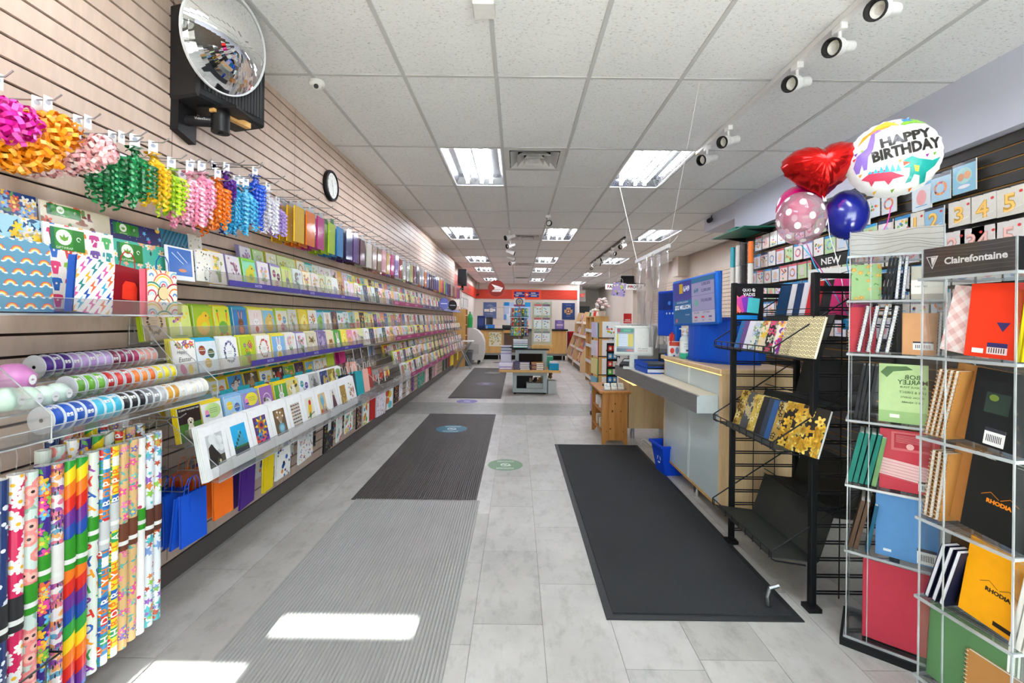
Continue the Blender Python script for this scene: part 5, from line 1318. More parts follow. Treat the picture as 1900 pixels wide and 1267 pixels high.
# round signs standing in the far end of the upper rack
for Yp, col, wd in ((9.0, '#6a72b4', 'violet-blue'), (10.2, '#2c2a30', 'black')):
    o = empty('round_sign', (-1.50, Yp, 1.64))
    m = MB(Matrix.Rotation(pi / 2, 4, 'X')); m.lathe([(0, .004), (.12, .004), (.12, 0), (0, 0)], 28, col, sm=False); m.build('disc', 'gloss', o, (0, 0, 0), (0, 0, pi / 4))
    MB().art(Art().rect(-.08, -.008, .08, .008, '#d8d6e2', 1), -.005).build('lettering', 'matte', o, (0, 0, 0), (0, 0, pi / 4))
    tag(o, '%s round sign on the far upper card rack' % wd, 'sign')

# ---- gift bags and magazines in the low rack past the art prints
LB = [('lime', '#b4c830', .12, .2, 3.86, -1.62, .86, 4, 'lime green'), ('pinkbag', '#c81f74', .1, .2, 4.12, -1.62, .9, 2, 'magenta'), ('blush', '#e8b0a0', .1, .12, 4.16, -1.53, .8, 2, 'blush pink'), ('navyb', '#2f3a44', .12, .22, 3.85, -1.42, .625, 3, 'dark slate'), ('tealb', '#1b9aa4', .14, .22, 4.03, -1.42, .63, 2, 'teal'), ('peachb', '#e8b0a0', .12, .22, 4.2, -1.42, .63, 1, 'peach'), ('redb', '#a81c1c', .11, .2, 4.36, -1.44, .65, 1, 'red')]
for key, col, w, h, Yp, X, z, n, wd in LB:
    for j in range(n):
        gift_bag(key, w, h, .012, col, None, (X - .026 * j, Yp - .035 * j, z), (-.14, 0, pi / 2 - .1), '%s paper gift bag in the low rack, %s' % (wd, ('front one', 'second', 'third', 'fourth')[j]), group='gift bags in the low rack', tagcol='#ee3a24' if key == 'redb' else None)
MG = [('#3a3230', '#b8b0a8', 'STAGS', 'dark wildlife'), ('#4a4038', '#c84a2a', 'RUSTIC', 'brown cabin'), ('#6a88b0', '#e8d84a', 'CANADA', 'blue mountain')]
for i, (c1, c2, tx, wd) in enumerate(MG):
    w, h = .19, .27
    a = k_photo(w, h, c1, ['#8a7a68', c1, '#c8b8a0', '#5a4c40'], 60 + i); a.rect(-w / 2, h * .84, w / 2, h * .98, c2 if i != 0 else '#2a2624', 7); a.text(tx, 0, h * .91, h * .1, '#f0ece4', 8, .02, w * .9)
    o = link('calendar', slab('calendar', w, h, .008, a), None, (-1.60, 4.5 + .22 * i, .80), (-.16, 0, pi / 2)); tag(o, '%s calendar in the low rack' % wd, 'calendar', 'calendars')
    a = k_photo(w * .9, h * .55, c2, ['#3a3230', '#e8e0d4', '#c84a3a'], 70 + i)
    o = link('calendar', slab('calendar', w * .9, h * .55, .01, a), None, (-1.45, 4.55 + .22 * i, .64), (-.16, 0, pi / 2)); tag(o, 'small calendar in front of the %s one' % wd, 'calendar', 'calendars')
o = link('index_card', slab('index_card', .1, .08, .001, base(.1, .08, '#eceae4')), None, (-1.64, 4.5, 1.08), (-.1, 0, pi / 2)); tag(o, 'blank white index card above the calendars', 'card')

# ---- gift bags on the lowest hooks
def ar_multi(seed, bg='#f4f2f0', n=70, cols=('#c8342a', '#2f5fa8', '#e8c43c', '#3f9a5a', '#8a4a9a', '#1c1c22'), r0=.006): return lambda w, h: art_spots(w, h, bg, list(cols), n, seed, r0)
def ar_balloons(w, h):
    a = base(w, h, '#eef1f2')
    for u, v, q, c_ in ((.1, .68, .16, '#e8c81c'), (-.2, .78, .17, '#c84a2c'), (-.16, .42, .15, '#ee7a2c'), (.12, .2, .17, '#5fc0c8')): a.ell(w * u, h * v, w * q * 1.4, h * q, c_, 2, 18)
    for k, c_ in enumerate(('#d9281c', '#f07a1a', '#f4d51c', '#2f9c3a', '#1d4aa6', '#6a2a8c')): a.line(-w * .48 + k * w * .02, 0, -w * .36 + k * w * .02, h * .62, w * .024, c_, 3)
    return a.clip(-w / 2, 0, w / 2, h)
BG = [('bl', '#1450c8', None, .14, .225, 1.97, .33, 7, 'royal blue', '#1450c8'), ('or', '#f2701a', None, .13, .22, 2.17, .36, 5, 'orange', '#f2701a'), ('pu', '#43137e', None, .145, .235, 2.36, .33, 6, 'deep purple', '#43137e'), ('ye', '#e8cc14', None, .11, .23, 2.56, .335, 2, 'yellow', '#e8cc14'),
      ('spot1', '#f0f0ee', ar_multi(1, '#f0efec', 20, ('#1c1c22', '#2f6a3a', '#e88a2c', '#2f5fa8'), .012), .16, .22, 2.72, .36, 2, 'white large-spotted', None), ('conf', '#f4f4f2', ar_multi(2), .24, .2, 3.0, .37, 2, 'white confetti-dotted', None), ('black1', '#17151c', ar_multi(3, '#17151c', 80), .2, .24, 3.36, .33, 2, 'black confetti', '#f4f4f2'), ('hats', '#eef2ee', lambda w, h: art_spots(w, h, '#eef2ee', ['#e8869a', '#5fb0a0', '#c8506a'], 16, 5, .016, True), .13, .22, 3.56, .34, 1, 'party-hat', '#f2f2ee'), ('dots', '#f4f4f2', ar_multi(6, '#f4f4f2', 30, ('#e8342a', '#2f8ad8', '#f0c81c', '#3fb04a'), .012), .2, .2, 3.78, .37, 2, 'white rainbow-dotted', None),
      ('black2', '#141218', ar_multi(7, '#141218', 80, ('#e8a03c', '#f0e0c8', '#c84a6a')), .14, .23, 4.0, .34, 2, 'black sprinkle', None), ('dino', '#f0f2ea', ar_multi(8, '#f0f2ea', 16, ('#6ab02c', '#ee7a2c', '#3f9ac0', '#e8c43c'), .018), .14, .24, 4.2, .33, 1, 'white dinosaur-print', None), ('red2', '#b81c1c', None, .13, .24, 4.38, .33, 1, 'bright red', None), ('blossom', '#e9e2ee', lambda w, h: art_floral(w, h, '#ece6f0', ['#d8a0c0', '#b87a9a', '#e8c8d8'], 26, '#4a4048', 9, .013), .24, .25, 4.66, .31, 3, 'lilac blossom', None), ('ball', '#eef1f2', ar_balloons, .24, .24, 4.95, .32, 1, 'white balloon-print', None),
      ('black3', '#141014', ar_multi(10, '#141014', 80, ('#e8a03c', '#e86a2c', '#f0e0c8')), .16, .24, 5.25, .34, 1, 'black popcorn-print', None), ('pinksp', '#f4eef2', ar_multi(11, '#f4eef2', 50, ('#d88ab0', '#3a2a34', '#e8c8d8')), .12, .24, 5.45, .34, 1, 'pale pink speckled', None), ('icons', '#f4f0ec', ar_multi(12, '#f4f0ec', 34, ('#c8342a', '#3f8a4a', '#e88a2c', '#5a3a8a'), .014), .26, .24, 5.8, .33, 2, 'white icon-print', None), ('violet', '#5a2a7a', ar_multi(13, '#6a3088', 50, ('#e8c43c', '#ee7a2c', '#f4f0f4')), .14, .24, 6.1, .34, 1, 'violet confetti', None), ('tealfl', '#2f9a86', lambda w, h: art_floral(w, h, '#2f9a86', ['#f0a0a0', '#f4e0d8', '#e8b08a'], 40, '#1c5a4c', 14, .016), .42, .26, 6.6, .32, 1, 'large teal floral', None), ('pinkpl', '#f0c8c8', ar_multi(15, '#f0d0d0', 40, ('#e8869a', '#f4f0ee')), .16, .26, 7.0, .33, 1, 'soft pink', None), ('black4', '#14121a', ar_multi(16, '#14121a', 80, ('#c8402a', '#f0e0c8', '#8a5ab0')), .2, .26, 7.35, .32, 1, 'black floral', None), ('pinkm', '#e8a0b0', ar_multi(17, '#f0c0c8', 60, ('#c8342a', '#f4f0ee', '#3f8a4a')), .3, .26, 7.8, .33, 1, 'pink mixed-print', None),
      ('gr', '#2c4a2c', None, .16, .26, 8.6, .32, 1, 'dark green', None), ('nv', '#2a2440', None, .16, .26, 8.95, .32, 1, 'dark indigo', None), ('rd3', '#8a2418', None, .14, .26, 9.3, .32, 1, 'brick red', None), ('ye2', '#f0d40c', None, .26, .28, 9.7, .31, 1, 'bright yellow', None), ('ye3', '#f0d810', None, .3, .28, 10.6, .34, 1, 'lemon yellow', None)]
for i, (key, col, fn, w, h, Yp, z, n, wd, tg) in enumerate(BG):
    for j in range(n):
        gift_bag(key, w, h, .01, col, fn, (-1.43 - (.27 / max(n, 2)) * j, Yp + rnd.uniform(-.012, .006) - .02 * j / n, z + rnd.uniform(-.004, .004)), (rnd.uniform(-.03, .1) * (1 if n > 2 else .3), 0, pi / 2 + rnd.uniform(-.1, .1)), '%s gift bag on a low hook, %s' % (wd, ('outermost', 'second in', 'third in', 'fourth in', 'fifth in', 'sixth in', 'innermost')[j]), group='gift bags on the lowest hooks', tagcol=tg if j == 0 else None, handle=col if tg == col else '#e8e8e8')
    hook(Yp - .01, z + h + .005, 'chrome peg hook carrying the %s gift bags' % wd, grp='lowest gift bag hooks')
# ================================================================== right side: notebook towers, wire rack
def notebook(w, h, t, col, art=None, spiral=None, pages='#f2f0ea', mat='gloss'):
    # stands on z=0, front towards -Y, spine on the left
    m = MB()
    m.box(-w / 2, w / 2, 0, .0014, 0, h, col).box(-w / 2, w / 2, t - .0014, t, 0, h, col)
    if not spiral: m.box(-w / 2, -w / 2 + .0014, 0, t, 0, h, col)
    if art: m.art(art, 0)
    o = m.build('notebook', mat)
    MB().box(-w / 2 + .002, w / 2 - .002, .0015, t - .0015, .0015, h - .0015, pages).build('pages', 'matte', o)
    if spiral:
        q = MB()
        n = int(h / .012)
        for k in range(n):
            z = .006 + k * h / n
            q.lathe([(t * .62, -.0013), (t * .72, 0), (t * .62, .0013)], 8, spiral, 0, (-w / 2, t / 2, z))
        s = q.build('spiral_binding', 'metal', o); s['kind'] = 'stuff'
    return o
def lab_art(w, h, col='#ffffff', x=.25, y=.12, lw=.28, lh=.16):
    a = Art(); u, v = w * x, h * y
    a.rect(u - w * lw / 2, v - h * lh / 2, u + w * lw / 2, v + h * lh / 2, '#f2f2f0', 2).rect(u - w * lw / 2, v + h * lh * .3, u + w * lw / 2, v + h * lh / 2, '#3a3a44', 3)
    for k in range(9): a.rect(u - w * lw * .38 + k * w * lw * .085, v - h * lh * .3, u - w * lw * .38 + k * w * lw * .085 + w * lw * .04, v + h * lh * .12, '#2a2a2a', 3)
    return a
class Tower:
    def __init__(s, cx, cy_, rz, w): s.M = Matrix.Translation((cx, cy_, 0)) @ Matrix.Rotation(rz, 4, 'Z'); s.rz = rz; s.w = w
    def put(s, o, x, y, z, tilt=0.0, roll=0.0, turn=0.0):
        o.location = s.M @ Vector((x, y, z)); o.rotation_euler = (tilt, roll, s.rz + turn); return o
def tower_body(T, levels, header, label, rows=None, split=.24):
    w = T.w; a = w / 2; b2 = a * .62
    r = empty('acrylic_tower', T.M.translation, T.rz)
    z0, z1 = levels[0], levels[-1]
    for z in levels:
        MB().bevbox(-a - .006, a + .006, -a - .006, b2 + .006, z - .004, z + .004, .0035).build('shelf', 'acrylic', r)
        for s in (-1, 1):
            MB().box(-a - .008, a + .008, -(a + .004) if s < 0 else b2 + .004, -(a + .009) if s < 0 else b2 + .009, z - .0045, z + .0045).build('shelf_edge', 'acrylic_edge', r)
            MB().box(s * (a + .004), s * (a + .009), -a - .008, b2 + .008, z - .0045, z + .0045).build('shelf_edge', 'acrylic_edge', r)
    for sx in (-1, 1):
        for sy in (-1, 1):
            MB().box(sx * a - .002, sx * a + .002, (-a if sy < 0 else b2) - .002, (-a if sy < 0 else b2) + .002, z0, header).build('corner_edge', 'acrylic_edge', r)
    d = -a + w * split
    # pinwheel panes
    for p0, p1 in (((-a, -a), (-a, b2)), ((a, -a), (a, b2)), ((-a, b2), (a, b2))):
        x0, x1 = sorted((p0[0], p1[0])); y0, y1 = sorted((p0[1], p1[1]))
        MB().box(x0 - .001, x1 + .001, y0 - .001, y1 + .001, z0, z1).build('pane', 'acrylic', r)
    MB().box(d - .0016, d + .0016, -a - .004, -a, z0, z1).build('pane_edge', 'acrylic_edge', r)
    MB().box(-a - .02, a + .02, -a - .02, b2 + .015, 0, z0 - .005, '#19191b').build('base', 'gloss', r)
    tag(r, label, 'display stand')
    return r
# tower A: back, no brand card in its header
TA = Tower(1.589, 1.868, radians(-39.3), .285)
LA = [.035, .39, .664, .934, 1.21, 1.43, 1.615]
ra = tower_body(TA, LA, 1.72, 'tall clear acrylic notebook tower behind the lettered one')
a = TA.w / 2
for s in (0, 1):
    q = Art().rect(-a, 0, a, .1, '#b9b3ad', 1)
    for k in range(6):
        for i in range(8):
            u0, u1 = -a + 2 * a * i / 8, -a + 2 * a * (i + 1) / 8; f = lambda u: .012 + .016 * k + .008 * sin(u * 18 + k) + .006 * sin(u * 33)
            q.line(u0, f(u0), u1, f(u1), .0016, '#6f6a66', 2)
    q.clip(-a, 0, a, .1)
    M_ = MB(Matrix.Rotation(-pi / 2 * s, 4, 'Z')); M_.art(q, -a + .002); M_.build('header_card', 'film', ra, (0, 0, 1.617))
    M_ = MB(Matrix.Rotation(-pi / 2 * s, 4, 'Z')); M_.box(-a, a, -a - .002, -a, 0, .105); M_.build('header_pane', 'acrylic', ra, (0, 0, 1.617))
def spines(T, n, x0, y, z, w, h, t, col, words, cat='notebook', roll=.14, spiral=None, step=None, grp='notebooks in the acrylic towers', pages='#f2f0ea', edge_front=False):
    # books standing edge-on: spine to the viewer
    proto = None
    for k in range(n):
        x = x0 + (step or t * 1.25) * k
        if proto is None: o = proto = notebook(w, h, t, col, None, spiral, pages)
        else: o = copy_to(proto, (0, 0, 0))
        y = -T.w / 2 + .014 + w / 2
        T.put(o, x, y, z + t * abs(sin(roll)) + .001, 0, roll, pi / 2 if not edge_front else -pi / 2)
        o.rotation_euler = (Matrix.Rotation(T.rz, 3, 'Z') @ Matrix.Rotation(roll, 3, 'Y') @ Matrix.Rotation(pi / 2 if not edge_front else -pi / 2, 3, 'Z')).to_euler()
        tag(o, '%s, %s' % (words, ('leftmost', 'second from its left', 'third from its left', 'fourth from its left', 'fifth')[k]) if n > 1 else words, cat, grp)
def cover(T, x, y, z, w, h, t, col, art, words, tilt=-.06, roll=0.0, turn=0.0, spiral=None, mat='gloss'):
    o = notebook(w, h, t, col, art, spiral, mat=mat); T.put(o, x, y, z + w / 2 * abs(sin(roll)) + .002, tilt, roll, turn)
    return tag(o, words, 'notebook', 'notebooks in the acrylic towers')
f = -a + .02
# level 1 (top)
cover(TA, -.09, f + .03, LA[5] + .006, .1, .15, .006, '#9dbf8a', art_floral(.1, .15, '#9dbf8a', ['#d8a05a', '#c8b46a'], 14, '#6a9a5a', 3, .01), 'pale green patterned notebook on the top shelf of the rear tower')
spines(TA, 3, -.03, f + .06, LA[5] + .006, .13, .165, .009, '#1a1a1c', 'slim black notebook spine on the rear tower top shelf', roll=.13)
spines(TA, 2, .012, f + .06, LA[5] + .006, .13, .17, .012, '#16457e', 'blue spiral notebook edge on the rear tower top shelf', roll=.07, spiral='#e8e8ee', step=.02)
cover(TA, .1, f + .012, LA[5] + .006, .1, .13, .012, '#b9b3a6', Art().rect(-.05, .02, .05, .075, '#efece0', 2).rect(-.01, .08, .05, .105, '#8fa8bf', 2).text('carnet', -.02, .05, .008, '#6a6a6a', 3), 'grey boxed notebook with cream band on the rear tower')
# level 2
cover(TA, -.1, f + .02, LA[4] + .006, .09, .19, .012, '#c8404c', None, 'red spiral notebook on the second shelf of the rear tower', spiral='#b8864a')
spines(TA, 4, -.105, f + .05, LA[4] + .006, .15, .195, .014, '#16406f', 'thick blue spiral notebook edge on the rear tower second shelf', roll=.16, spiral='#f0f0f4', step=.03)
cover(TA, .085, f + .012, LA[4] + .006, .12, .165, .01, '#cf9a6c', Art().rect(-.05, .1, .05, .102, '#a8784c', 2).p and None or lab_art(.12, .165, x=.02, y=.22, lw=.5, lh=.2), 'kraft brown notebook with white label on the rear tower', mat='matte')
spines(TA, 2, .135, f + .03, LA[4] + .006, .1, .17, .01, '#2a2a2c', 'black spiral notebook edge beside the kraft one', roll=.04, spiral='#c8ccd0')
# level 3
spines(TA, 4, -.115, f + .06, LA[3] + .006, .15, .225, .011, '#1c1e22', 'slim black notebook spine on the rear tower third shelf', roll=.13)
w_, h_ = .15, .235
q = base(w_, h_, '#b9d49a').rect(-w_ / 2, 0, w_ / 2, h_ * .2, '#9cc080', 2)
q.poly([(-.07, .2), (-.05, .225), (.01, .228), (.03, .215), (-.03, .205), (-.05, .18)], '#5a7a50', 3)
for k, (t_, s_) in enumerate((('BOB', .018), ('MARLEY', .018), ('EXODUS TOUR', .008), ('LIVE & DIRECT', .009), ('SPECIAL GUESTS', .007), ('LEE 31 SQUARE', .008))): q.text(t_, .028, .185 - .02 * k, s_, '#3c5a34', 4, .01, .09, mirror=True)
q.rect(-.04, .02, -.01, .034, '#f2f2ee', 4)
cover(TA, .03, f + .012, LA[3] + .006, w_, h_, .008, '#b9d49a', q, 'light green notebook with mirrored concert lettering on the rear tower')
# level 4
spines(TA, 4, -.13, f + .06, LA[2] + .006, .15, .215, .017, '#0f7a6c', 'teal notebook spine on the rear tower fourth shelf', roll=.19, step=.02)
spines(TA, 1, -.05, f + .06, LA[2] + .006, .15, .205, .016, '#6f9a62', 'green notebook spine after the teal ones', roll=.16)
w_, h_ = .18, .24
q = base(w_, h_, '#c43c4c').rect(-w_ * .3, h_ * .66, w_ * .42, h_ * .97, '#cf6a70', 2).rect(-w_ * .25, h_ * .7, w_ * .38, h_ * .94, '#b02c3c', 3).ell(w_ * .02, h_ * .74, .012, .012, '#e6b0b0', 4)
for k in range(6): q.line(-w_ * .22, h_ * (.8 + .022 * k), w_ * .34, h_ * (.8 + .022 * k), .0015, '#d88a90', 4)
q.poly([(-w_ / 2, h_ * .52), (w_ / 2, h_ * .42), (w_ / 2, h_ * .14), (-w_ / 2, h_ * .24)], '#e9c4c4', 3)
for k in range(6): q.line(-w_ / 2, h_ * (.47 - .05 * k), w_ / 2, h_ * (.38 - .05 * k), .0016, '#c86a74', 4)
for l_ in lab_art(w_, h_, x=.3, y=.13).p: q.p.append((l_[0] + 4, l_[1], l_[2]))
cover(TA, .05, f + .012, LA[2] + .006, w_, h_, .02, '#a8283a', q.clip(-w_ / 2, 0, w_ / 2, h_), 'red notebook with typewriter print on the rear tower')
# level 5
spines(TA, 2, -.125, f + .06, LA[1] + .006, .15, .21, .014, '#5a4230', 'brown notebook spine on the rear tower fifth shelf', roll=.2)
spines(TA, 1, -.07, f + .06, LA[1] + .006, .15, .2, .013, '#0f5a78', 'petrol blue notebook spine beside the brown ones', roll=.15)
q = base(.19, .245, '#5b8fc6'); q.rect(-.07, .02, -.045, .03, '#e8ecf2', 2)
for l_ in lab_art(.19, .245, x=.32, y=.14, lw=.3, lh=.24).p: q.p.append((l_[0] + 2, l_[1], l_[2]))
cover(TA, .045, f + .012, LA[1] + .006, .19, .245, .012, '#4f84bc', q, 'sky blue notebook with barcode label on the rear tower', mat='matte')
# level 6
for k in range(4):
    cover(TA, .02, f + .012 + .017 * k, LA[0] + .006, .22, .315 - .004 * k, .014, ('#c23a4c', '#c23a4c', '#3a3438', '#c23a4c')[k], None, 'large red notebook at the foot of the rear tower, ' + ('front one', 'second', 'third', 'last'  )[k], mat='matte')

# tower B: near, lettered header
TB_ = Tower(1.475, 1.35, radians(-83), .25)
LBv = [.04, .18, .44, .70, .965, 1.23, 1.486]
rb = tower_body(TB_, LBv, 1.585, 'clear acrylic notebook tower with black lettered header at the front', split=.3)
a = TB_.w / 2
q = Art().rect(-a, 0, a, .096, '#3a332f', 1)
for k in range(7):
    for i in range(8):
        u0, u1 = -a + 2 * a * i / 8, -a + 2 * a * (i + 1) / 8; fz = lambda u: .01 + .013 * k + .005 * sin(u * 14 + k * .7)
        q.line(u0, fz(u0), u1, fz(u1), .0012, '#6a5f58', 2)
q.clip(-a, 0, a, .096)
q.text('Clairefontaine', .022, .05, .022, '#f4f2ee', 4, .03, .165)
q.poly([(-.115, .07), (-.078, .07), (-.096, .028)], '#f4f2ee', 4).poly([(-.111, .0675), (-.083, .0675), (-.097, .034)], '#3a332f', 5).poly([(-.1, .066), (-.084, .066), (-.096, .04), (-.098, .05)], '#f4f2ee', 6)
MB().art(q, -a + .002).build('header_card', 'film', rb, (0, 0, 1.489))
MB().box(-a, a, -a - .002, -a, 0, .096).build('header_pane', 'acrylic', rb, (0, 0, 1.489))
M_ = MB(Matrix.Rotation(pi / 2, 4, 'Z')); M_.box(-a, a, -a, -a + .002, 0, .096, '#16161a'); M_.build('header_side_card', 'film', rb, (0, 0, 1.489))
f = -a + .018
w_, h_ = .13, .21
q = base(w_, h_, '#f0d4cf')
for j in range(9):
    for i in range(6): q.poly([(-w_ / 2 + w_ * i / 5.5, h_ * j / 8.5), (-w_ / 2 + w_ * (i + .5) / 5.5, h_ * (j + .5) / 8.5), (-w_ / 2 + w_ * i / 5.5, h_ * (j + 1) / 8.5), (-w_ / 2 + w_ * (i - .5) / 5.5, h_ * (j + .5) / 8.5)], '#e0b4b0' if (i + j) % 2 else '#f8ece8', 2)
cover(TB_, -.045, f + .03, LBv[5] + .006, w_, h_, .012, '#efd0cc', q.clip(-w_ / 2, 0, w_ / 2, h_), 'pink geometric notebook on the top shelf of the lettered tower', roll=.17)
w_, h_ = .16, .22
q = base(w_, h_, '#ea3a1c').rect(-.06, .012, -.03, .026, '#f2f2ee', 3).rect(-.022, .012, .028, .045, '#f2d8d4', 3).rect(-.022, .032, .028, .045, '#3a3468', 4).rect(.05, .006, .07, .045, '#2a3468', 3).poly([(-.005, .105), (.028, .105), (.012, .078)], '#3a3468', 3)
for k in range(7): q.rect(-.017 + .006 * k, .016, -.0145 + .006 * k, .03, '#2a2a2a', 4)
cover(TB_, .055, f + .012, LBv[5] + .006, w_, h_, .01, '#e2341a', q, 'bright red notebook with barcode sticker on the lettered tower', roll=.05)
spines(TB_, 2, .125, f, LBv[5] + .006, .15, .2, .01, '#e8d81c', 'yellow notebook edge beside the bright red one', roll=.1)
spines(TB_, 4, -.115, f + .05, LBv[4] + .006, .16, .225, .012, '#a8743c', 'copper spiral notebook edge on the lettered tower second shelf', roll=.2, spiral='#e0b890', step=.016)
cover(TB_, -.02, f + .035, LBv[4] + .006, .15, .23, .012, '#b98248', None, 'kraft notebook behind the black one on the lettered tower', roll=.12, mat='matte')
q = lab_art(.15, .225, x=-.02, y=.14, lw=.34, lh=.22); q.rect(-.04, .1, .02, .16, '#2c3a34', 1).ell(-.02, .145, .012, .01, '#6a7a34', 2)
cover(TB_, .055, f + .012, LBv[4] + .006, .15, .225, .014, '#1d1e20', q, 'black notebook with barcode label on the lettered tower', roll=.1)
spines(TB_, 3, -.115, f + .05, LBv[3] + .006, .16, .225, .013, '#a8743c', 'copper spiral notebook edge on the lettered tower third shelf', roll=.12, spiral='#e4d4c4', step=.018)
cover(TB_, -.03, f + .035, LBv[3] + .006, .15, .235, .012, '#b98248', None, 'kraft notebook behind the black pad on the lettered tower', roll=.14, mat='matte')
def rhodia(w, h, bg, fg):
    q = base(w, h, bg); q.text('RHODIA', .0, h * .45, h * .055, fg, 3, .05, w * .62)
    for s in (-1, 1): q.line(s * w * .14 - .022, h * .5, s * w * .14, h * .56, .0014, fg, 3).line(s * w * .14, h * .56, s * w * .14 + .022, h * .5, .0014, fg, 3)
    q.rect(-w * .3, h * .965, -w * .15, h * .97, '#c8c8c8', 3).rect(w * .15, h * .965, w * .3, h * .97, '#c8c8c8', 3)
    return q
cover(TB_, .055, f + .012, LBv[3] + .006, .17, .235, .014, '#1f1f1e', rhodia(.17, .235, '#1f1f1e', '#e8861c'), 'black pad with orange brand lettering on the lettered tower', roll=.1)
spines(TB_, 3, -.12, f + .04, LBv[2] + .006, .15, .2, .013, '#1a1c34', 'curved dark notebook with white page edges on the lettered tower', roll=.26, step=.022, edge_front=True, pages='#f4f4fa')
cover(TB_, -.03, f + .04, LBv[2] + .006, .13, .22, .014, '#4c3820', None, 'dark brown notebook behind the yellow pad', roll=.05, mat='matte')
q = rhodia(.175, .235, '#f6a90c', '#2a2018'); q.rect(.0, h_ * .06, .08, h_ * .12, '#2a2018', 3)
cover(TB_, .055, f + .012, LBv[2] + .006, .175, .235, .014, '#e89a08', q, 'bright yellow pad with brand lettering on the lettered tower', roll=.1)
spines(TB_, 3, .118, f - .005, LBv[2] + .006, .14, .21, .012, '#e8e6e0', 'pale notebook edge beside the yellow pad', roll=.16)
for k in range(3):
    cover(TB_, -.02, f + .012 + .018 * k, LBv[1] + .006, .21, .24 - .004 * k, .014, '#5f8a5c', None, 'large green notebook low on the lettered tower, ' + ('front one', 'middle one', 'back one')[k], mat='matte')
cover(TB_, .06, f, LBv[1] + .006, .13, .17, .012, '#b98248', None, 'small kraft spiral notebook at the corner of the lettered tower', spiral='#d8c0a0', mat='matte')

# ------------------------------------------------------------------ black wire rack with stepped shelves
rk = empty('wire_rack', (0, 0, 0))
PF = [(1.315, 2.685), (1.39, 2.065)]; PB = [(1.70, 2.685), (1.775, 2.065)]
for (x, y) in PF + PB:
    MB().bevbox(-.014, .014, -.014, .014, .02, 1.575, .002, '#161618').build('post', 'gloss', rk, (x, y, 0))
    MB().box(-.03, .03, -.03, .03, 0, .02, '#161618').build('foot', 'gloss', rk, (x, y, 0))
for k in range(2):
    (x0, y0), (x1, y1) = PF[k], PB[k]
    for z in (1.56, 1.5): MB().box(x0, x1, y0 - .01, y0 + .01, z - .012, z + .012, '#161618').build('top_bar', 'gloss', rk)
    wr_me = MB().cyl((0, 0, 0), (x1 - x0, 0, 0), .0038, 6, '#17171a').mesh('wire'); wr_me.materials.append(MATS['gloss'])
    for j in range(19):
        for d_ in (-.006, .006): link('wire', wr_me, rk, (x0, y0, .08 + .078 * j + d_))
    for xx in (.13, .26): MB().cyl((x0 + xx, y0 + .004, .05), (x0 + xx, y0 + .004, 1.5), .0028, 6, '#17171a').build('upright_wire', 'gloss', rk)
MB().box(1.70, 1.75, 2.05, 2.69, 1.55, 1.57, '#161618').build('back_bar', 'gloss', rk)
def rshelf(zl):
    y0, y1 = 2.085, 2.665
    pr = [(1.21, zl), (1.43, zl - .025), (1.50, zl + .19), (1.68, zl + .17), (1.735, zl + .39)]
    for nme, i in (('tray_board', 0), ('back_board', 1), ('upper_tray_board', 2), ('upper_back_board', 3)):
        (xa, za), (xb, zb) = pr[i], pr[i + 1]
        nx, nz = -(zb - za), (xb - xa); L = sqrt(nx * nx + nz * nz); nx, nz = nx / L * .005, nz / L * .005
        m = MB(); m.prism([(xa, za), (xb, zb), (xb - nx, zb - nz), (xa - nx, za - nz)], y0, y1, '#353733'); m.build(nme, 'matte', rk)
    for dz in (.006, .032):
        MB().cyl((1.20, y0 - .02, zl + dz), (1.20, y1 + .02, zl + dz), .0032, 6, '#17171a').build('lip_rail', 'gloss', rk)
        MB().cyl((1.50, y0, zl + .19 + dz), (1.50, y1, zl + .19 + dz), .0025, 6, '#17171a').build('step_rail', 'gloss', rk)
    for k in range(9):
        y = y0 + (y1 - y0) * k / 8; MB().cyl((1.20, y, zl - .004), (1.20, y, zl + .034), .0025, 6, '#17171a').build('lip_wire', 'gloss', rk)
    for y in (y0 - .02, y1 + .02):
        MB().tube([(1.20, y, zl + .034), (1.20, y, zl + .0), (1.22, y, zl - .01), (1.36, y, zl - .03)], .004, 6, '#17171a').build('bracket', 'gloss', rk)
        MB().cyl((1.20, y, zl + .034), (1.66, y, zl + .34), .0035, 6, '#17171a').build('diagonal_brace', 'gloss', rk)
for zl in (1.19, .745, .235): rshelf(zl)
MB().tube([(1.23, 2.05, .12), (1.19, 2.06, .1), (1.18, 2.06, .06), (1.185, 2.06, .02)], .009, 10, '#9a9c9e').build('foot_spring', 'metal', rk)
tag(rk, 'black wire notebook rack with stepped shelves', 'rack')
def rbook(Y, X, z, w, h, t, col, art, words, tilt=-.32, turn=0.0, roll=0.0):
    o = notebook(w, h, t, col, art); o.location = (X, Y, z); o.rotation_euler = (Matrix.Rotation(-pi / 2 + turn, 3, 'Z') @ Matrix.Rotation(tilt, 3, 'X') @ Matrix.Rotation(roll, 3, 'Y')).to_euler()
    return tag(o, words, 'notebook', 'notebooks on the wire rack')
def ornate(bg, cols, seed, n=60, r0=.008):
    def fn(w, h):
        r = random.Random(seed); q = base(w, h, bg)
        for _ in range(n):
            u, v = (r.random() - .5) * w, h * r.random(); (q.flower(u, v, r0 * 1.7, r.choice(cols), cols[-1], 2) if r.random() < .5 else q.leaf(u, v, r0 * 2, r.choice(cols), r.random() * 6, 2))
        return q.clip(-w / 2, 0, w / 2, h)
    return fn
def lattice(bg, c1, c2):
    def fn(w, h):
        q = base(w, h, bg); s = .022
        for j in range(int(h / s) + 1):
            for i in range(int(w / s) + 1):
                u, v = -w / 2 + s * (i + .5 * (j % 2)), s * j; q.arc(u, v, s * .32, s * .46, 0, 2 * pi, c1, 2, 8); q.star(u, v, s * .2, c2, 3, 4, .4)
        return q.clip(-w / 2, 0, w / 2, h)
    return fn
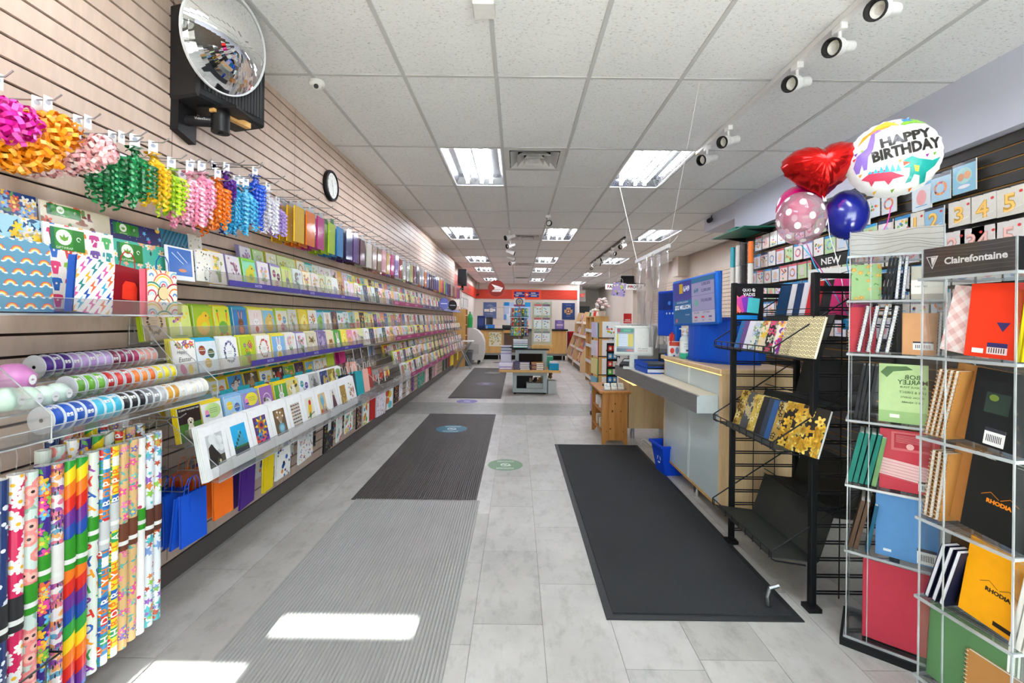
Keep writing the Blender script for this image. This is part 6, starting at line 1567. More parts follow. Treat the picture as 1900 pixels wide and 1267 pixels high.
S1 = [(2.6, '#2a6ab0', ornate('#3a7ab8', ['#e8d84a', '#c84a2c', '#f0f0f0'], 1, 16), 'blue picture notebook'), (2.55, '#6a4a8a', None, 'purple slim notebook'), (2.5, '#e8e6f2', None, 'white paper-edged notebook'), (2.44, '#dfe4d8', ornate('#e2e6da', ['#7a9ab8', '#8ab07a', '#c8d0e0'], 2, 40, .012), 'pale blue floral notebook'), (2.36, '#d8b8c0', ornate('#e8d8b8', ['#e2457a', '#8ab04a', '#f0c43c'], 3, 30, .012), 'cream and pink floral notebook'), (2.29, '#3a2a2c', ornate('#2c2224', ['#e2457a', '#d8d0c0', '#5a7a4a'], 4, 40, .012), 'dark rose-print notebook'), (2.215, '#e8c43c', ornate('#f0e8d8', ['#e2257a', '#f0a82c', '#8a4ab0'], 5, 36, .014), 'pink and yellow floral notebook'), (2.13, '#d8c89a', lattice('#ddd0a8', '#6a5a3a', '#3a3020'), 'cream lattice-patterned notebook'), (2.05, '#d8c89a', lattice('#e2d6ae', '#7a6a44', '#4a3c28'), 'cream and gold tile-patterned notebook')]
for i, (Y, col, fn, wd) in enumerate(S1):
    w, h = (.115, .175) if i < 7 else (.14, .2)
    rbook(Y, 1.315, 1.18, w, h, .014, col, fn(w, h) if fn else None, wd + ' on the top rack shelf', turn=.24)
S1b = [(2.58, '#17406a', 'navy notebook with white sticker'), (2.47, '#f0f0f4', 'white-edged notebook'), (2.42, '#1c3a66', 'dark blue slim notebook'), (2.36, '#e8e8f0', 'white slim notebook'), (2.31, '#c8242c', 'red slim notebook'), (2.26, '#c8242c', 'scarlet slim notebook'), (2.2, '#1c1c1e', 'black slim notebook'), (2.13, '#d8307a', 'hot pink notebook'), (2.05, '#d83a82', 'magenta notebook')]
for i, (Y, col, wd) in enumerate(S1b):
    q = Art().rect(.01, .12, .04, .14, '#f0f0f0', 2) if i == 0 else None
    rbook(Y, 1.56, 1.376, .13, .19, .014, col, q, wd + ' on the upper step of the rack', turn=.34, tilt=-.25)
S2 = [(2.58, '#b89a4a', ornate('#c8a850', ['#8a6a24', '#e8d494', '#6a4c1c'], 11, 50, .012), 'gold embossed notebook'), (2.5, '#4a4c50', ornate('#55575c', ['#c8a84a', '#8a8c90', '#d8c89a'], 12, 40, .012), 'grey and gold embossed notebook'), (2.42, '#d8bc5a', ornate('#d8bc5a', ['#f0e0a0', '#a88434'], 13, 50, .01), 'pale gold glitter notebook'), (2.35, '#2c2c2e', None, 'black wrapped notebook'), (2.295, '#3a4658', None, 'slate notebook'), (2.25, '#35609a', None, 'blue notebook'), (2.2, '#c8a860', ornate('#b8984c', ['#4a3a24', '#e8d49a'], 14, 40, .008), 'bronze leaf notebook'), (2.12, '#2a2622', ornate('#2a2622', ['#e8b83c', '#f0cc5a', '#c8942c'], 15, 60, .016), 'black notebook with gold flowers'), (2.045, '#2a2622', ornate('#2c2824', ['#e8bc44', '#f0d068', '#c8942c'], 16, 60, .016), 'dark notebook with large gold blossoms')]
for i, (Y, col, fn, wd) in enumerate(S2):
    w, h = (.14, .21) if i < 7 else (.17, .225)
    o = rbook(Y, 1.315, .735, w, h, .016, col, fn(w, h) if fn else None, wd + ' on the middle rack shelf', turn=.27, tilt=-.36)
    o.data.materials[0] = MATS['film']
# brand sign clipped to the far post
w_, h_ = .165, .205
q = base(w_, h_, '#1c1b1e')
for k, c_ in enumerate(('#e8501c', '#f07a7a', '#c84a9a', '#7a3ab0', '#4fc4cc')):
    t_ = 2.75 - .32 * k; u0, v0 = -.075 + .014 * k, .045 + .002 * k
    q.poly([(u0 + x_ * cos(t_ - pi / 2) - y_ * sin(t_ - pi / 2), v0 + x_ * sin(t_ - pi / 2) + y_ * cos(t_ - pi / 2)) for x_, y_ in ((0, 0), (.07, 0), (.07, .09), (0, .09))], c_, 2 + k)
q.rect(-w_ / 2, .01, w_ / 2 * .55, .035, '#1f86d8', 8)
q.clip(-w_ / 2 + .004, 0, w_ / 2 - .004, h_)
q.text('QUO', -.02, .185, .02, '#f2f2f2', 9, .03).text('VADIS', -.006, .16, .02, '#f2f2f2', 9, .03).ell(.022, .187, .009, .011, '#f2f2f2', 9, 12, .5).ell(.024, .189, .003, .006, '#1c1b1e', 10, 8, .5)
o = link('brand_sign', slab('brand_sign', w_, h_, .004, q, '#1c1b1e', ('film',)), None, (1.40, 2.664, 1.345)); tag(o, 'black lettered sign with fanned coloured notebooks at the wire rack', 'sign')
# ================================================================== right side: sales counter and what stands on it
co = empty('sales_counter', (0, 0, 0))
CX0, CX1, CY0, CY1 = 1.325, 1.80, 2.85, 3.97
MB().box(CX0 + .012, CX1, CY0 + .004, CY0 + .03, .12, 1.0).build('end_panel', 'maple', co)
MB().box(CX0 + .012, CX1, CY1 - .03, CY1 - .002, .12, 1.0).build('end_panel', 'maple', co)
MB().box(CX0 + .01, CX0 + .02, CY0 + .03, CY1 - .03, .135, 1.0, '#b9c8cc').build('back_board', 'matte', co)
MB().box(CX0 + .02, CX1 - .02, CY0 + .03, CY1 - .03, .12, .14).build('bottom_board', 'maple', co)
MB().box(CX1 - .02, CX1, CY0 + .03, CY1 - .03, .12, 1.0).build('rear_board', 'maple', co)
for y0, y1 in ((CY0 + .04, CY0 + .53), (CY0 + .565, CY1 - .02)):
    MB().box(CX0 + .002, CX0 + .01, y0, y1, .14, .99).build('frosted_panel', 'frosted', co)
MB().box(CX0 - .001, CX0 + .01, CY0 + .53, CY0 + .565, .14, .99, '#d9e3e6').build('mullion', 'gloss', co)
for y0, y1, z0, z1 in ((CY0, CY0 + .04, .12, 1.0), (CY1 - .02, CY1, .12, 1.0), (CY0 + .04, CY1 - .02, .12, .14)):
    MB().box(CX0, CX0 + .012, y0, y1, z0, z1).build('frame_strip', 'maple_orange' if z1 < .5 else 'maple', co)
MB().bevbox(CX0 - .025, CX1 + .03, CY0 - .03, CY1 + .03, 1.0, 1.035, .006).build('counter_top', 'maple', co)
MB().box(CX0 - .004, CX0 + .002, CY0 + .01, CY1, .991, .998, '#ffe0a0').build('light_strip', 'led_warm', co)
for y in (CY0 + .55, CY1 - .1):
    for x in (CX0 + .07, CX1 - .07): MB().cyl((x, y, 0), (x, y, .12), .024, 14).build('leg', 'chrome', co)
tag(co, 'maple sales counter with frosted glass front panels', 'counter')
lg = empty('counter_ledge', (0, 0, 0))
P0, P1 = (1.185, 2.90), (1.085, 4.90)
pts = [(P0[0], P0[1]), (CX0 - .003, P0[1]), (CX0 - .003, 3.98), (1.75, 3.98), (1.75, 4.92), (P1[0] + .02, 4.92), (P1[0], 4.88)]
MB().prismz(pts, .735, .853).build('ledge_body', 'steel', lg)
MB().prismz([(p[0] + (.008 if i in (0, 5, 6) else 0), p[1]) for i, p in enumerate(pts)], .853, .858, '#d9d2bf').build('ledge_top', 'gloss', lg)
MB().prism([(P0[0] - .002, .737), (CX0 - .003, .737), (CX0 - .003, .855), (P0[0] + .02, .855), (P0[0] - .002, .84)], P0[1] - .004, P0[1], '#c5cfd2').build('end_cap', 'gloss', lg)
MB().box(1.11, 1.15, 4.2, 4.88, .722, .733, '#ffe0a0').build('light_strip', 'led_warm', lg)
tag(lg, 'long brushed grey ledge running along the sales counter', 'counter')
dk = empty('desk_return', (0, 0, 0))
MB().box(1.27, 1.72, 5.0, 5.02, .12, .73).build('front_panel', 'maple', dk)
MB().box(1.27, 1.29, 5.02, 5.5, .12, .73).build('side_panel', 'maple', dk)
MB().box(1.70, 1.72, 5.02, 5.5, .12, .73).build('side_panel', 'maple', dk)
for x in (1.33, 1.66): MB().cyl((x, 5.06, 0), (x, 5.06, .12), .026, 14).build('leg', 'chrome', dk)
tag(dk, 'maple desk panel on chrome legs past the counter', 'desk')
for i, z in enumerate((.015, .06)):
    o = MB().tube([(1.33 + .02 * k, 4.7 - .05 * i + .06 * sin(k * .7 + i), z + .02 * sin(k)) for k in range(14)], .006, 6, '#e6e6e2').build('cable', 'matte'); tag(o, ('lower', 'upper')[i] + ' white cable on the floor under the desk', 'cable')
# recycling bin
rb_ = empty('recycling_bin', (1.39, 3.92, 0), .1)
m = MB(); a0, a1, h = .11, .15, .22
for (z0, q0, z1, q1, ins) in ((0, (.11, .09), .26, (.15, .12), False), (.26, (.145, .115), .02, (.105, .085), True)):
    vs = [(-q0[0], -q0[1], z0), (q0[0], -q0[1], z0), (q0[0], q0[1], z0), (-q0[0], q0[1], z0), (-q1[0], -q1[1], z1), (q1[0], -q1[1], z1), (q1[0], q1[1], z1), (-q1[0], q1[1], z1)]
    m.add(vs, [(0, 1, 5, 4), (1, 2, 6, 5), (2, 3, 7, 6), (3, 0, 4, 7)] + ([(4, 5, 6, 7)] if ins else [(0, 3, 2, 1)]), '#0d49d6')
m.build('bucket', 'gloss', rb_)
m = MB()
for s in (-1, 1): m.box(-.165, .165, s * .115, s * .135, .245, .265, '#0d49d6').box(s * .145, s * .165, -.115, .115, .245, .265, '#0d49d6')
o = m.build('rim', 'gloss', rb_)
q = Art()
for k in range(3):
    t = 2 * pi * k / 3; q.arc(0, .13, .025, .036, t, t + 1.5, '#e8ecf4', 1, 5)
MB().art(q, 0).build('recycling_mark', 'gloss', rb_, (-.133, 0, 0), (0, .15, -pi / 2))
tag(rb_, 'blue recycling bin under the counter', 'bin')
# POS monitor
pm = empty('touch_monitor', (1.165, 4.42, .858), radians(-14))
MB().bevbox(-.19, .19, -.02, .02, .13, .43, .012, '#dfe3dd').build('bezel', 'gloss', pm, (0, 0, 0), (-.12, 0, 0))
q = Art().rect(-.165, .165, .005, .405, '#7f8a96', 1).rect(-.16, .36, .0, .4, '#3a7a6a', 2).rect(-.16, .36, -.13, .4, '#8a3a4a', 3).rect(-.155, .22, -.005, .345, '#b8c4d4', 2).rect(-.055, .22, -.005, .345, '#b8a81c', 3).rect(-.165, .22, -.15, .345, '#b8a81c', 3).rect(-.165, .165, .005, .2, '#48586e', 2).rect(-.07, .172, .0, .19, '#a83a34', 3).rect(-.1, .37, -.03, .392, '#4f9a80', 4)
for k in range(6): q.line(-.15, .24 + .018 * k, -.06, .24 + .018 * k, .0015, '#6a7a8c', 4)
MB().art(q, -.0205).build('screen', 'screen', pm, (0, 0, 0), (-.12, 0, 0))
q = Art().rect(.012, .163, .168, .405, '#f4f5f2', 1).text('ASK ABOUT', .09, .2, .012, '#5a5a6a', 2).text('PAPER & INK', .09, .18, .012, '#b85a4a', 2)
MB().art(q, -.0225).build('paper_note', 'matte', pm, (0, 0, 0), (-.12, 0, 0))
MB().bevbox(-.04, .04, .0, .03, .01, .16, .006, '#d6dad5').build('neck', 'gloss', pm); MB().bevbox(-.1, .1, -.07, .09, 0, .015, .005, '#d6dad5').build('base', 'gloss', pm)
tag(pm, 'white touch-screen till monitor with paper note', 'monitor')
kp = empty('card_terminal', (1.09 + .05, 4.62, .858), -.5)
MB().prismx([(-.09, 0), (.09, 0), (.09, .08), (-.09, .03)], -.045, .045, '#202226').build('body', 'gloss', kp)
q = Art(); 
MB(Matrix.Translation((0, -.09, .031)) @ Matrix.Rotation(-1.3, 4, 'X')).box(-.03, .03, -.001, .0, .09, .15, '#c8d4cc').build('display', 'gloss', kp)
tag(kp, 'black card payment terminal on the ledge beside the monitor', 'terminal')
# blue paper tray
bt = empty('paper_tray', (1.30, 3.95 + .25, .859), .05)
m = MB(); m.box(-.13, .13, -.18, .18, 0, .006, '#1450c0').box(-.13, -.124, -.18, .18, 0, .05, '#1450c0').box(.124, .13, -.18, .18, 0, .05, '#1450c0').box(-.13, .13, .174, .18, 0, .05, '#1450c0'); m.build('lower_tray', 'gloss', bt)
m = MB(); m.box(-.13, .13, -.18, .18, .055, .061, '#1450c0').box(-.13, -.124, -.18, .18, .061, .1, '#1450c0').box(.124, .13, -.18, .18, .061, .1, '#1450c0').box(-.13, .13, .174, .18, .061, .1, '#1450c0'); m.build('upper_tray', 'gloss', bt)
MB().box(-.115, .115, -.165, .165, .007, .035, '#e8ecf4').build('paper_stack', 'matte', bt); MB().box(-.11, .11, -.16, .16, .062, .085, '#3a3e48').build('dark_papers', 'matte', bt)
tag(bt, 'two-tier bright blue paper tray on the ledge', 'tray')
bo = MB().prismz([(1.20, 3.99), (1.30, 3.985), (1.31, 4.02), (1.21, 4.03)], .859, .864, '#1f5ad0').build('booklet', 'gloss'); tag(bo, 'blue booklet lying in front of the paper tray', 'booklet')
# hand sanitizer
hs = empty('sanitizer_bottle', (1.37, 3.60, 1.036))
MB().lathe([(0, 0), (.04, 0), (.043, .01), (.043, .045)], 20, '#3fb490').build('green_gel', 'gloss', hs)
MB().lathe([(.043, .045), (.043, .15), (.038, .17), (.018, .185), (.016, .195)], 20, '#d5ded8').build('bottle', 'gloss', hs)
MB().lathe([(.0435, .05), (.0435, .14)], 20, '#eaeeea').art(Art().text('HAND', 0, .12, .012, '#8a9a94', 1).text('SANITIZER', 0, .1, .008, '#8a9a94', 1).rect(-.01, .06, .014, .075, '#5a5a5a'), -.0445).build('paper_label', 'gloss', hs)
MB().lathe([(.02, .193), (.02, .21), (.012, .212), (.006, .215), (.006, .235), (.012, .236), (.012, .246), (0, .248)], 16, '#f2f2f0').box(-.05, 0, -.007, .007, .236, .246, '#f2f2f0').build('pump', 'gloss', hs)
tag(hs, 'clear pump bottle of hand sanitizer with green base', 'bottle')
bh = empty('brochure_box', (1.36, 3.83, 1.036), -.2)
MB().box(-.05, .05, -.04, .04, 0, .13, '#e6e8ec').build('box', 'gloss', bh)
q = Art().rect(-.045, .09, .045, .125, '#c8422a', 1).ell(-.02, .05, .018, .025, '#d83a2a', 1).ell(.02, .05, .015, .03, '#8a9ab8', 1); MB().art(q, -.0405).build('front_print', 'gloss', bh)
MB().box(-.04, .03, -.02, .0, .1, .19, '#d8503a').build('leaflet', 'matte', bh); MB().box(-.055, -.045, -.05, .0, .1, .2, '#d01c24').build('red_leaflet', 'matte', bh, (0, 0, 0), (0, .15, 0))
tag(bh, 'box of red and white brochures beside the sanitizer', 'brochure box')
# lottery stand: pillar with angled screen
ls = empty('lottery_stand', (1.58, 3.42, 1.036), radians(-84))
R0 = [( .30 * cos(t), .22 * sin(t)) for t in [pi + pi * k / 12 for k in range(13)]] + [(.3, .1), (-.3, .1)]
MB().prismz(R0, 0, .31, '#0f4fc4').build('pillar', 'gloss', ls)
MB().prismz([(p[0] * 1.08, p[1] * 1.05) for p in R0], 0, .02, '#0c43a8').build('foot_ring', 'gloss', ls)
MB().bevbox(-.34, .34, -.02, .02, 0, .37, .012, '#1a6ad4').build('screen_frame', 'gloss', ls, (0, -.21, .275), (.02, -.04, 0))
W, H = .62, .335
q = base(W, H, '#6f6fa0'); q.rect(-W / 2, 0, -.01, H, '#1f5a8a', 2).rect(-W / 2, H * .55, -.01, H, '#3a3f8a', 3).rect(-.01, H * .9, W / 2, H, '#2f6a92', 3).rect(-.01, 0, W / 2, H * .26, '#a8a4b8', 3).rect(-.01, H * .27, W / 2, H * .6, '#8f8cb0', 3).rect(-.01, H * .61, W / 2, H * .89, '#8f8cb0', 3)
q.rect(-.21, H * .72, -.15, H * .95, '#b8962c', 4).text('6/49', -.09, H * .82, .045, '#d8dce8', 5, .03, .1).text('GOLD BALL JACKPOT', -.16, H * .5, .018, '#c8d4e4', 5, 0, .26).text('$32 MILLION', -.16, H * .38, .04, '#dfe8f2', 5, .03, .28).text('Est. Jackpot', -.08, H * .2, .014, '#b8c8dc', 5)
q.text('649', .06, H * .72, .035, '#2a6a7a', 5, .03).text('5,000,000', .2, H * .84, .026, '#34305a', 5, .01, .17).text('12,000,000', .2, H * .7, .026, '#34305a', 5, .01, .17).text('130,000,000', .2, H * .48, .026, '#34305a', 5, .01, .18).ell(.06, H * .44, .03, .025, '#6aa09a', 5)
for k, c_ in enumerate(('#a83a4a', '#c83a34', '#5a5a8a')): q.rect(.03 + .1 * k, H * .1, .07 + .1 * k, H * .14, c_, 5).text(('DAILY', 'TAG', 'PICK')[k], .05 + .1 * k, H * .05, .012, '#3a3a5a', 5)
q.text('ENCORE', .06, H * .22, .014, '#4a3a5a', 5).text('LOTTARIO', .2, H * .22, .014, '#4a3a5a', 5).rect(-.28, .01, -.25, .04, '#a85a7a', 4)
MB().art(q, -.0215).build('display', 'screen', ls, (0, -.21, .292), (.02, -.04, 0))
MB().cyl((.12, -.1, .31), (.12, -.1, .68), .026, 14, '#1560cc').build('mast', 'gloss', ls)
MB().box(-.28, .1, .12, .3, .0, .34, '#0c3f9c').build('ticket_case', 'gloss', ls)
tag(ls, 'bright blue lottery stand with angled jackpot screen on the counter', 'lottery stand')
lt = empty('ticket_checker', (1.345, 3.93, 1.036), radians(-70))
MB().bevbox(-.11, .11, -.035, .035, .17, .57, .008, '#0d46c0').build('case', 'gloss', lt)
MB().art(Art().rect(-.09, .4, .09, .55, '#0a2f80', 1).ell(.05, .46, .018, .018, '#3a7ae0', 2), -.0355).build('scanner_panel', 'gloss', lt)
for k in range(3): MB(Matrix.Rotation(pi / 2, 4, 'X')).lathe([(0, .002), (.009, .002), (.009, 0)], 10, '#dfe6f2').build('button', 'gloss', lt, (.02 + .04 * k, -.037, .37))
MB().bevbox(.1, .135, -.03, .03, 0, .42, .006, '#1a6ad4').build('arm', 'gloss', lt); MB().box(.02, .135, -.05, .05, 0, .012, '#0d46c0').build('foot', 'gloss', lt)
tag(lt, 'tall slim blue ticket checker at the far end of the counter', 'ticket checker')
# clear curtain on its bar
cu = empty('plastic_curtain', (0, 0, 0))
m = MB(); n = 26; y0, y1 = 3.86, 4.88; prev = None
for k in range(n + 1):
    y = y0 + (y1 - y0) * k / n; row = []
    for j in range(9):
        t = j / 8; z = 1.985 - .9 * t; sq = 1 - .16 * t
        row.append((1.31 + .02 * sin(k * 1.1) * (.4 + t) + .012 * sin(k * .37 + j), 4.37 + (y - 4.37) * sq, z))
    if prev:
        for j in range(8): m.add([prev[j], prev[j + 1], row[j + 1], row[j]], [(0, 1, 2, 3)], '#ffffff', 0, True)
    prev = row
m.build('sheet', 'curtain_clear', cu)
MB().box(1.30, 1.32, 3.83, 4.91, 1.975, 2.01, '#eeeeec').build('bar', 'gloss', cu)
MB().cyl((1.31, 4.88, 2.01), (1.2, 5.27, CEIL - .006), .003, 5, '#f0f0ee').build('string', 'matte', cu)
MB().cyl((1.31, 3.84, 2.01), (1.19, 2.93, CEIL - .006), .002, 5, '#f0f0ee').build('string', 'matte', cu)
MB().tube([(1.31, 3.84, 2.0), (1.34, 3.8, 2.03), (1.35, 3.74, 2.06)], .004, 6, '#f0f0ee').build('cord_end', 'matte', cu)
tag(cu, 'clear plastic curtain hanging from a white bar over the counter', 'curtain')
# receipt printer and dark equipment behind the monitor
pr = empty('receipt_printer', (1.52, 4.42, .859), -.3)
MB().bevbox(-.1, .1, -.12, .12, 0, .17, .012, '#17181b').build('body', 'gloss', pr); MB().prismx([(-.1, .17), (.1, .17), (.1, .24)], -.09, .09, '#1d1e22').build('cover', 'gloss', pr)
MB().art(Art().ell(0, .12, .02, .02, '#8a1c20', 1), -.121).build('badge', 'gloss', pr)
tag(pr, 'black receipt printer behind the till monitor', 'printer')
hd = empty('display_hood', (1.42, 4.95, .86), -.6)
MB().prismx([(-.12, 0), (.12, 0), (.12, .33), (-.02, .43), (-.12, .30)], -.14, .14, '#8d8a86').build('shell', 'gloss', hd)
MB().box(.0, .3, -.01, .01, .2, .26, '#2a2a2c').build('arm', 'gloss', hd, (0, .1, 0), (0, .5, 0))
tag(hd, 'grey scanner hood behind the till monitor', 'scanner')

# ------------------------------------------------------------------ pine bench shelf and what is on it
pb = empty('pine_shelf', (0, 0, 0))
BX0, BX1, BY0, BY1 = .925, 1.20, 4.76, 5.42
for y0, y1 in ((BY0, BY0 + .02), (BY1 - .02, BY1)):
    w = BX1 - BX0
    pts = [(BX0, 0), (BX0 + .03, 0), (BX0 + .06, .045), (BX1 - .06, .045), (BX1 - .03, 0), (BX1, 0), (BX1, .55), (BX0, .55)]
    m = MB(); m.prism(pts, y0, y1); m.build('end_panel', 'pine', pb)
for k in range(1, 4): MB().box(BX0 + .07 * k - .001, BX0 + .07 * k + .001, BY0 - .0006, BY0, .05, .55, '#7a4a20').build('board_joint', 'matte', pb)
for u, v, r_ in ((.14, .44, .01), (.11, .36, .014), (.2, .36, .008), (.05, .14, .006), (.09, .17, .01), (.23, .14, .006)):
    MB().art(Art().ell(0, 0, r_ * .7, r_, '#5a3414', 1, 10), 0).build('knot', 'matte', pb, (BX0 + u, BY0 - .0008, v))
for z in (.1, .32): MB().box(BX0 + .01, BX1 - .01, BY0 + .02, BY1 - .02, z, z + .018).build('shelf', 'pine', pb)
MB().bevbox(BX0 - .03, BX1 + .03, BY0 - .03, BY1 + .03, .55, .575, .006).build('top', 'pine', pb)
MB().box(BX1 - .01, BX1, BY0 + .02, BY1 - .02, .1, .55).build('back', 'pine', pb)
tag(pb, 'small pine shelf with open side in front of the counter', 'shelf')
for i, (y, z, c_, wd) in enumerate(((5.28, .34, '#e8e4e0', 'white'), (5.08, .34, '#d8c8b4', 'beige'), (4.9, .34, '#8a6ab0', 'purple'), (5.25, .12, '#c8b494', 'kraft'), (5.05, .12, '#b8a484', 'brown'), (4.88, .12, '#a83a5a', 'crimson'))):
    o = empty('gift_box', (BX0 + .1, y, z)); MB().bevbox(-.07, .07, -.06, .06, 0, .11, .01, c_).build('box', 'matte', o); MB().box(-.072, .072, -.012, .012, 0, .112, '#f2f2f0').build('ribbon_band', 'gloss', o)
    tag(o, 'small %s gift box on the %s shelf of the pine unit' % (wd, 'upper' if z > .2 else 'lower'), 'box', 'boxes in the pine shelf')
bc = empty('card_holder', (1.07, 4.86, .576), .2)
MB().prismz([(-.13, -.05), (.13, -.05), (.13, .05), (-.13, .05)], 0, .004).build('base', 'acrylic_edge', bc); MB().box(-.13, .13, -.05, -.047, 0, .03).build('front', 'acrylic', bc)
for k in range(3): MB().box(-.03, .03, -.012, .012, .004, .075, '#eef2f6').art(Art().rect(-.025, .05, .0, .056, '#5a8ac0', 1).rect(-.025, .035, .02, .039, '#8a9ab0', 1), -.0125).build('business_card', 'matte', bc, (-.08 + .08 * k, -.01, 0), (-.3, 0, 0))
tag(bc, 'clear holder with three stacks of business cards on the pine shelf', 'card holder')
kr = empty('keychain_stand', (1.10, 5.12, .576), .15)
MB().box(-.06, .06, -.012, .012, 0, .5, '#141416').build('panel', 'matte', kr); MB().box(-.09, .09, -.06, .06, 0, .02, '#141416').build('base', 'matte', kr)
for j in range(5):
    for i in range(2):
        c_ = rnd.choice(['#d83a3a', '#3a8ad8', '#5ac84a', '#e8e4dc', '#4ab0b0', '#e8a0a0', '#5a9ac8'])
        MB().cbox((0, -.018, 0), (.045, .01, .06), c_).art(Art().ell(0, 0, .014, .018, '#f4e8d8', 1).ell(.004, .006, .006, .006, rnd.choice(['#c8342a', '#2a4a9a', '#e8b83c']), 2), -.0235).build('keychain', 'gloss', kr, (-.028 + .056 * i, 0, .08 + .09 * j))
tag(kr, 'black stand of bright keychains on the pine shelf', 'stand')
# revolving art card rack
ar = empty('art_card_rack', (1.235, 6.15, 0), radians(8))
MB().box(-.17, .17, -.15, .15, 0, .05, '#17171a').build('base', 'gloss', ar)
for sx in (-1, 1):
    for sy in (-1, 1): MB().cyl((sx * .15, sy * .13, .05), (sx * .15, sy * .13, 1.3), .005, 6, '#17171a').build('post', 'gloss', ar)
for k in range(5):
    z = .1 + .25 * k
    MB().box(-.155, .155, -.145, -.137, z - .01, z + .004, '#17171a').build('crossbar', 'gloss', ar)
    w, h = .25, .215
    q = base(w, h, '#f4f4f4'); r = random.Random(k + 3)
    for _ in range(8): q.ell(r.uniform(-.25, .25) * w, h * (.5 + r.uniform(-.22, .22)), .018, .014, r.choice(['#e88a8a', '#f0b45a', '#5a7ab0', '#7ab07a', '#d85a3a', '#c8c83a']), 2, 7, r.random() * 3)
    o = link('art_card', slab('art_card', w, h, .004, q), None, ar.matrix_basis @ Vector((.02, -.155, z + .006)), (0, 0, radians(8))); tag(o, 'white watercolour art card, %s from the top of the black rack' % nth(5 - k), 'card', 'art cards on the black rack')
    for j in range(2):
        c_ = ['#8a78b8', '#c8a8d8', '#5ab0c8', '#8ac0d8', '#a8d88a', '#f0e0a0', '#f0b0c0', '#e8e4f0', '#7ab8a8', '#d8d0f0'][k * 2 + j]
        MB().box(-.165 - .016 * j, -.155 - .016 * j, -.13, .1, z, z + .21, c_).build('side_card', 'matte', ar)
tag(ar, 'black rack of white art cards behind the pine shelf', 'rack')
# ================================================================== mats, floor stickers
def ribbed(x0, x1, y0, y1, pitch, hgt, mat, label):
    m = MB(); n = int((x1 - x0) / pitch); p = (x1 - x0) / n
    prof = []
    for k in range(n):
        x = x0 + k * p; prof += [(x, .003), (x + p * .25, hgt), (x + p * .75, hgt), (x + p * .95, .003)]
    prof.append((x1, .003))
    vs = [(x, y0, z) for x, z in prof] + [(x, y1, z) for x, z in prof]; L = len(prof)
    m.add(vs, [(i, i + 1, L + i + 1, L + i) for i in range(L - 1)])
    m.add([(x0, y0, 0), (x1, y0, 0), (x1, y0, .003), (x0, y0, .003)], [(0, 1, 2, 3)]); m.add([(x0, y0, 0), (x0, y1, 0), (x0, y1, .003), (x0, y0, .003)], [(3, 2, 1, 0)]); m.add([(x1, y0, 0), (x1, y1, 0), (x1, y1, .003), (x1, y0, .003)], [(0, 1, 2, 3)])
    return tag(m.build('floor_mat', mat), label, 'mat', 'floor mats')
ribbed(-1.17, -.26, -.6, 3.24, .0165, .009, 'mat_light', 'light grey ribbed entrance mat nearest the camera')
ribbed(-1.205, -.285, 3.245, 6.17, .0165, .009, 'mat_dark', 'dark brown ribbed mat beyond the light grey one')
ribbed(-1.155, -.258, 7.42, 12.0, .0165, .009, 'mat_dark', 'dark ribbed mat beside the central display table')
bm_ = empty('floor_mat', (0, 0, 0))
MB().box(.45, 1.265, 2.01, 4.7, .002, .012).build('carpet', 'mat_carpet', bm_)
MB().prismz([(.415, 1.975), (1.3, 1.975), (1.3, 4.735), (.415, 4.735)], 0, .006).build('rubber_border', 'mat_black_edge', bm_)
tag(bm_, 'long black carpet mat in front of the counter', 'mat', 'floor mats')
def sticker(x, y, r, col, ink, z, label, lines=True):
    a = Art().ell(0, 0, r, r, col, 1, 40)
    a.arc(0, 0, r * .22, r * .28, 0, 2 * pi, ink, 2, 14); a.ell(-.0, 0, r * .1, r * .1, ink, 2, 10).ell(r * .22, -r * .1, r * .12, r * .08, ink, 2, 10).ell(-r * .18, r * .12, r * .1, r * .07, ink, 2, 10)
    for s in (-1, 1):
        for k in range(3): a.line(-r * .5, s * (r * .5 + k * r * .1), r * .5, s * (r * .5 + k * r * .1), r * .03, ink, 2)
    m = MB(Matrix.Rotation(-pi / 2, 4, 'X')); m.art(a, 0, eps=.0003)
    o = m.build('floor_sticker', 'gloss', None, (x, y, z)); return tag(o, label, 'sticker', 'round floor stickers')
sticker(-.095, 4.06, .16, '#7d9a7e', '#e6eee4', .0006, 'green round distancing sticker on the bare floor')
sticker(-.775, 5.32, .185, '#2f7288', '#dfeef2', .0096, 'teal round distancing sticker on the dark mat')
sticker(-.80, 7.15, .17, '#7b78b8', '#dcdcf0', .0006, 'violet round sticker on the floor before the far mat')
sticker(-.63, 9.05, .2, '#5c5672', '#a8a4c0', .0096, 'faded purple sticker near the middle of the far mat')
sticker(-.6, 10.9, .2, '#6c6c6a', '#a0a09c', .0096, 'grey worn sticker at the end of the far mat')
sticker(-.45, 12.5, .18, '#a8a4b8', '#d8d8e0', .0006, 'pale lilac sticker past the far mat')
sticker(-.55, 13.6, .2, '#4a4660', '#8a88a0', .0006, 'dark sticker before the post counter')

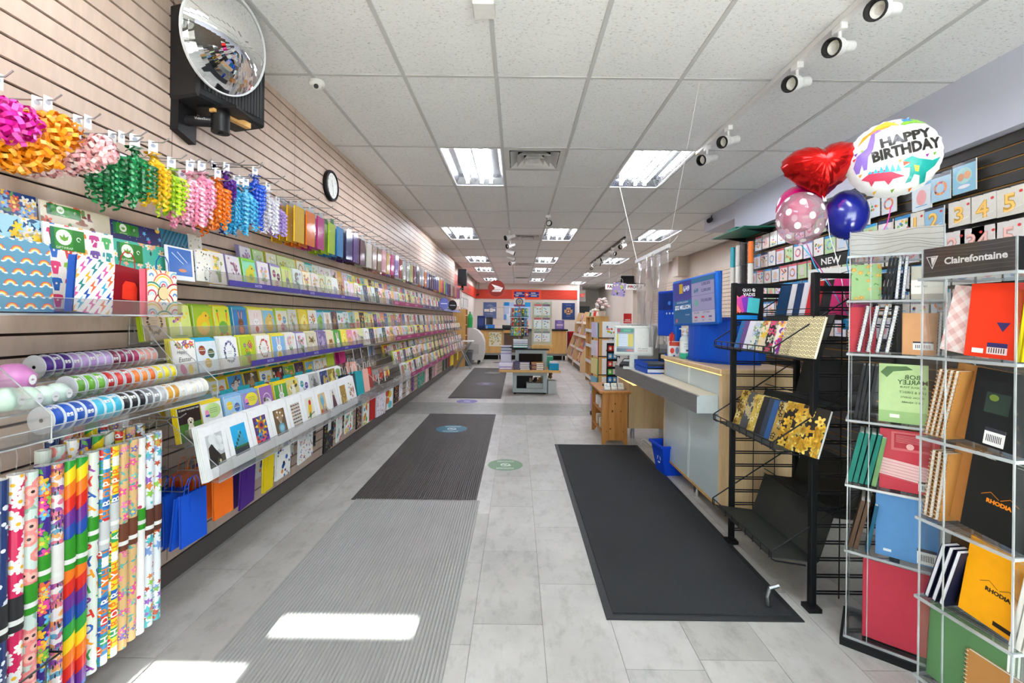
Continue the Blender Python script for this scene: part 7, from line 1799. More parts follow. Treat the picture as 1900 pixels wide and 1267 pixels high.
# ================================================================== balloons
from mathutils.geometry import tessellate_polygon
def fine(art, d=.02):
    out = Art()
    def rec(lay, t, c_):
        e = [((t[i][0] - t[i - 2][0]) ** 2 + (t[i][1] - t[i - 2][1]) ** 2, i) for i in range(3)]
        L, i = max(e)
        if L <= d * d: out.p.append((lay, t, c_)); return
        a, b_, c3 = t[i], t[i - 2], t[i - 1]; mid = ((a[0] + b_[0]) / 2, (a[1] + b_[1]) / 2)
        rec(lay, [a, mid, c3], c_); rec(lay, [mid, b_, c3], c_)
    for lay, pts, c_ in art.p:
        if len(pts) == 3: tr = [(0, 1, 2)]
        else: tr = tessellate_polygon([[Vector((p[0], p[1], 0)) for p in pts]])
        for t in tr: rec(lay, [pts[i] for i in t], c_)
    return out
def foil_body(outline, D, n=64, rings=10, col='#ffffff', wr=.05, ex=.62):
    m = MB()
    for sgn in (-1, 1):
        vs = []
        for j in range(rings + 1):
            s = j / rings
            for i in range(n):
                u, v = outline(2 * pi * i / n); k = 1 + wr * s ** 5 * (.5 * sin(i * 2.7) + .5 * sin(i * 4.3 + 1))
                y = sgn * D * max(0, 1 - s ** 2.3) ** ex * (1 + wr * 2.5 * s * s * sin(i * 2.1 + sgn))
                vs.append((u * s * k, y, v * s * k))
        fs = [(j * n + i, j * n + (i + 1) % n, (j + 1) * n + (i + 1) % n, (j + 1) * n + i) for j in range(rings) for i in range(n)]
        m.add(vs, fs, col, 0, True)
    return m
TIE = Vector((1.56, 2.06, 1.36))
def string_to(o, p0, col):
    pts = [Vector(p0).lerp(TIE, k / 6) + Vector((.012 * sin(k * 2.2), .01 * cos(k * 1.7), 0)) * (1 if 0 < k < 6 else 0) for k in range(7)]
    return MB().tube([tuple(o.matrix_basis.inverted() @ p) for p in pts], .0022, 5, col).build('ribbon_string', 'gloss', o)
R = .19
hb = empty('foil_balloon', onY(1655, 295, 2.2)); hb.rotation_euler = (.06, -.1, radians(-33))
foil_body(lambda t: (R * cos(t), R * sin(t)), .095, 72, 10, '#f3f3f2', .02).build('balloon_body', 'film', hb)
q = Art()
q.text('HAPPY', .055, .085, .058, '#26221f', 4, .045, .26, .05).text('BIRTHDAY', .052, .018, .064, '#26221f', 4, .045, .31, .05)
q.poly([(-.19, -.02), (-.17, .04), (-.12, .075), (-.1, .13), (-.085, .165), (-.05, .17), (-.045, .16), (-.075, .15), (-.08, .11), (-.095, .055), (-.12, .02), (-.13, -.05), (-.145, -.05), (-.15, -.01), (-.165, -.06), (-.18, -.06)], '#8a6cc0', 2)
q.poly([(-.16, .1), (-.13, .15), (-.08, .175), (-.02, .19), (.03, .2), (-.01, .17), (-.05, .165), (-.1, .15)], '#f0962a', 2).poly([(-.09, .17), (0, .18), (.04, .165), (-.01, .215), (-.06, .2)], '#f2b83c', 3)
q.poly([(.04, .17), (.08, .2), (.13, .19), (.16, .15), (.1, .165), (.06, .16)], '#7fb83c', 2).poly([(.05, .205), (.09, .2), (.1, .18), (.06, .185)], '#2f7fc8', 3)
q.poly([(-.16, -.1), (-.11, -.07), (-.05, -.075), (.0, -.11), (.035, -.13), (-.02, -.135), (-.04, -.16), (-.055, -.135), (-.1, -.125), (-.115, -.15), (-.125, -.12)], '#c8405c', 2)
for k in range(6): q.poly([(-.13 + .025 * k, -.078 - .004 * k), (-.118 + .025 * k, -.045 - .006 * abs(k - 3)), (-.105 + .025 * k, -.08 - .004 * k)], '#4ab0d8', 3)
q.poly([(.03, -.045), (.07, -.03), (.1, -.05), (.16, -.07), (.2, -.055), (.17, -.1), (.13, -.13), (.125, -.175), (.1, -.185), (.1, -.14), (.075, -.13), (.06, -.165), (.035, -.17), (.055, -.13), (.06, -.09), (.025, -.085), (.06, -.07)], '#1f9a92', 2).poly([(.03, -.05), (.062, -.063), (.03, -.075)], '#d8502c', 3).poly([(.075, -.08), (.1, -.09), (.095, -.12), (.08, -.115)], '#c8cc3c', 3)
for u, v, c_ in ((-.15, .07, '#8ac04a'), (.01, -.04, '#d88a2c'), (.13, -.035, '#8a2c8a'), (.165, -.03, '#6aa83c'), (-.03, -.19, '#6a9a2c'), (-.18, .06, '#7a4ab0'), (.05, -.2, '#ee7a22'), (-.19, .03, '#d83a3a'), (.08, .215, '#8ab8d8'), (-.11, -.18, '#e8b02c'), (-.17, -.07, '#e8a02c')): q.poly([(u, v), (u + .018, v + .004), (u + .006, v - .016)], c_, 2)
def onf(u, v, lay):
    s = min(1, sqrt(u * u + v * v) / R); return (u, -.095 * max(0, 1 - s ** 2.3) ** .62 - .0022 - .0006 * lay, v)
q.p = [(l, [(u * .84, v * .84) for u, v in pts], c_) for l, pts, c_ in q.p]
o = MB().art(fine(q), fn=onf).build('birthday_print', 'film', hb); o['kind'] = 'stuff'
bpy.context.view_layer.update(); string_to(hb, hb.location - Vector((0, 0, .23)), '#d83a9a')
tag(hb, 'white round foil balloon with HAPPY BIRTHDAY and dinosaurs', 'balloon', 'balloons tied at the wire rack')
ht = empty('foil_balloon', onY(1524, 312, 2.38)); ht.rotation_euler = (-.1, -.06, radians(-24))
def heart(t):
    t = t + pi / 2
    return (.0122 * 16 * sin(-t) ** 3 * .95, .0112 * (13 * cos(t) - 4 * cos(2 * t) - 1.5 * cos(3 * t) - .5 * cos(4 * t)))
foil_body(heart, .13, 72, 10, '#d81e1c', .035).build('balloon_body', 'foil', ht)
MB().box(-.008, .008, -.012, -.01, -.19, -.15, '#eeeeee').build('tail_tag', 'gloss', ht)
string_to(ht, ht.location - Vector((0, 0, .17)), '#f0f0f0')
tag(ht, 'shiny red heart foil balloon', 'balloon', 'balloons tied at the wire rack')
def latex(px, py, Y, rx, rz, col, mat, label, sc):
    o = empty('latex_balloon', onY(px, py, Y))
    m = MB(); m.sphere((0, 0, 0), 1, 28, 18, col, 0, (rx, rx, rz), lambda p: 1 - .07 * max(0, -p.z) ** 2); m.build('balloon_skin', mat, o)
    MB().lathe([(.012, -rz * .93 - .004), (.005, -rz * .93 + .01), (.01, -rz * .93 + .02)], 10, col).build('knot', 'latex', o)
    string_to(o, o.location - Vector((0, 0, rz * .93)), sc)
    return tag(o, label, 'balloon', 'balloons tied at the wire rack')
latex(1480, 390, 2.56, .112, .14, '#d8127a', 'latex', 'hot pink latex balloon behind the polka dot one', '#d83a9a')
latex(1570, 400, 2.42, .103, .138, '#14208c', 'latex', 'dark blue latex balloon', '#2a9ad8')
pd = latex(1486, 407, 2.3, .116, .14, '#f6e0ea', 'balloon_clear', 'clear pink balloon with white polka dots', '#2ab0e0')
m = MB(); r = random.Random(4)
for k in range(30):
    zf = 1 - 2 * (k + .5) / 30; an = k * 2.4; qx = sqrt(1 - zf * zf); d = Vector((qx * cos(an), qx * sin(an), zf)); u = d.orthogonal().normalized(); v = d.cross(u)
    pts = [(d + (u * cos(t) + v * sin(t)) * .13).normalized() for t in (2 * pi * i / 14 for i in range(14))]
    m.add([(p.x * .1166, p.y * .1166, p.z * .1405 * (1 - .07 * max(0, -p.z) ** 2)) for p in pts], [tuple(range(14))], '#ffffff')
o = m.build('polka_dots', 'matte', pd); o['kind'] = 'stuff'
p = TIE
bw = empty('balloon_weight', (TIE.x, TIE.y, TIE.z - .0)); MB().bevbox(-.03, .03, -.03, .03, -.05, 0, .008, '#3a9ad8').build('weight', 'gloss', bw); MB().lathe([(.004, 0), (.01, .012), (.0, .016)], 10, '#f0f0f0').build('loop', 'gloss', bw); tag(bw, 'small blue weight holding the balloon strings', 'balloon weight')

# ================================================================== right wall: party goods
def pk_number(n, col, bgc, hdr=None):
    def fn(w, h):
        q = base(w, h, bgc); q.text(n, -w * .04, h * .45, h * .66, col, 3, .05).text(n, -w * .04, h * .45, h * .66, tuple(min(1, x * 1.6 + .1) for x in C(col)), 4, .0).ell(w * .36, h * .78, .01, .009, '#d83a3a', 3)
        if hdr: q.rect(-w / 2, h * .9, w / 2, h, hdr, 3)
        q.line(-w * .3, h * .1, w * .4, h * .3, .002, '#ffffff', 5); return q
    return fn
def pk_generic(seed, bgc, hdr):
    def fn(w, h):
        r = random.Random(seed); q = base(w, h, bgc); q.rect(-w / 2, h * .86, w / 2, h, hdr, 2)
        if seed % 3 == 0:
            q.arc(0, h * .45, w * .22, w * .34, 0, 2 * pi, r.choice(['#e88a5a', '#e86a8a', '#7ab0d8']), 3, 14)
            for _ in range(12): t = r.random() * 6.3; q.ell(w * .28 * cos(t), h * .45 + w * .28 * sin(t), .007, .006, r.choice(['#f0c43c', '#d84a6a', '#5aa84a', '#4a8ad8']), 4, 6)
        elif seed % 3 == 1:
            for _ in range(10): q.ell(r.uniform(-.35, .35) * w, h * r.uniform(.12, .75), .012, .011, r.choice(['#f0c43c', '#d84a6a', '#5aa84a', '#4a8ad8', '#e8884a']), 3, 8)
        else:
            q.ell(0, h * .45, w * .26, h * .28, r.choice(['#e8c8b0', '#c8d8e8', '#e8a0a0', '#d8d0c0']), 3, 14); q.line(-w * .3, h * .15, w * .3, h * .15, .005, hdr, 4)
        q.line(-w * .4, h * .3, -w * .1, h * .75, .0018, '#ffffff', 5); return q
    return fn
def wall_pack(Y, zt, w, h, fn, label, x=2.885, n=2):
    q = fn(w, h); m = MB().box(-w / 2, w / 2, 0, .008, -h, 0, '#e6e4de')
    m.art(q, 0, 0, -h)
    me = m.mesh('party_pack'); me.materials.append(MATS['film'])
    o = link('party_pack', me, None, (x, Y, zt), (0, rnd.uniform(-.03, .03), -pi / 2)); tag(o, label, 'party supplies', 'packets hanging on the black slatwall')
    MB().cyl((0, .046, .004), (0, -.03, -.004), .0022, 5, '#1c1c1e').build('peg', 'gloss', o)
    return o
for i, (px, n_, w, bgc, hd) in enumerate(((1705, '1', .13, '#e4ddd0', None), (1739, '2', .14, '#8fb8d6', '#2a2a3a'), (1786, '3', .15, '#dfd9cf', None), (1829, '4', .15, '#e2dcd2', None), (1880, '5', .15, '#dfd8cc', None))):
    wall_pack(2.885 * F / (px - 960 - 8), 2.15, w, .165, pk_number(n_, '#c8982c', bgc, hd), 'gold number %s foil balloon packet' % 'zero one two three four five'.split()[int(n_)])
for px, n_ in ((1775, '2'), (1792, '3'), (1832, '4'), (1878, '5')):
    wall_pack(2.885 * F / (px - 960 - 8) + (0 if n_ != '3' else -.06), 1.955, .15, .165, pk_number(n_, '#c89a92', '#e8e0dc'), 'rose gold number %s foil balloon packet' % 'zero one two three four five'.split()[int(n_)])
wall_pack(2.885 * F / (1748 - 966), 2.375, .14, .19, lambda w, h: pk_generic(3, '#a8cce0', '#22222a')(w, h), 'light blue packet with pale ring in the top row')
wall_pack(2.885 * F / (1791 - 966), 2.395, .15, .2, lambda w, h: base(w, h, '#86bcd4').rect(-w / 2, h * .9, w / 2, h, '#22222a', 2).ell(0, h * .55, w * .34, h * .26, '#a8d4d0', 2, 16).ell(-.02, h * .52, .022, .025, '#c88a5a', 3).ell(.022, h * .55, .022, .025, '#d89a6a', 3).ell(.0, h * .2, .04, .012, '#f0ecf4', 3), 'sky blue packet with two smiling faces in the top row')
wall_pack(2.885 * F / (1712 - 966), 2.355, .15, .2, lambda w, h: pk_generic(5, '#dce4ea', '#3a9ac8')(w, h), 'silver foil packet with blue foot in the top row')
k = 0
ROWN = {2.365: 'top row', 2.15: 'second row', 1.955: 'third row', 1.765: 'fourth row', 1.575: 'fifth row', 1.385: 'sixth row'}
for zt, y0 in ((2.365, 3.45), (2.15, 3.32), (1.955, 3.25), (1.765, 2.4), (1.575, 2.4), (1.385, 2.4)):
    Y = y0; i = 0
    while Y < 5.45:
        if not (zt == 2.365 and 3.66 < Y < 3.95):
            seed = k * 7 + 3; bgc = rnd.choice(['#ece8e0', '#f0ece6', '#e2e8ec', '#f0e6e0', '#dcd8d0', '#e8e0ec', '#b8d8a0', '#d8e8f0', '#f0d8d0']); hd = rnd.choice(['#2f8ac8', '#2f8ac8', '#3aa0d8', '#e8e4dc', '#d8606a', '#2a3a6a', '#f0ece4'])
            wall_pack(Y, zt, .135, .165, pk_generic(seed, bgc, hd), 'party packet, %s of the %s on the black slatwall' % (nth(i + 1), ROWN[zt]))
        Y += .155; k += 1; i += 1
w, h = .2, .19
q = base(w, h, '#f2f0ea')
for j, t_ in enumerate(('Latex $2.50', 'Foil $8.99', 'Number $10')): q.text(t_, 0, h * (.78 - .26 * j), .022, '#33302c', 2, 0, w * .85)
o = link('price_sign', slab('price_sign', w, h, .003, q), None, (2.88, 3.72, 2.15), (0, 0, -pi / 2)); tag(o, 'white handwritten balloon price sign on the black slatwall', 'sign')
# NEW plate and the framed board under it
w, h = .36, .1
q = base(w, h, '#2b2927').text('NEW', .0, h * .5, .055, '#f2f0ec', 2, .02)
o = link('shelf_sign', slab('shelf_sign', w, h, .004, q, '#2b2927'), None, (2.55, 3.60, 1.80), (0, -.04, -pi / 2 + .25)); tag(o, 'black NEW shelf sign on the right wall display', 'sign')
MB().box(-.003, .003, .004, .38, .03, .04, '#2b2927').build('bracket', 'matte', o)
w, h = .46, .42
q = base(w, h, '#f0eee8').text('love !', .02, h * .3, .09, '#2a2a2a', 2, 0, w * .7, slant=.3).text('CARDS', -.05, h * .62, .03, '#5a564e', 2)
q.line(-w / 2, h * .74, w / 2, h * .98, .006, '#3a3632', 3)
o = link('message_board', slab('message_board', w, h, .006, q), None, (2.52, 3.5, 1.36), (0, 0, -pi / 2 + .35)); tag(o, 'white message board with handwriting under the NEW sign', 'sign')
MB().box(-.01, .01, .006, .42, 0, .02, '#2b2927').build('support', 'matte', o)
# tubes of rolled wrap, glass shelf
for i, (px, c1, c2, wd) in enumerate(((1360, '#39a8b8', '#e8e4dc', 'aqua'), (1370, '#d8d4cc', '#2a2a2a', 'black and white'), (1381, '#2a2826', '#e8e4dc', 'black'), (1393, '#ee7a2c', '#5aa88a', 'orange'))):
    p = onX(px, 460, 2.72)
    o = empty('wrap_tube', (2.72, p.y, 1.78))
    MB().lathe([(0, .25), (.03, .25), (.03, .5), (0, .5)], 14, c1).build('upper_tube', 'film', o); MB().lathe([(0, 0), (.03, 0), (.03, .245), (0, .245)], 14, c2, cols=[c2, '#f0ece4' if i != 2 else '#2a2826', c2]).build('lower_tube', 'film', o)
    MB().cyl((0, 0, .48), (.21, 0, .5), .003, 5, '#1c1c1e').build('hook_arm', 'gloss', o)
    tag(o, '%s clear-wrapped paper tube hanging at the end of the black slatwall' % wd, 'gift wrap', 'wrapped tubes')
gs = empty('glass_shelf', (0, 0, 0)); MB().box(2.55, 2.94, 5.0, 5.84, 2.42, 2.43, '#2f7a68').build('glass_plate', 'gloss', gs)
for y in (5.1, 5.7): MB().prism([(2.94, 2.42), (2.94, 2.36), (2.62, 2.41)], y - .004, y + .004, '#3a3c3c').build('bracket', 'metal', gs)
tag(gs, 'green-edged glass shelf at the far end of the black slatwall', 'shelf')
bk = MB().box(-.14, .14, -.1, .1, 0, .035, '#1c7a6c').build('folder_box', 'gloss', None, (2.72, 5.35, 2.431)); tag(bk, 'dark green flat box lying on the glass shelf', 'box')
MB().box(-.142, .142, -.102, .102, .02, .037, '#176458').build('lid', 'gloss', bk)
# small goods above the lottery stand
for i in range(5):
    o = empty('glue_bottle', (2.5 + .05 * i, 4.9, 1.36)); MB().lathe([(0, 0), (.02, 0), (.02, .1), (.008, .12), (.004, .15), (0, .15)], 12, ('#5a7a3a', '#e8e0d0', '#3a6a8a', '#c88a3a', '#8a3a5a')[i]).build('bottle', 'gloss', o); MB().lathe([(.009, .118), (.009, .14), (0, .142)], 10, '#e86a2c').build('cap', 'gloss', o)
    tag(o, '%s small craft bottle on the shelf above the lottery stand' % ('olive', 'cream', 'blue', 'amber', 'plum')[i], 'bottle', 'craft bottles')
sf = empty('wall_shelf', (0, 0, 0)); MB().box(2.42, 2.93, 4.55, 5.2, 1.34, 1.36, '#b9b4ac').build('board', 'matte', sf); MB().box(2.44, 2.9, 4.6, 4.62, 1.0, 1.34, '#8a8680').build('bracket', 'matte', sf); MB().box(2.44, 2.9, 5.15, 5.17, 1.0, 1.34, '#8a8680').build('bracket', 'matte', sf); tag(sf, 'grey shelf on the right wall above the lottery stand', 'shelf')

# ================================================================== track lights
def spot():
    s = empty('track_spotlight')
    MB().bevbox(-.02, .02, -.035, .035, -.035, 0, .004, '#efeeec').build('adapter', 'gloss', s)
    MB().cyl((0, 0, -.035), (0, 0, -.09), .009, 8, '#efeeec').build('stem', 'gloss', s)
    h = empty('head'); h.parent = s; h.location = (0, 0, -.115)
    d = Vector((-.80, -.42, -.30)).normalized(); h.rotation_euler = d.to_track_quat('Z', 'Y').to_euler()
    MB().lathe([(0, -.11), (.03, -.11), (.032, -.02), (.045, .02), (.047, .075), (.043, .075)], 20, '#efeeec').build('can', 'gloss', h)
    MB().lathe([(.047, .075), (.047, .088), (.04, .088), (.036, .05)], 20, '#1c1b1a').build('baffle', 'matte', h)
    MB().lathe([(.034, .052), (.02, .044), (0, .042)], 20, '#e8e4da').build('bulb', 'gloss', h)
    return s
s0 = None
def put_spot(x, y, z, rz, label):
    global s0
    if s0 is None: s0 = spot(); s = s0; s.location = (x, y, z)
    else: s = copy_to(s0, (x, y, z))
    s.rotation_euler = (0, 0, rz); return tag(s, label, 'spotlight', 'track spotlights')
TZ = CEIL - .04
def track(x, y0, y1, col, label):
    t = empty('light_track', (0, 0, 0)); MB().box(x - .018, x + .018, y0, y1, TZ, CEIL - .006, col).build('rail', 'gloss', t); MB().box(x - .02, x + .02, y1, y1 + .02, TZ - .002, CEIL - .006, '#d8c8a8').build('end_cap', 'gloss', t); tag(t, label, 'light track')
track(1.672, -.9, 4.12, '#eceae8', 'white ceiling track nearest the balloons'); track(2.03, 8.4, 12.4, '#3a3836', 'dark ceiling track above the photo corner'); track(-.158, 7.7, 11.6, '#dcdad8', 'pale ceiling track over the centre aisle')
for i, (px, py) in enumerate(((1317, 271), (1357, 235), (1483, 119), (1561, 47), (1648, -28))):
    p = onZ(px, py, TZ); put_spot(1.672, p.y, TZ, 0, 'white spotlight on the near right track, %s from its far end' % nth(i + 1))
for i in range(5): put_spot(2.03, 8.6 + .9 * i, TZ, (.3, 1.6, -.5, 2.4, .9)[i], 'white spotlight on the rear right track, %s along' % nth(i + 1))
for i in range(5): put_spot(-.158, 7.8 + .9 * i, TZ, (0, .2, 2.6, 3.0, .4)[i], 'white spotlight on the centre aisle track, %s along' % nth(i + 1))
sb = put_spot(.452, 6.75, CEIL - .006, 1.2, 'lone white spotlight on a ceiling tee between the light rows')
for p_, wd in (((2.86, 6.75, 2.85), 'beside the right bulkhead'), ((-1.75 + .6, 19.6, 2.82), 'above the post counter')):
    o = empty('bullet_camera', p_ if 'bulk' in wd else (-1.75, 19.9, 2.8)); o.location = p_ if 'bulk' in wd else (-1.72 + .0, 19.7, 2.85)
    if 'bulk' in wd: o.location = (2.87, 6.6, 2.86)
    else: o.location = onY(888, 546, 19.2)
    MB().cyl((0, 0, 0), (-.07, -.1, -.04), .035, 12, '#18181a').build('barrel', 'gloss', o); MB().cyl((0, .0, 0), (.0, .0, CEIL - .006 - o.location.z) if 'post' in wd else (.03, .02, .08), .012, 8, '#4a4a4c').build('arm', 'gloss', o)
    tag(o, 'black bullet camera ' + wd, 'camera')
# ================================================================== centre display table
dt = empty('display_table', (0, 0, 0)); TX0, TX1, TY0, TY1 = -.07, .545, 7.9, 8.75
def frame_rect(x0, x1, z0, z1, y, t, d, col, name, par):
    for a0, a1, b0, b1 in ((x0, x0 + t, z0, z1), (x1 - t, x1, z0, z1), (x0 + t, x1 - t, z0, z0 + t), (x0 + t, x1 - t, z1 - t, z1)):
        MB().box(a0, a1, y, y + d, b0, b1, col).build(name, 'gloss', par)
for y in (TY0, TY1 - .05): frame_rect(TX0, TX1, .03, .40, y, .07, .05, '#aab2b4', 'lower_frame', dt)
for y in (TY0 + .15, TY1 - .05): frame_rect(TX0 + .04, TX1 - .0, .44, .78, y, .065, .05, '#aab2b4', 'upper_frame', dt)
MB().bevbox(-.315, .775, 7.78, 8.95, .4, .44, .006).build('maple_shelf', 'maple_orange', dt)
MB().bevbox(TX0 - .02, TX1 + .04, TY0 + .12, TY1, .78, .8, .004, '#232428').build('black_top', 'gloss', dt)
MB().box(TX0 + .02, TX1 - .02, TY0 + .05, TY1 - .05, .05, .06, '#5a5c5e').build('floor_board', 'matte', dt)
MB().box(.0, .3, TY0 + .3, TY0 + .32, .06, .36, '#17181c').build('dark_backing', 'matte', dt)
MB().box(TX0 + .1, TX1 - .07, TY0 + .5, TY0 + .52, .44, .76, '#33201c').build('rear_backing', 'matte', dt)
for x in (TX0 + .04, TX1 - .04): MB().cyl((x, TY0 + .03, 0), (x, TY0 + .03, .03), .02, 10, '#222222').build('foot', 'matte', dt)
tag(dt, 'grey-framed display table with maple shelf in the centre aisle', 'table')
def book_stack(x, y, z, w, d, n, t, cols, words):
    for k in range(n):
        c_ = cols[k % len(cols)]
        o = MB().box(-w / 2, w / 2, -d / 2, d / 2, 0, t, c_).art(Art().rect(-w * .45, t * .15, w * .45, t * .85, '#f2ece8', 1).rect(-w * .45, t * .2, -w * .1, t * .8, c_, 2), -d / 2).build('book', 'gloss', None, (x + rnd.uniform(-.006, .006), y, z + t * k)); tag(o, '%s, %s from the bottom' % (words, nth(k + 1)), 'book', 'books on the display table')
book_stack(.09, 7.93, .441, .3, .2, 4, .034, ['#33245a', '#33245a'], 'purple and white book lying on the maple shelf')
book_stack(.37, 7.93, .441, .22, .2, 4, .032, ['#7a2c3a', '#a8783a'], 'maroon book lying on the maple shelf')
bb = empty('blue_box', (.66, 7.92, .441)); MB().bevbox(-.085, .085, -.08, .08, 0, .12, .006, '#1593c4').build('box', 'gloss', bb); MB().box(-.07, .07, -.06, .06, .12, .15, '#e8d8dc').build('contents', 'matte', bb); tag(bb, 'open turquoise blue box at the end of the maple shelf', 'box')
tb_ = empty('teal_box', (.62, 8.5, .441)); MB().bevbox(-.07, .07, -.07, .07, 0, .19, .006, '#4fb898').build('box', 'gloss', tb_); MB().bevbox(-.073, .073, -.073, .073, .15, .195, .006, '#45a88a').build('lid', 'gloss', tb_); tag(tb_, 'mint green box behind the turquoise one', 'box')
for k in range(2):
    o = MB().bevbox(-.12, .12, -.15, .15, 0, .05, .004, ('#b8a8e0', '#e2dcf4')[k]).build('boxed_stationery', 'gloss', None, (-.2, 8.0, .441 + .052 * k)); MB().box(-.1, .1, -.152, -.15, .015, .035, '#f4f0fa').build('label_band', 'matte', o); tag(o, ('lower', 'upper')[k] + ' lilac stationery box at the near corner of the maple shelf', 'box', 'stationery boxes')
lh = empty('leaflet_rack', (-.2, 8.35, .441))
for k in range(7):
    MB().box(-.1, .1, -.01, .002, 0, .2, ['#d8d4e8', '#a8a0c8', '#e8e4f0', '#8a94b0', '#c8ccd8', '#7a7a8a', '#e0dcea'][k]).build('leaflet', 'matte', lh, (0, -.12 + .04 * k, .05 + .025 * k), (-.35, 0, .1))
MB().prismx([(-.16, 0), (.16, 0), (.16, .36), (-.16, .06)], -.12, -.117).build('side_pane', 'acrylic', lh); MB().box(-.12, .12, -.16, .16, 0, .05).build('base', 'acrylic', lh)
tag(lh, 'clear sloping rack of pale leaflets on the maple shelf', 'rack')
for nm, x, y, wd in (('plush_bin', .64, 8.05, 'pale bin of plush toys beside the display table'), ('plush_bin', .33, 8.15, 'grey bin of plush toys inside the display table')):
    b_ = empty(nm, (x, y, 0 if x > .6 else .061)); w = .075 if x > .6 else .15; h = .24 if x > .6 else .12
    MB().bevbox(-w, w, -.12, .12, 0, h, .006, '#c2c6c4').build('bin', 'gloss', b_); tag(b_, wd, 'bin', 'plush bins')
    for k in range(6 if x > .6 else 7):
        t = empty('plush_toy', (x + rnd.uniform(-w * .7, w * .7), y - .06 + rnd.uniform(-.05, .08), b_.location.z + h + .02 + (.05 * (k % 4) if x > .6 else .02)))
        c_ = rnd.choice(['#7a5434', '#e8e4dc', '#2c2624', '#a8784c', '#5a3c28', '#8a8480']); r_ = .032
        MB().sphere((0, 0, 0), r_, 12, 8, c_).build('body', 'matte', t); MB().sphere((0, -.02, r_ * 1.1), r_ * .7, 12, 8, c_).build('head', 'matte', t)
        for s in (-1, 1): MB().sphere((s * r_ * .5, -.015, r_ * 1.75), r_ * .28, 8, 6, c_).build('ear', 'matte', t)
        tag(t, '%s plush toy in the %s bin, %s' % ({'#7a5434': 'brown', '#e8e4dc': 'white', '#2c2624': 'black', '#a8784c': 'tan', '#5a3c28': 'dark brown', '#8a8480': 'grey'}[c_], 'outer' if x > .6 else 'inner', nth(k + 1)), 'plush toy', 'plush toys')
# book spinner
bs = empty('book_spinner', (.035, 8.3, .8))
MB().cyl((0, 0, 0), (0, 0, .82), .012, 8, '#8a8c8e').build('pole', 'metal', bs); MB().lathe([(0, 0), (.17, 0), (.17, .02), (0, .02)], 24, '#2a2c30').build('base', 'gloss', bs)
BC = ['#2f6a3a', '#4a8ab0', '#8ac04a', '#b8864a', '#2c4a2c', '#2a3a7a', '#c8402a', '#3a7a5a', '#7a4a34', '#1c2c4a', '#1f8ac0', '#c85a5a', '#2a9ac8', '#8a7ab0']
for lv, z in enumerate((.22, .4, .58)):
    MB().lathe([(.05, z), (.18, z), (.18, z + .012), (.05, z + .012)], 24, '#2c3a34').build('ring_shelf', 'gloss', bs)
    for k in range(7):
        t = -pi / 2 + (k - 3) * .42; w, h = .064, .15
        q = base(w, h, BC[(k + lv * 5) % 14]); r = random.Random(k + lv * 9)
        for _ in range(5): q.ell(r.uniform(-.3, .3) * w, h * r.uniform(.2, .8), .014, .016, r.choice(['#e8d84a', '#e8e4dc', '#c84a3a', '#5ab0d8', '#3a2c24']), 2, 8)
        o = link('paperback', slab('paperback', w, h, .015, q), None, bs.location + Vector((.165 * cos(t), .165 * sin(t), z + .015)), (-.04, 0, t + pi / 2)); tag(o, 'illustrated paperback, %s of the %s tier of the book spinner' % (nth(k + 1), ('lowest', 'middle', 'top')[lv]), 'book', 'paperbacks on the spinner')
q = Art().ell(0, .08, .07, .075, '#3a4a9a', 1, 20).ell(0, .08, .05, .055, '#c8b46a', 2, 16).ell(.0, .085, .03, .035, '#8a9ab0', 3, 12).poly([(-.11, 0), (.11, 0), (.1, .03), (-.1, .03)], '#8a2c5a', 4)
MB().art(q, -.004).lathe([(0, .07), (.01, .08)], 6, '#c8b46a').build('topper_sign', 'gloss', bs, (0, -.12, .78)); MB().box(-.1, .1, -.118, -.115, .78, .93, '#e8e4dc').build('topper_backing', 'gloss', bs)
tag(bs, 'revolving stand of illustrated paperbacks on the display table', 'book stand')
for k, (c_, t_) in enumerate((('#2f9a8a', .05), ('#2a2c5a', .035), ('#8a7aa8', .035), ('#d8dce4', .03))):
    o = MB().box(-.13, .13, -.1, .1, 0, t_, c_).box(-.128, .128, -.101, -.1, t_ * .2, t_ * .8, '#e8eaf0').build('board_book', 'gloss', None, (.06, 8.09 if False else 8.08, .8215 + sum((.05, .035, .035, .03)[:k]))); tag(o, ('teal', 'navy', 'mauve', 'pale')[k] + ' board book stacked at the foot of the book spinner', 'book', 'stacked board books')
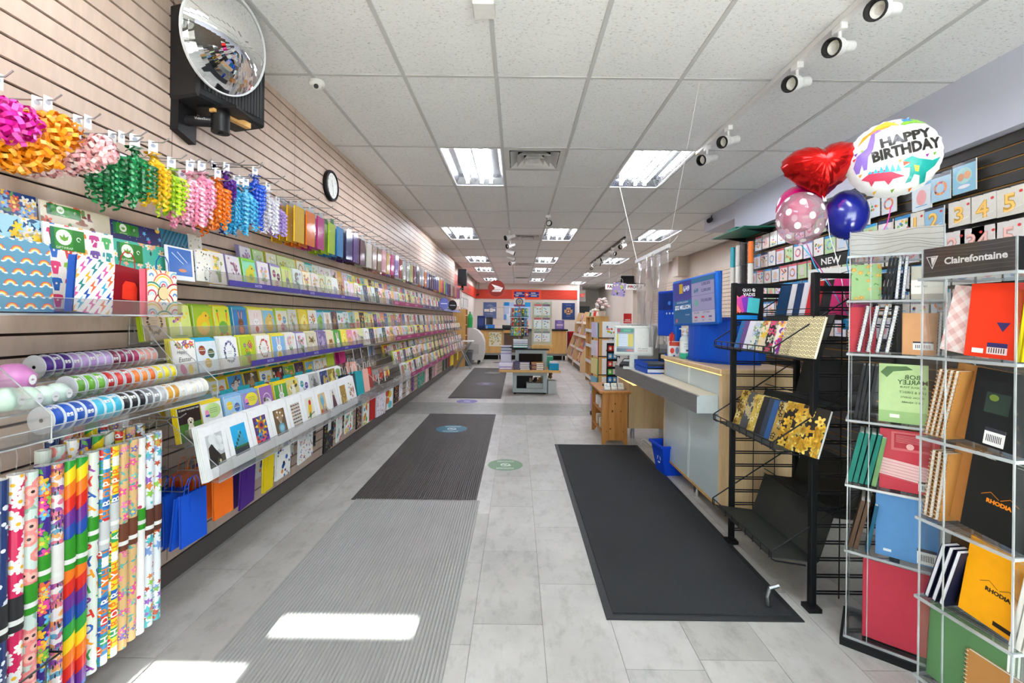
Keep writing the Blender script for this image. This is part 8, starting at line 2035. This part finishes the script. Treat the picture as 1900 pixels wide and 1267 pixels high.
# pegboard stand
pg = empty('pegboard_stand', (.455, 8.2, .8))
m = MB().box(-.185, .185, -.012, .012, .07, .86, '#d8d4bc'); m.build('pegboard', 'matte', pg)
m = MB()
for i in range(13):
    for j in range(27):
        m.M = Matrix.Translation((-.168 + .028 * i, -.0125, .09 + .028 * j)); m.art(Art().ell(0, 0, .005, .005, '#7a7868', 1, 6), 0)
o = m.build('peg_holes', 'matte', pg); o['kind'] = 'stuff'
MB().bevbox(-.2, .2, -.1, .12, 0, .07, .006).build('base', 'maple_orange', pg)
tag(pg, 'cream pegboard stand of hanging packets on the display table', 'stand')
for j in range(3):
    for i in range(2):
        w, h = .14, (.2, .2, .19)[j]; z = (.62, .37, .13)[j]
        q = base(w, h, '#e4ecee' if j < 2 else '#eeeaf0').rect(-w / 2, h * .82, w / 2, h, ('#c83a4a', '#6a2a5a') [i] if j < 2 else '#5a5c66', 2)
        r = random.Random(i + 3 * j)
        for _ in range(7): q.ell(r.uniform(-.35, .35) * w, h * r.uniform(.1, .7), .014, .01, r.choice(['#4ab0b8', '#c84a5a', '#2a4a6a', '#e8c83c', '#f4f0f4', '#6a8ac0']), 3, 7)
        o = link('craft_packet', slab('craft_packet', w, h, .004, q, '#dfe6e8', ('film',)), None, pg.location + Vector((-.078 + .155 * i, -.022, z))); tag(o, '%s craft packet in the %s row of the pegboard' % (('left', 'right')[i], ('top', 'middle', 'bottom')[j]), 'packet', 'packets on the pegboard')
        MB().arc if False else MB().tube([(-.03, .002, h), (-.02, .002, h + .03), (.02, .002, h + .03), (.03, .002, h)], .004, 5, '#4ab8a8').build('hanger', 'gloss', o)

# ================================================================== post counter at the back
pc = empty('post_counter', (0, 0, 0))
for x0, x1 in ((-1.33, -.92), (-.91, -.47), (.55, 1.05), (1.06, 1.62)):
    MB().box(x0, x1, 14.5, 14.53, .22, .97).build('front_panel', 'maple_orange', pc)
MB().box(-1.33, -.47, 14.55, 15.2, .2, .97, '#8a8884').build('carcass', 'matte', pc); MB().box(.2, 1.62, 14.55, 15.2, .2, .97, '#8a8884').build('carcass', 'matte', pc)
MB().box(-1.33, 1.64, 14.52, 14.55, .15, .24, '#8f918f').build('kick_rail', 'gloss', pc)
MB().box(-1.36, -.44, 14.44, 15.22, .97, 1.02, '#1d1e22').build('counter_top', 'gloss', pc); MB().box(-.44, 1.66, 14.6, 15.22, .97, 1.02, '#1d1e22').build('counter_top', 'gloss', pc); MB().box(.2, 1.66, 14.44, 14.6, .97, 1.02, '#1d1e22').build('counter_top', 'gloss', pc)
MB().box(-.44, .2, 14.62, 14.66, .2, .9, '#6a5648').build('knee_panel', 'matte', pc); MB().box(-1.33, 1.6, 14.7, 14.72, .0, .2, '#2a2624').build('dark_plinth', 'matte', pc)
MB().box(-.46, .2, 14.56, 14.6, .88, .97).build('drawer_front', 'maple_orange', pc)
for x in (-1.2, -.6, .4, 1.5): MB().cyl((x, 14.6, 0), (x, 14.6, .2), .025, 10).build('leg', 'chrome', pc)
tag(pc, 'maple post counter with black top across the back', 'counter')
q = base(.4, .46, '#e8e4d0'); r = random.Random(2)
for _ in range(40): q.ell(r.uniform(-.45, .45) * .4, .46 * r.uniform(.12, .95), .03, .02, r.choice(['#d0b84a', '#b8a03c', '#c8c48a', '#8aa0a0', '#d8c87a']), 2 + _ % 3, 8, r.random() * 3)
o = link('map_poster', slab('map_poster', .4, .46, .002, q.clip(-.2, 0, .2, .46)), None, (-.72, 14.496, .44)); tag(o, 'yellow map sheet stuck on the post counter front', 'map')
def poster(px0, py0, px1, py1, Y, fn, label):
    a_, b_ = onY(px0, py0, Y), onY(px1, py1, Y); w, h = b_.x - a_.x, a_.z - b_.z
    o = link('poster', slab('poster', w, h, .012, fn(w, h), '#9aa0a8'), None, ((a_.x + b_.x) / 2, Y, b_.z)); return tag(o, label, 'poster', 'posters on the back wall')
poster(897, 560.5, 921, 591, 19.98, lambda w, h: base(w, h, '#566a96').text('Choose', 0, h * .84, h * .05, '#e8ecf4', 2).text('Prepaid Envelopes', 0, h * .77, h * .05, '#e8ecf4', 2, 0, w * .6).rect(-w * .42, h * .42, -w * .05, h * .58, '#e8e0d0', 2).rect(0, h * .4, w * .22, h * .62, '#f0ece4', 2).rect(w * .2, h * .44, w * .42, h * .6, '#e8e8e8', 2).text('Flat rate shipping', 0, h * .28, h * .05, '#e8ecf4', 2, 0, w * .7), 'slate blue poster with parcels on the back wall')
poster(935, 560.5, 984, 594, 19.98, lambda w, h: base(w, h, '#b8ccec').rect(-w * .5, h * .8, -w * .3, h, '#2a8ad8', 2).rect(-w * .1, h * .75, w * .5, h, '#2a9ae0', 2).rect(-w * .3, h * .3, w * .05, h * .72, '#f0f0f8', 2).rect(-w * .22, h * .36, w * .0, h * .64, '#a87ac0', 3).rect(-w * .5, 0, -w * .3, h * .3, '#5a9ae0', 2), 'light blue geometric poster behind the book spinner')
poster(1043, 562, 1066.5, 593, 19.98, lambda w, h: base(w, h, '#2f4474').rect(-w * .16, h * .3, w * .16, h * .72, '#b0946a', 2).rect(-w * .32, h * .4, w * .32, h * .6, '#b0946a', 2).rect(-w * .14, h * .41, w * .14, h * .6, '#8a3c28', 3).ell(0, h * .5, w * .06, h * .04, '#e8d8c8', 4).text('Ship more for less', 0, h * .87, h * .04, '#c8d0e4', 2, 0, w * .8).text('canadapost.ca', 0, h * .2, h * .04, '#c8d0e4', 2, 0, w * .8), 'dark blue poster with open carton on the back wall')
# brand sign on the red band, hanging disc
a_, b_ = onY(954, 541, 19.94), onY(1000, 551.5, 19.94); w, h = b_.x - a_.x, a_.z - b_.z
q = base(w, h, '#23287c').rect(-w / 2, h * .47, w / 2, h * .53, '#e8e8f0', 2).text('CANADA', -w * .3, h * .75, h * .2, '#f2f2f6', 3, .04).text('POST', -w * .38, h * .25, h * .2, '#f2f2f6', 3, .04).text('POSTES', w * .27, h * .75, h * .2, '#f2f2f6', 3, .04).text('CANADA', w * .3, h * .25, h * .2, '#f2f2f6', 3, .04).ell(0, h * .5, h * .45, h * .45, '#dc3a22', 4, 24)
q.poly([(-h * .2, h * .72), (h * .32, h * .46), (h * .18, h * .3), (-h * .22, h * .32), (h * .0, h * .44)], '#f4f2f0', 5)
o = link('post_sign', slab('post_sign', w, h, .03, q), None, ((a_.x + b_.x) / 2, 19.93, b_.z)); tag(o, 'blue bilingual post office sign on the red band', 'sign')
MB().box(-w / 2 - .1, w / 2 + .1, .03, .034, -.1, h + .1, '#f0502c').build('red_backing', 'gloss', o)
c = onY(921, 535, 13.2); R_ = .25
rs = empty('hanging_sign', c)
m = MB(Matrix.Rotation(pi / 2, 4, 'X')); m.lathe([(0, -.015), (R_, -.015), (R_, .015), (0, .015)], 36, '#d8aaa0', sm=False, cols=['#8a2c24', '#d8aaa0', '#8a2c24']); m.build('disc', 'gloss', rs)
q = Art().poly([(-.15, .13), (.2, .02), (.13, -.1), (-.14, -.1), (-.11, -.07), (-.12, -.06), (-.07, -.03), (-.04, .01)], '#f0efec', 1).line(-.1, -.045, .13, -.03, .014, '#8a3028', 2).line(-.12, -.078, .1, -.07, .008, '#8a3028', 2).line(-.04, .01, .18, .02, .006, '#8a3028', 2)
MB().art(q, -.016).build('arrow_emblem', 'gloss', rs)
for s in (-1, 1): MB().cyl((s * .12, 0, .21), (s * .12, 0, CEIL - .006 - c.z), .002, 5, '#e8e8e8').build('wire', 'matte', rs)
tag(rs, 'round dark red hanging sign with white arrow emblem', 'sign')
# wall speaker
sk = empty('wall_speaker', (-1.55, 12.35, 2.25)); MB().bevbox(-.12, .12, -.1, .1, -.0, .46, .01, '#161618').build('cabinet', 'matte', sk); MB().box(-.1, .1, -.102, -.1, .03, .43, '#202022').build('grille', 'matte', sk); MB().box(-.35, -.0, .05, .08, -.12, -.05, '#161618').build('bracket', 'matte', sk); MB().box(-.03, .03, -.02, .08, -.12, 0, '#161618').build('arm', 'matte', sk); tag(sk, 'black loudspeaker at the far end of the slatwall', 'speaker')
# things on the post counter
def blk(name, x, y, z, w, d, h, col, label, cat, top=None):
    o = empty(name, (x, y, z)); MB().bevbox(-w / 2, w / 2, -d / 2, d / 2, 0, h, min(w, d, h) * .08, col).build('body', 'gloss', o); MB().box(-w * .4, w * .4, -d / 2 - .004, -d / 2, h * .2, h * .8, top or '#3a3c44').build('front_panel', 'gloss', o); return tag(o, label, cat)
blk('display_stand', -1.2, 14.7, 1.02, .26, .1, .42, '#27386a', 'navy display stand at the left end of the post counter', 'stand', '#3a4c86')
blk('till_monitor', -.93, 14.75, 1.02, .22, .12, .38, '#17181b', 'black till monitor on the post counter', 'monitor', '#0e0f12')
blk('parcel_scale', -.9, 14.58, 1.02, .3, .16, .13, '#1f6ab8', 'blue parcel scale on the post counter', 'scale', '#2f86d8')
blk('card_machine', -.35, 14.75, 1.02, .3, .2, .12, '#1c1c1e', 'black card machine in the middle of the post counter', 'terminal')
sg = empty('sneeze_guard', (0, 0, 0)); MB().box(-1.05, -.05, 14.5, 14.506, 1.12, 1.72).build('pane', 'acrylic', sg); MB().box(-.9, -.05, 14.497, 14.509, 1.70, 1.72).build('top_edge', 'acrylic_edge', sg)
for x in (-1.0, -.1): MB().box(x - .02, x + .02, 14.48, 14.53, 1.02, 1.12).build('foot', 'acrylic_edge', sg)
tag(sg, 'clear sneeze guard on the post counter', 'screen')
nb = link('notice', slab('notice', .22, .3, .002, base(.22, .3, '#dfeaf2')), None, (-.25, 14.49, 1.2)); tag(nb, 'pale paper notice on the sneeze guard', 'notice')
pl = gift_bag('lilacpost', .3, .3, .1, '#7a64a8', lambda w, h: base(w, h, '#7a64a8').rect(-w * .35, h * .35, w * .35, h * .6, '#c8b0c8', 2).text('2024', 0, h * .8, h * .14, '#c8bce0', 2).text('LUNAR', 0, h * .2, h * .12, '#c8bce0', 2), (1.4, 14.65, 1.021), (0, 0, 0), 'purple lettered carrier bag on the post counter', group='bags at the back')
rd = blk('red_mailbox', 1.84, 14.85, 0, .3, .3, .95, '#b01c28', 'red mail drop box at the end of the post counter', 'mailbox', '#8a1420')
# magazine racks and cubby shelf on the right of the aisle
def mag_rack(x, y, n, label):
    r_ = empty('magazine_rack', (x, y, 0))
    prof = [(-.3, 0), (.22, 0), (.22, 1.57), (.06, 1.57), (-.06, 1.2), (-.06, 1.0), (-.3, .35)]
    for s in (0, 1): m = MB(); m.prism(prof, 1.57 * s, 1.57 * s + .03); m.build('side_panel', 'maple', r_)
    for z, xx in ((.14, -.28), (.5, -.2), (.85, -.1), (1.22, .0)):
        MB().box(xx, .2, .03, 1.57, z, z + .02).build('shelf', 'maple', r_); MB().box(xx - .004, xx + .004, .03, 1.57, z, z + .07, '#dcd8d0').build('lip', 'gloss', r_)
    MB().box(.2, .22, .03, 1.57, .1, 1.55).build('back', 'maple', r_); MB().box(-.27, .2, .03, 1.57, .02, .12, '#5a4a3a').build('plinth', 'matte', r_)
    tag(r_, label, 'magazine rack', 'maple magazine racks')
    for lv, (z, xx) in enumerate(((.17, -.2), (.53, -.12), (.88, -.02), (1.25, .08))):
        for k in range(6):
            w, h = .2, .26; q = k_photo(w, h, rnd.choice(['#e8e4e0', '#c84a5a', '#3a4a7a', '#d8c8b0', '#7a9ab0', '#a83a3a']), [rnd.choice(['#c8342a', '#e8c84a', '#3a6a9a', '#e8e0d8', '#2a2a34', '#d88aa0']) for _ in range(3)], k + lv)
            o = link('magazine', slab('magazine', w, h, .008, q), None, (x + xx, y + .15 + .235 * k, z), (-.3, 0, -pi / 2)); tag(o, 'magazine, %s of the %s tier in the %s' % (nth(k + 1), ('lowest', 'second', 'third', 'top')[lv], label.split(' beside')[0].split(' nearest')[0]), 'magazine', 'magazines')
mag_rack(1.9, 11.2, 4, 'near maple magazine rack nearest the cubby shelf'); mag_rack(1.93, 12.82, 4, 'far maple magazine rack beside the post counter')
cs = empty('cubby_shelf', (0, 0, 0)); X0, X1, Y0, Y1 = 1.55, 1.84, 8.9, 10.0
for x0, x1, y0, y1, z0, z1 in ((X0, X1, Y0, Y0 + .03, 0, 1.42), (X0, X1, Y1 - .03, Y1, 0, 1.42), (X0, X1, 9.43, 9.46, 0, 1.42), (X1 - .02, X1, Y0 + .03, Y1 - .03, 0, 1.42)):
    MB().box(x0, x1, y0, y1, z0, z1).build('upright', 'maple_orange', cs)
for z in (.08, .42, .76, 1.08, 1.4): MB().box(X0, X1 - .02, Y0 + .03, Y1 - .03, z, z + .02).build('shelf', 'maple_orange', cs)
for z in (.1, .44, .78, 1.1): MB().box(X0 - .004, X0, Y0 + .03, Y1 - .03, z - .02, z + .05, '#e4e4e4').build('price_rail', 'gloss', cs)
tag(cs, 'maple cubby shelf of figurines along the right of the aisle', 'shelf')
def figurine(x, y, z, c1, c2, s, label):
    o = empty('figurine', (x, y, z)); MB().lathe([(0, 0), (.035 * s, 0), (.03 * s, .05 * s), (.012 * s, .08 * s)], 12, c1).build('body', 'gloss', o); MB().sphere((0, 0, .1 * s), .026 * s, 12, 8, c2).build('head', 'gloss', o); tag(o, label, 'figurine', 'figurines')
k = 0
for z in (.1, .44, .78, 1.1, 1.42):
    for i in range(7):
        if z < 1.4 or i % 2 == 0: figurine(X0 + .09, Y0 + .11 + .145 * i, z + .002, rnd.choice(['#c8342a', '#e8e4dc', '#3a8a5a', '#d88aa0', '#8a6a4a', '#4a6ab0']), rnd.choice(['#f0e0d0', '#e8c8b0', '#f4f0ec', '#c8342a']), rnd.uniform(.9, 1.35), 'small figurine, %s along the %s of the cubby shelf' % (nth(i + 1), {.1: 'bottom shelf', .44: 'second shelf', .78: 'third shelf', 1.1: 'fourth shelf', 1.42: 'top'}[z]))
# flower arrangement, framed glass, hanging bag, passport sign, screen
fl = empty('flower_arrangement', (1.7, 8.9, 1.42)); MB().lathe([(0, 0), (.06, 0), (.08, .1), (.07, .1)], 14, '#d8c8b8').build('pot', 'gloss', fl)
for i in range(16):
    t = i * 2.4; r_ = .05 + .09 * (i / 16); MB().sphere((r_ * cos(t), r_ * sin(t), .16 + .012 * (16 - i)), .04, 10, 6, ('#f0e0dc', '#e8c8c4', '#f4ece8')[i % 3], 0, (1, 1, .7)).build('blossom', 'matte', fl)
tag(fl, 'blush pink artificial flowers on top of the cubby shelf', 'flowers')
hp = onY(1147, 536, 6.2)
o = gift_bag('lilacbf', .18, .19, .02, '#b8a0d4', lambda w, h: art_spots(w, h, '#b8a0d4', ['#c8dc4a', '#5a7ab8', '#e8ecd0', '#3a4a3a'], 26, 5, .012), hp - Vector((0, 0, .1)), (0, .12, 0), 'lilac gift bag with butterfly print hanging from the ceiling', group='bags at the back')
MB().cyl((0, 0, .24), (0, 0, CEIL - .006 - hp.z + .1), .0015, 4, '#e8e8e8').build('thread', 'matte', o)
a_ = onY(1123, 533, 12.6); b_ = onY(1195, 533, 12.6); w = b_.x - a_.x
q = base(w, .16, '#eeece8').text('PASSPORT PHOTO', 0, .08, .09, '#1c1a1a', 2, .03, w * .9)
vs_, fs_, x0_, x1_, y0_, y1_ = glyphs('PASSPORT PHOTO', .03); kx = min(.09 / (y1_ - y0_), w * .9 / (x1_ - x0_))
q.text('P', -w * .45 * min(1, (x1_ - x0_) * kx / (w * .9)) + .03, .08, .09, '#c81c24', 3, .035)
q.text('P', .145 * w + .02, .08, .09, '#c81c24', 3, .035)
o = link('passport_sign', slab('passport_sign', w, .16, .01, q), None, ((a_.x + b_.x) / 2, 12.6, a_.z - .06)); tag(o, 'white hanging sign reading PASSPORT PHOTO', 'sign')
for s in (-1, 1): MB().cyl((s * w * .4, 0, .16), (s * w * .4, 0, CEIL - .006 - a_.z + .06), .002, 4, '#e8e8e8').build('wire', 'matte', o)
tv = empty('wall_screen', onY(1164, 524, 13.4)); MB().bevbox(-.2, .2, -.04, .04, -.22, .2, .01, '#121214').build('screen', 'gloss', tv); MB().box(-.02, .02, .04, .2, -.1, .05, '#1c1c1e').build('bracket', 'gloss', tv); MB().box(-.02, .6, .16, .2, -.1, .0, '#1c1c1e').build('arm', 'gloss', tv); tag(tv, 'black wall screen above the photo corner', 'screen')
# photo counter wall units behind the till
pw = empty('glass_showcase', (0, 0, 0)); MB().box(1.9, 3.1, 7.6, 8.1, 0, .9, '#d8d6d2').build('cabinet', 'gloss', pw); MB().box(1.9, 3.1, 7.6, 7.606, .9, 1.25).build('front_glass', 'acrylic', pw); MB().box(1.88, 3.12, 7.58, 8.12, 1.25, 1.29, '#e6e6e4').build('top_frame', 'gloss', pw)
for x in (1.92, 2.5, 3.08): MB().box(x - .015, x + .015, 7.6, 7.63, .9, 1.25, '#d8d8d6').build('upright', 'gloss', pw)
tag(pw, 'white glass showcase behind the till', 'showcase')
for i in range(6): figurine(2.0 + .19 * i, 7.8, .901, ['#3a5a8a', '#c84a3a', '#2a2a34', '#c8b08a', '#5a8a5a', '#8a3a5a'][i], '#e8d8c8', 1.4, '%s trinket in the glass showcase' % ('blue', 'red', 'black', 'beige', 'green', 'plum')[i])
rsn = link('sale_sign', slab('sale_sign', .14, .17, .003, base(.14, .17, '#d82a2a').text('minis', 0, .06, .03, '#f4f0ee', 2, .02, .12).rect(-.06, .02, .06, .035, '#f0c0b8', 2)), None, onY(1170, 583, 7.5) - Vector((0, 0, .0))); rsn.location.z = 1.291; rsn.location.y = 7.7; tag(rsn, 'red and white card sign on the glass showcase', 'sign')
# exit sign over the corridor
ex = onY(1078, 552, 21.0); es = empty('exit_sign', ex)
MB().bevbox(-.22, .22, -.03, .03, -.2, .35, .01, '#e8e6e2').build('housing', 'gloss', es); MB().art(Art().text('EXIT', 0, .0, .16, '#ff3b30', 1, .03, .36), -.031, 0, .1).build('lettering', 'exit_lit', es); MB().box(-.05, .05, -.02, .02, .35, CEIL - .006 - ex.z, '#e8e6e2').build('mount', 'gloss', es)
tag(es, 'white box EXIT sign over the corridor', 'exit sign')
# left rear corner: bookcase, folding table, bin, cart
bkc = empty('bookcase', (-1.62, 12.25, 0))
for y in (0, .5): MB().box(-.18, .18, y, y + .025, 0, 1.6).build('side_panel', 'oak_dark' if y else 'maple_orange', bkc)
for z in (.55, .85, 1.15, 1.42): MB().box(-.17, .17, .025, .5, z, z + .02).build('shelf', 'maple_orange', bkc)
tag(bkc, 'orange wooden bookcase at the end of the card wall', 'bookcase')
for i in range(6):
    o = MB().box(-.02, .02, -.06, .06, 0, .2, ('#a83a2a', '#e8e0d0', '#2c3a2c', '#2f8a7a', '#c8a83c', '#3a3a44')[i]).box(-.0205, .0205, -.061, -.06, .04, .07, '#f0ece0').build('book', 'gloss', None, (-1.72 + .05 * i, 12.36, 1.172)); tag(o, '%s book upright in the orange bookcase' % ('brick', 'cream', 'dark green', 'teal', 'mustard', 'charcoal')[i], 'book', 'bookcase books')
ft = empty('folding_table', (-1.42, 11.9, 0)); MB().bevbox(-.25, .25, -.2, .2, .72, .745, .005, '#e8e4dc').build('top', 'gloss', ft)
for s in (-1, 1): MB().cyl((-.18 * 1, s * .17, .72), (.2, s * .17, 0), .014, 8, '#9a9c9e').build('leg', 'metal', ft); MB().cyl((.18, s * .15, .72), (-.2, s * .15, 0), .014, 8, '#9a9c9e').build('leg', 'metal', ft)
tag(ft, 'small folding table with pale top by the bin', 'table')
wb_ = empty('waste_bin', (-1.42, 12.55, 0)); MB().lathe([(0, 0), (.13, 0), (.17, .42), (.18, .42), (.18, .44), (.15, .44), (.12, .03), (0, .03)], 24, '#595c60').build('bucket', 'gloss', wb_); MB().lathe([(.172, .4), (.186, .4), (.186, .445), (.172, .445)], 24, '#6a6d70').build('rim', 'gloss', wb_); tag(wb_, 'dark grey waste bin under the folding table', 'bin')
ct = empty('covered_cart', (-1.32, 13.3, 0))
m = MB(); m.prism([(-.34, .12), (.3, .12), (.36, .4), (.35, .65), (.28, .85), (.14, 1.0), (0, 1.06), (-.2, 1.04), (-.34, .95)], -.3, .3, '#cfcac6'); m.build('shell', 'matte', ct)
MB().box(-.2, .2, -.32, -.3, .3, .6, '#b8b4b0').build('side_pocket', 'matte', ct)
for sx in (-1, 1):
    for sy in (-1, 1): MB().cyl((sx * .18 - .02, sy * .25, .06), (sx * .18 + .02, sy * .25, .06), .06, 12, '#2a2a2c').build('wheel', 'gloss', ct)
tag(ct, 'rounded pale grey covered cart on wheels by the back counter', 'cart')
gb = empty('green_bottle', (-1.5, 14.0, 1.06)); MB().lathe([(0, 0), (.08, 0), (.09, .3), (.05, .42), (0, .44)], 16, '#2f9a54').build('bag', 'gloss', gb); MB().lathe([(.03, .42), (.02, .5), (0, .5)], 10, '#2f9a54').build('neck', 'gloss', gb); MB().box(-.15, .15, -.15, .15, -1.06, 0, '#8a8884').build('pedestal', 'matte', gb); tag(gb, 'tall green bundle on a pedestal beside the cart', 'bundle')
for i in range(9):
    w, h = .16, .3; q = pk_generic(i + 2, ('#d8d4dc', '#8a94a8', '#e8e4e0')[i % 3], ('#3a3a44', '#5a4a6a', '#2a4a5a')[i % 3])(w, h)
    o = link('wall_packet', slab('wall_packet', w, h, .02, q), None, (-1.85, 14.6 + .45 * (i % 5), 1.75 - .36 * (i // 5)), (0, 0, pi / 2)); tag(o, 'hanging packet on the left rear wall, %s of the %s row' % (nth(i % 5 + 1), ('upper', 'lower')[i // 5]), 'packet', 'packets on the left rear wall')
    MB().cyl((0, .0, h), (0, .05, h + .01), .004, 5, '#888888').build('peg', 'metal', o)
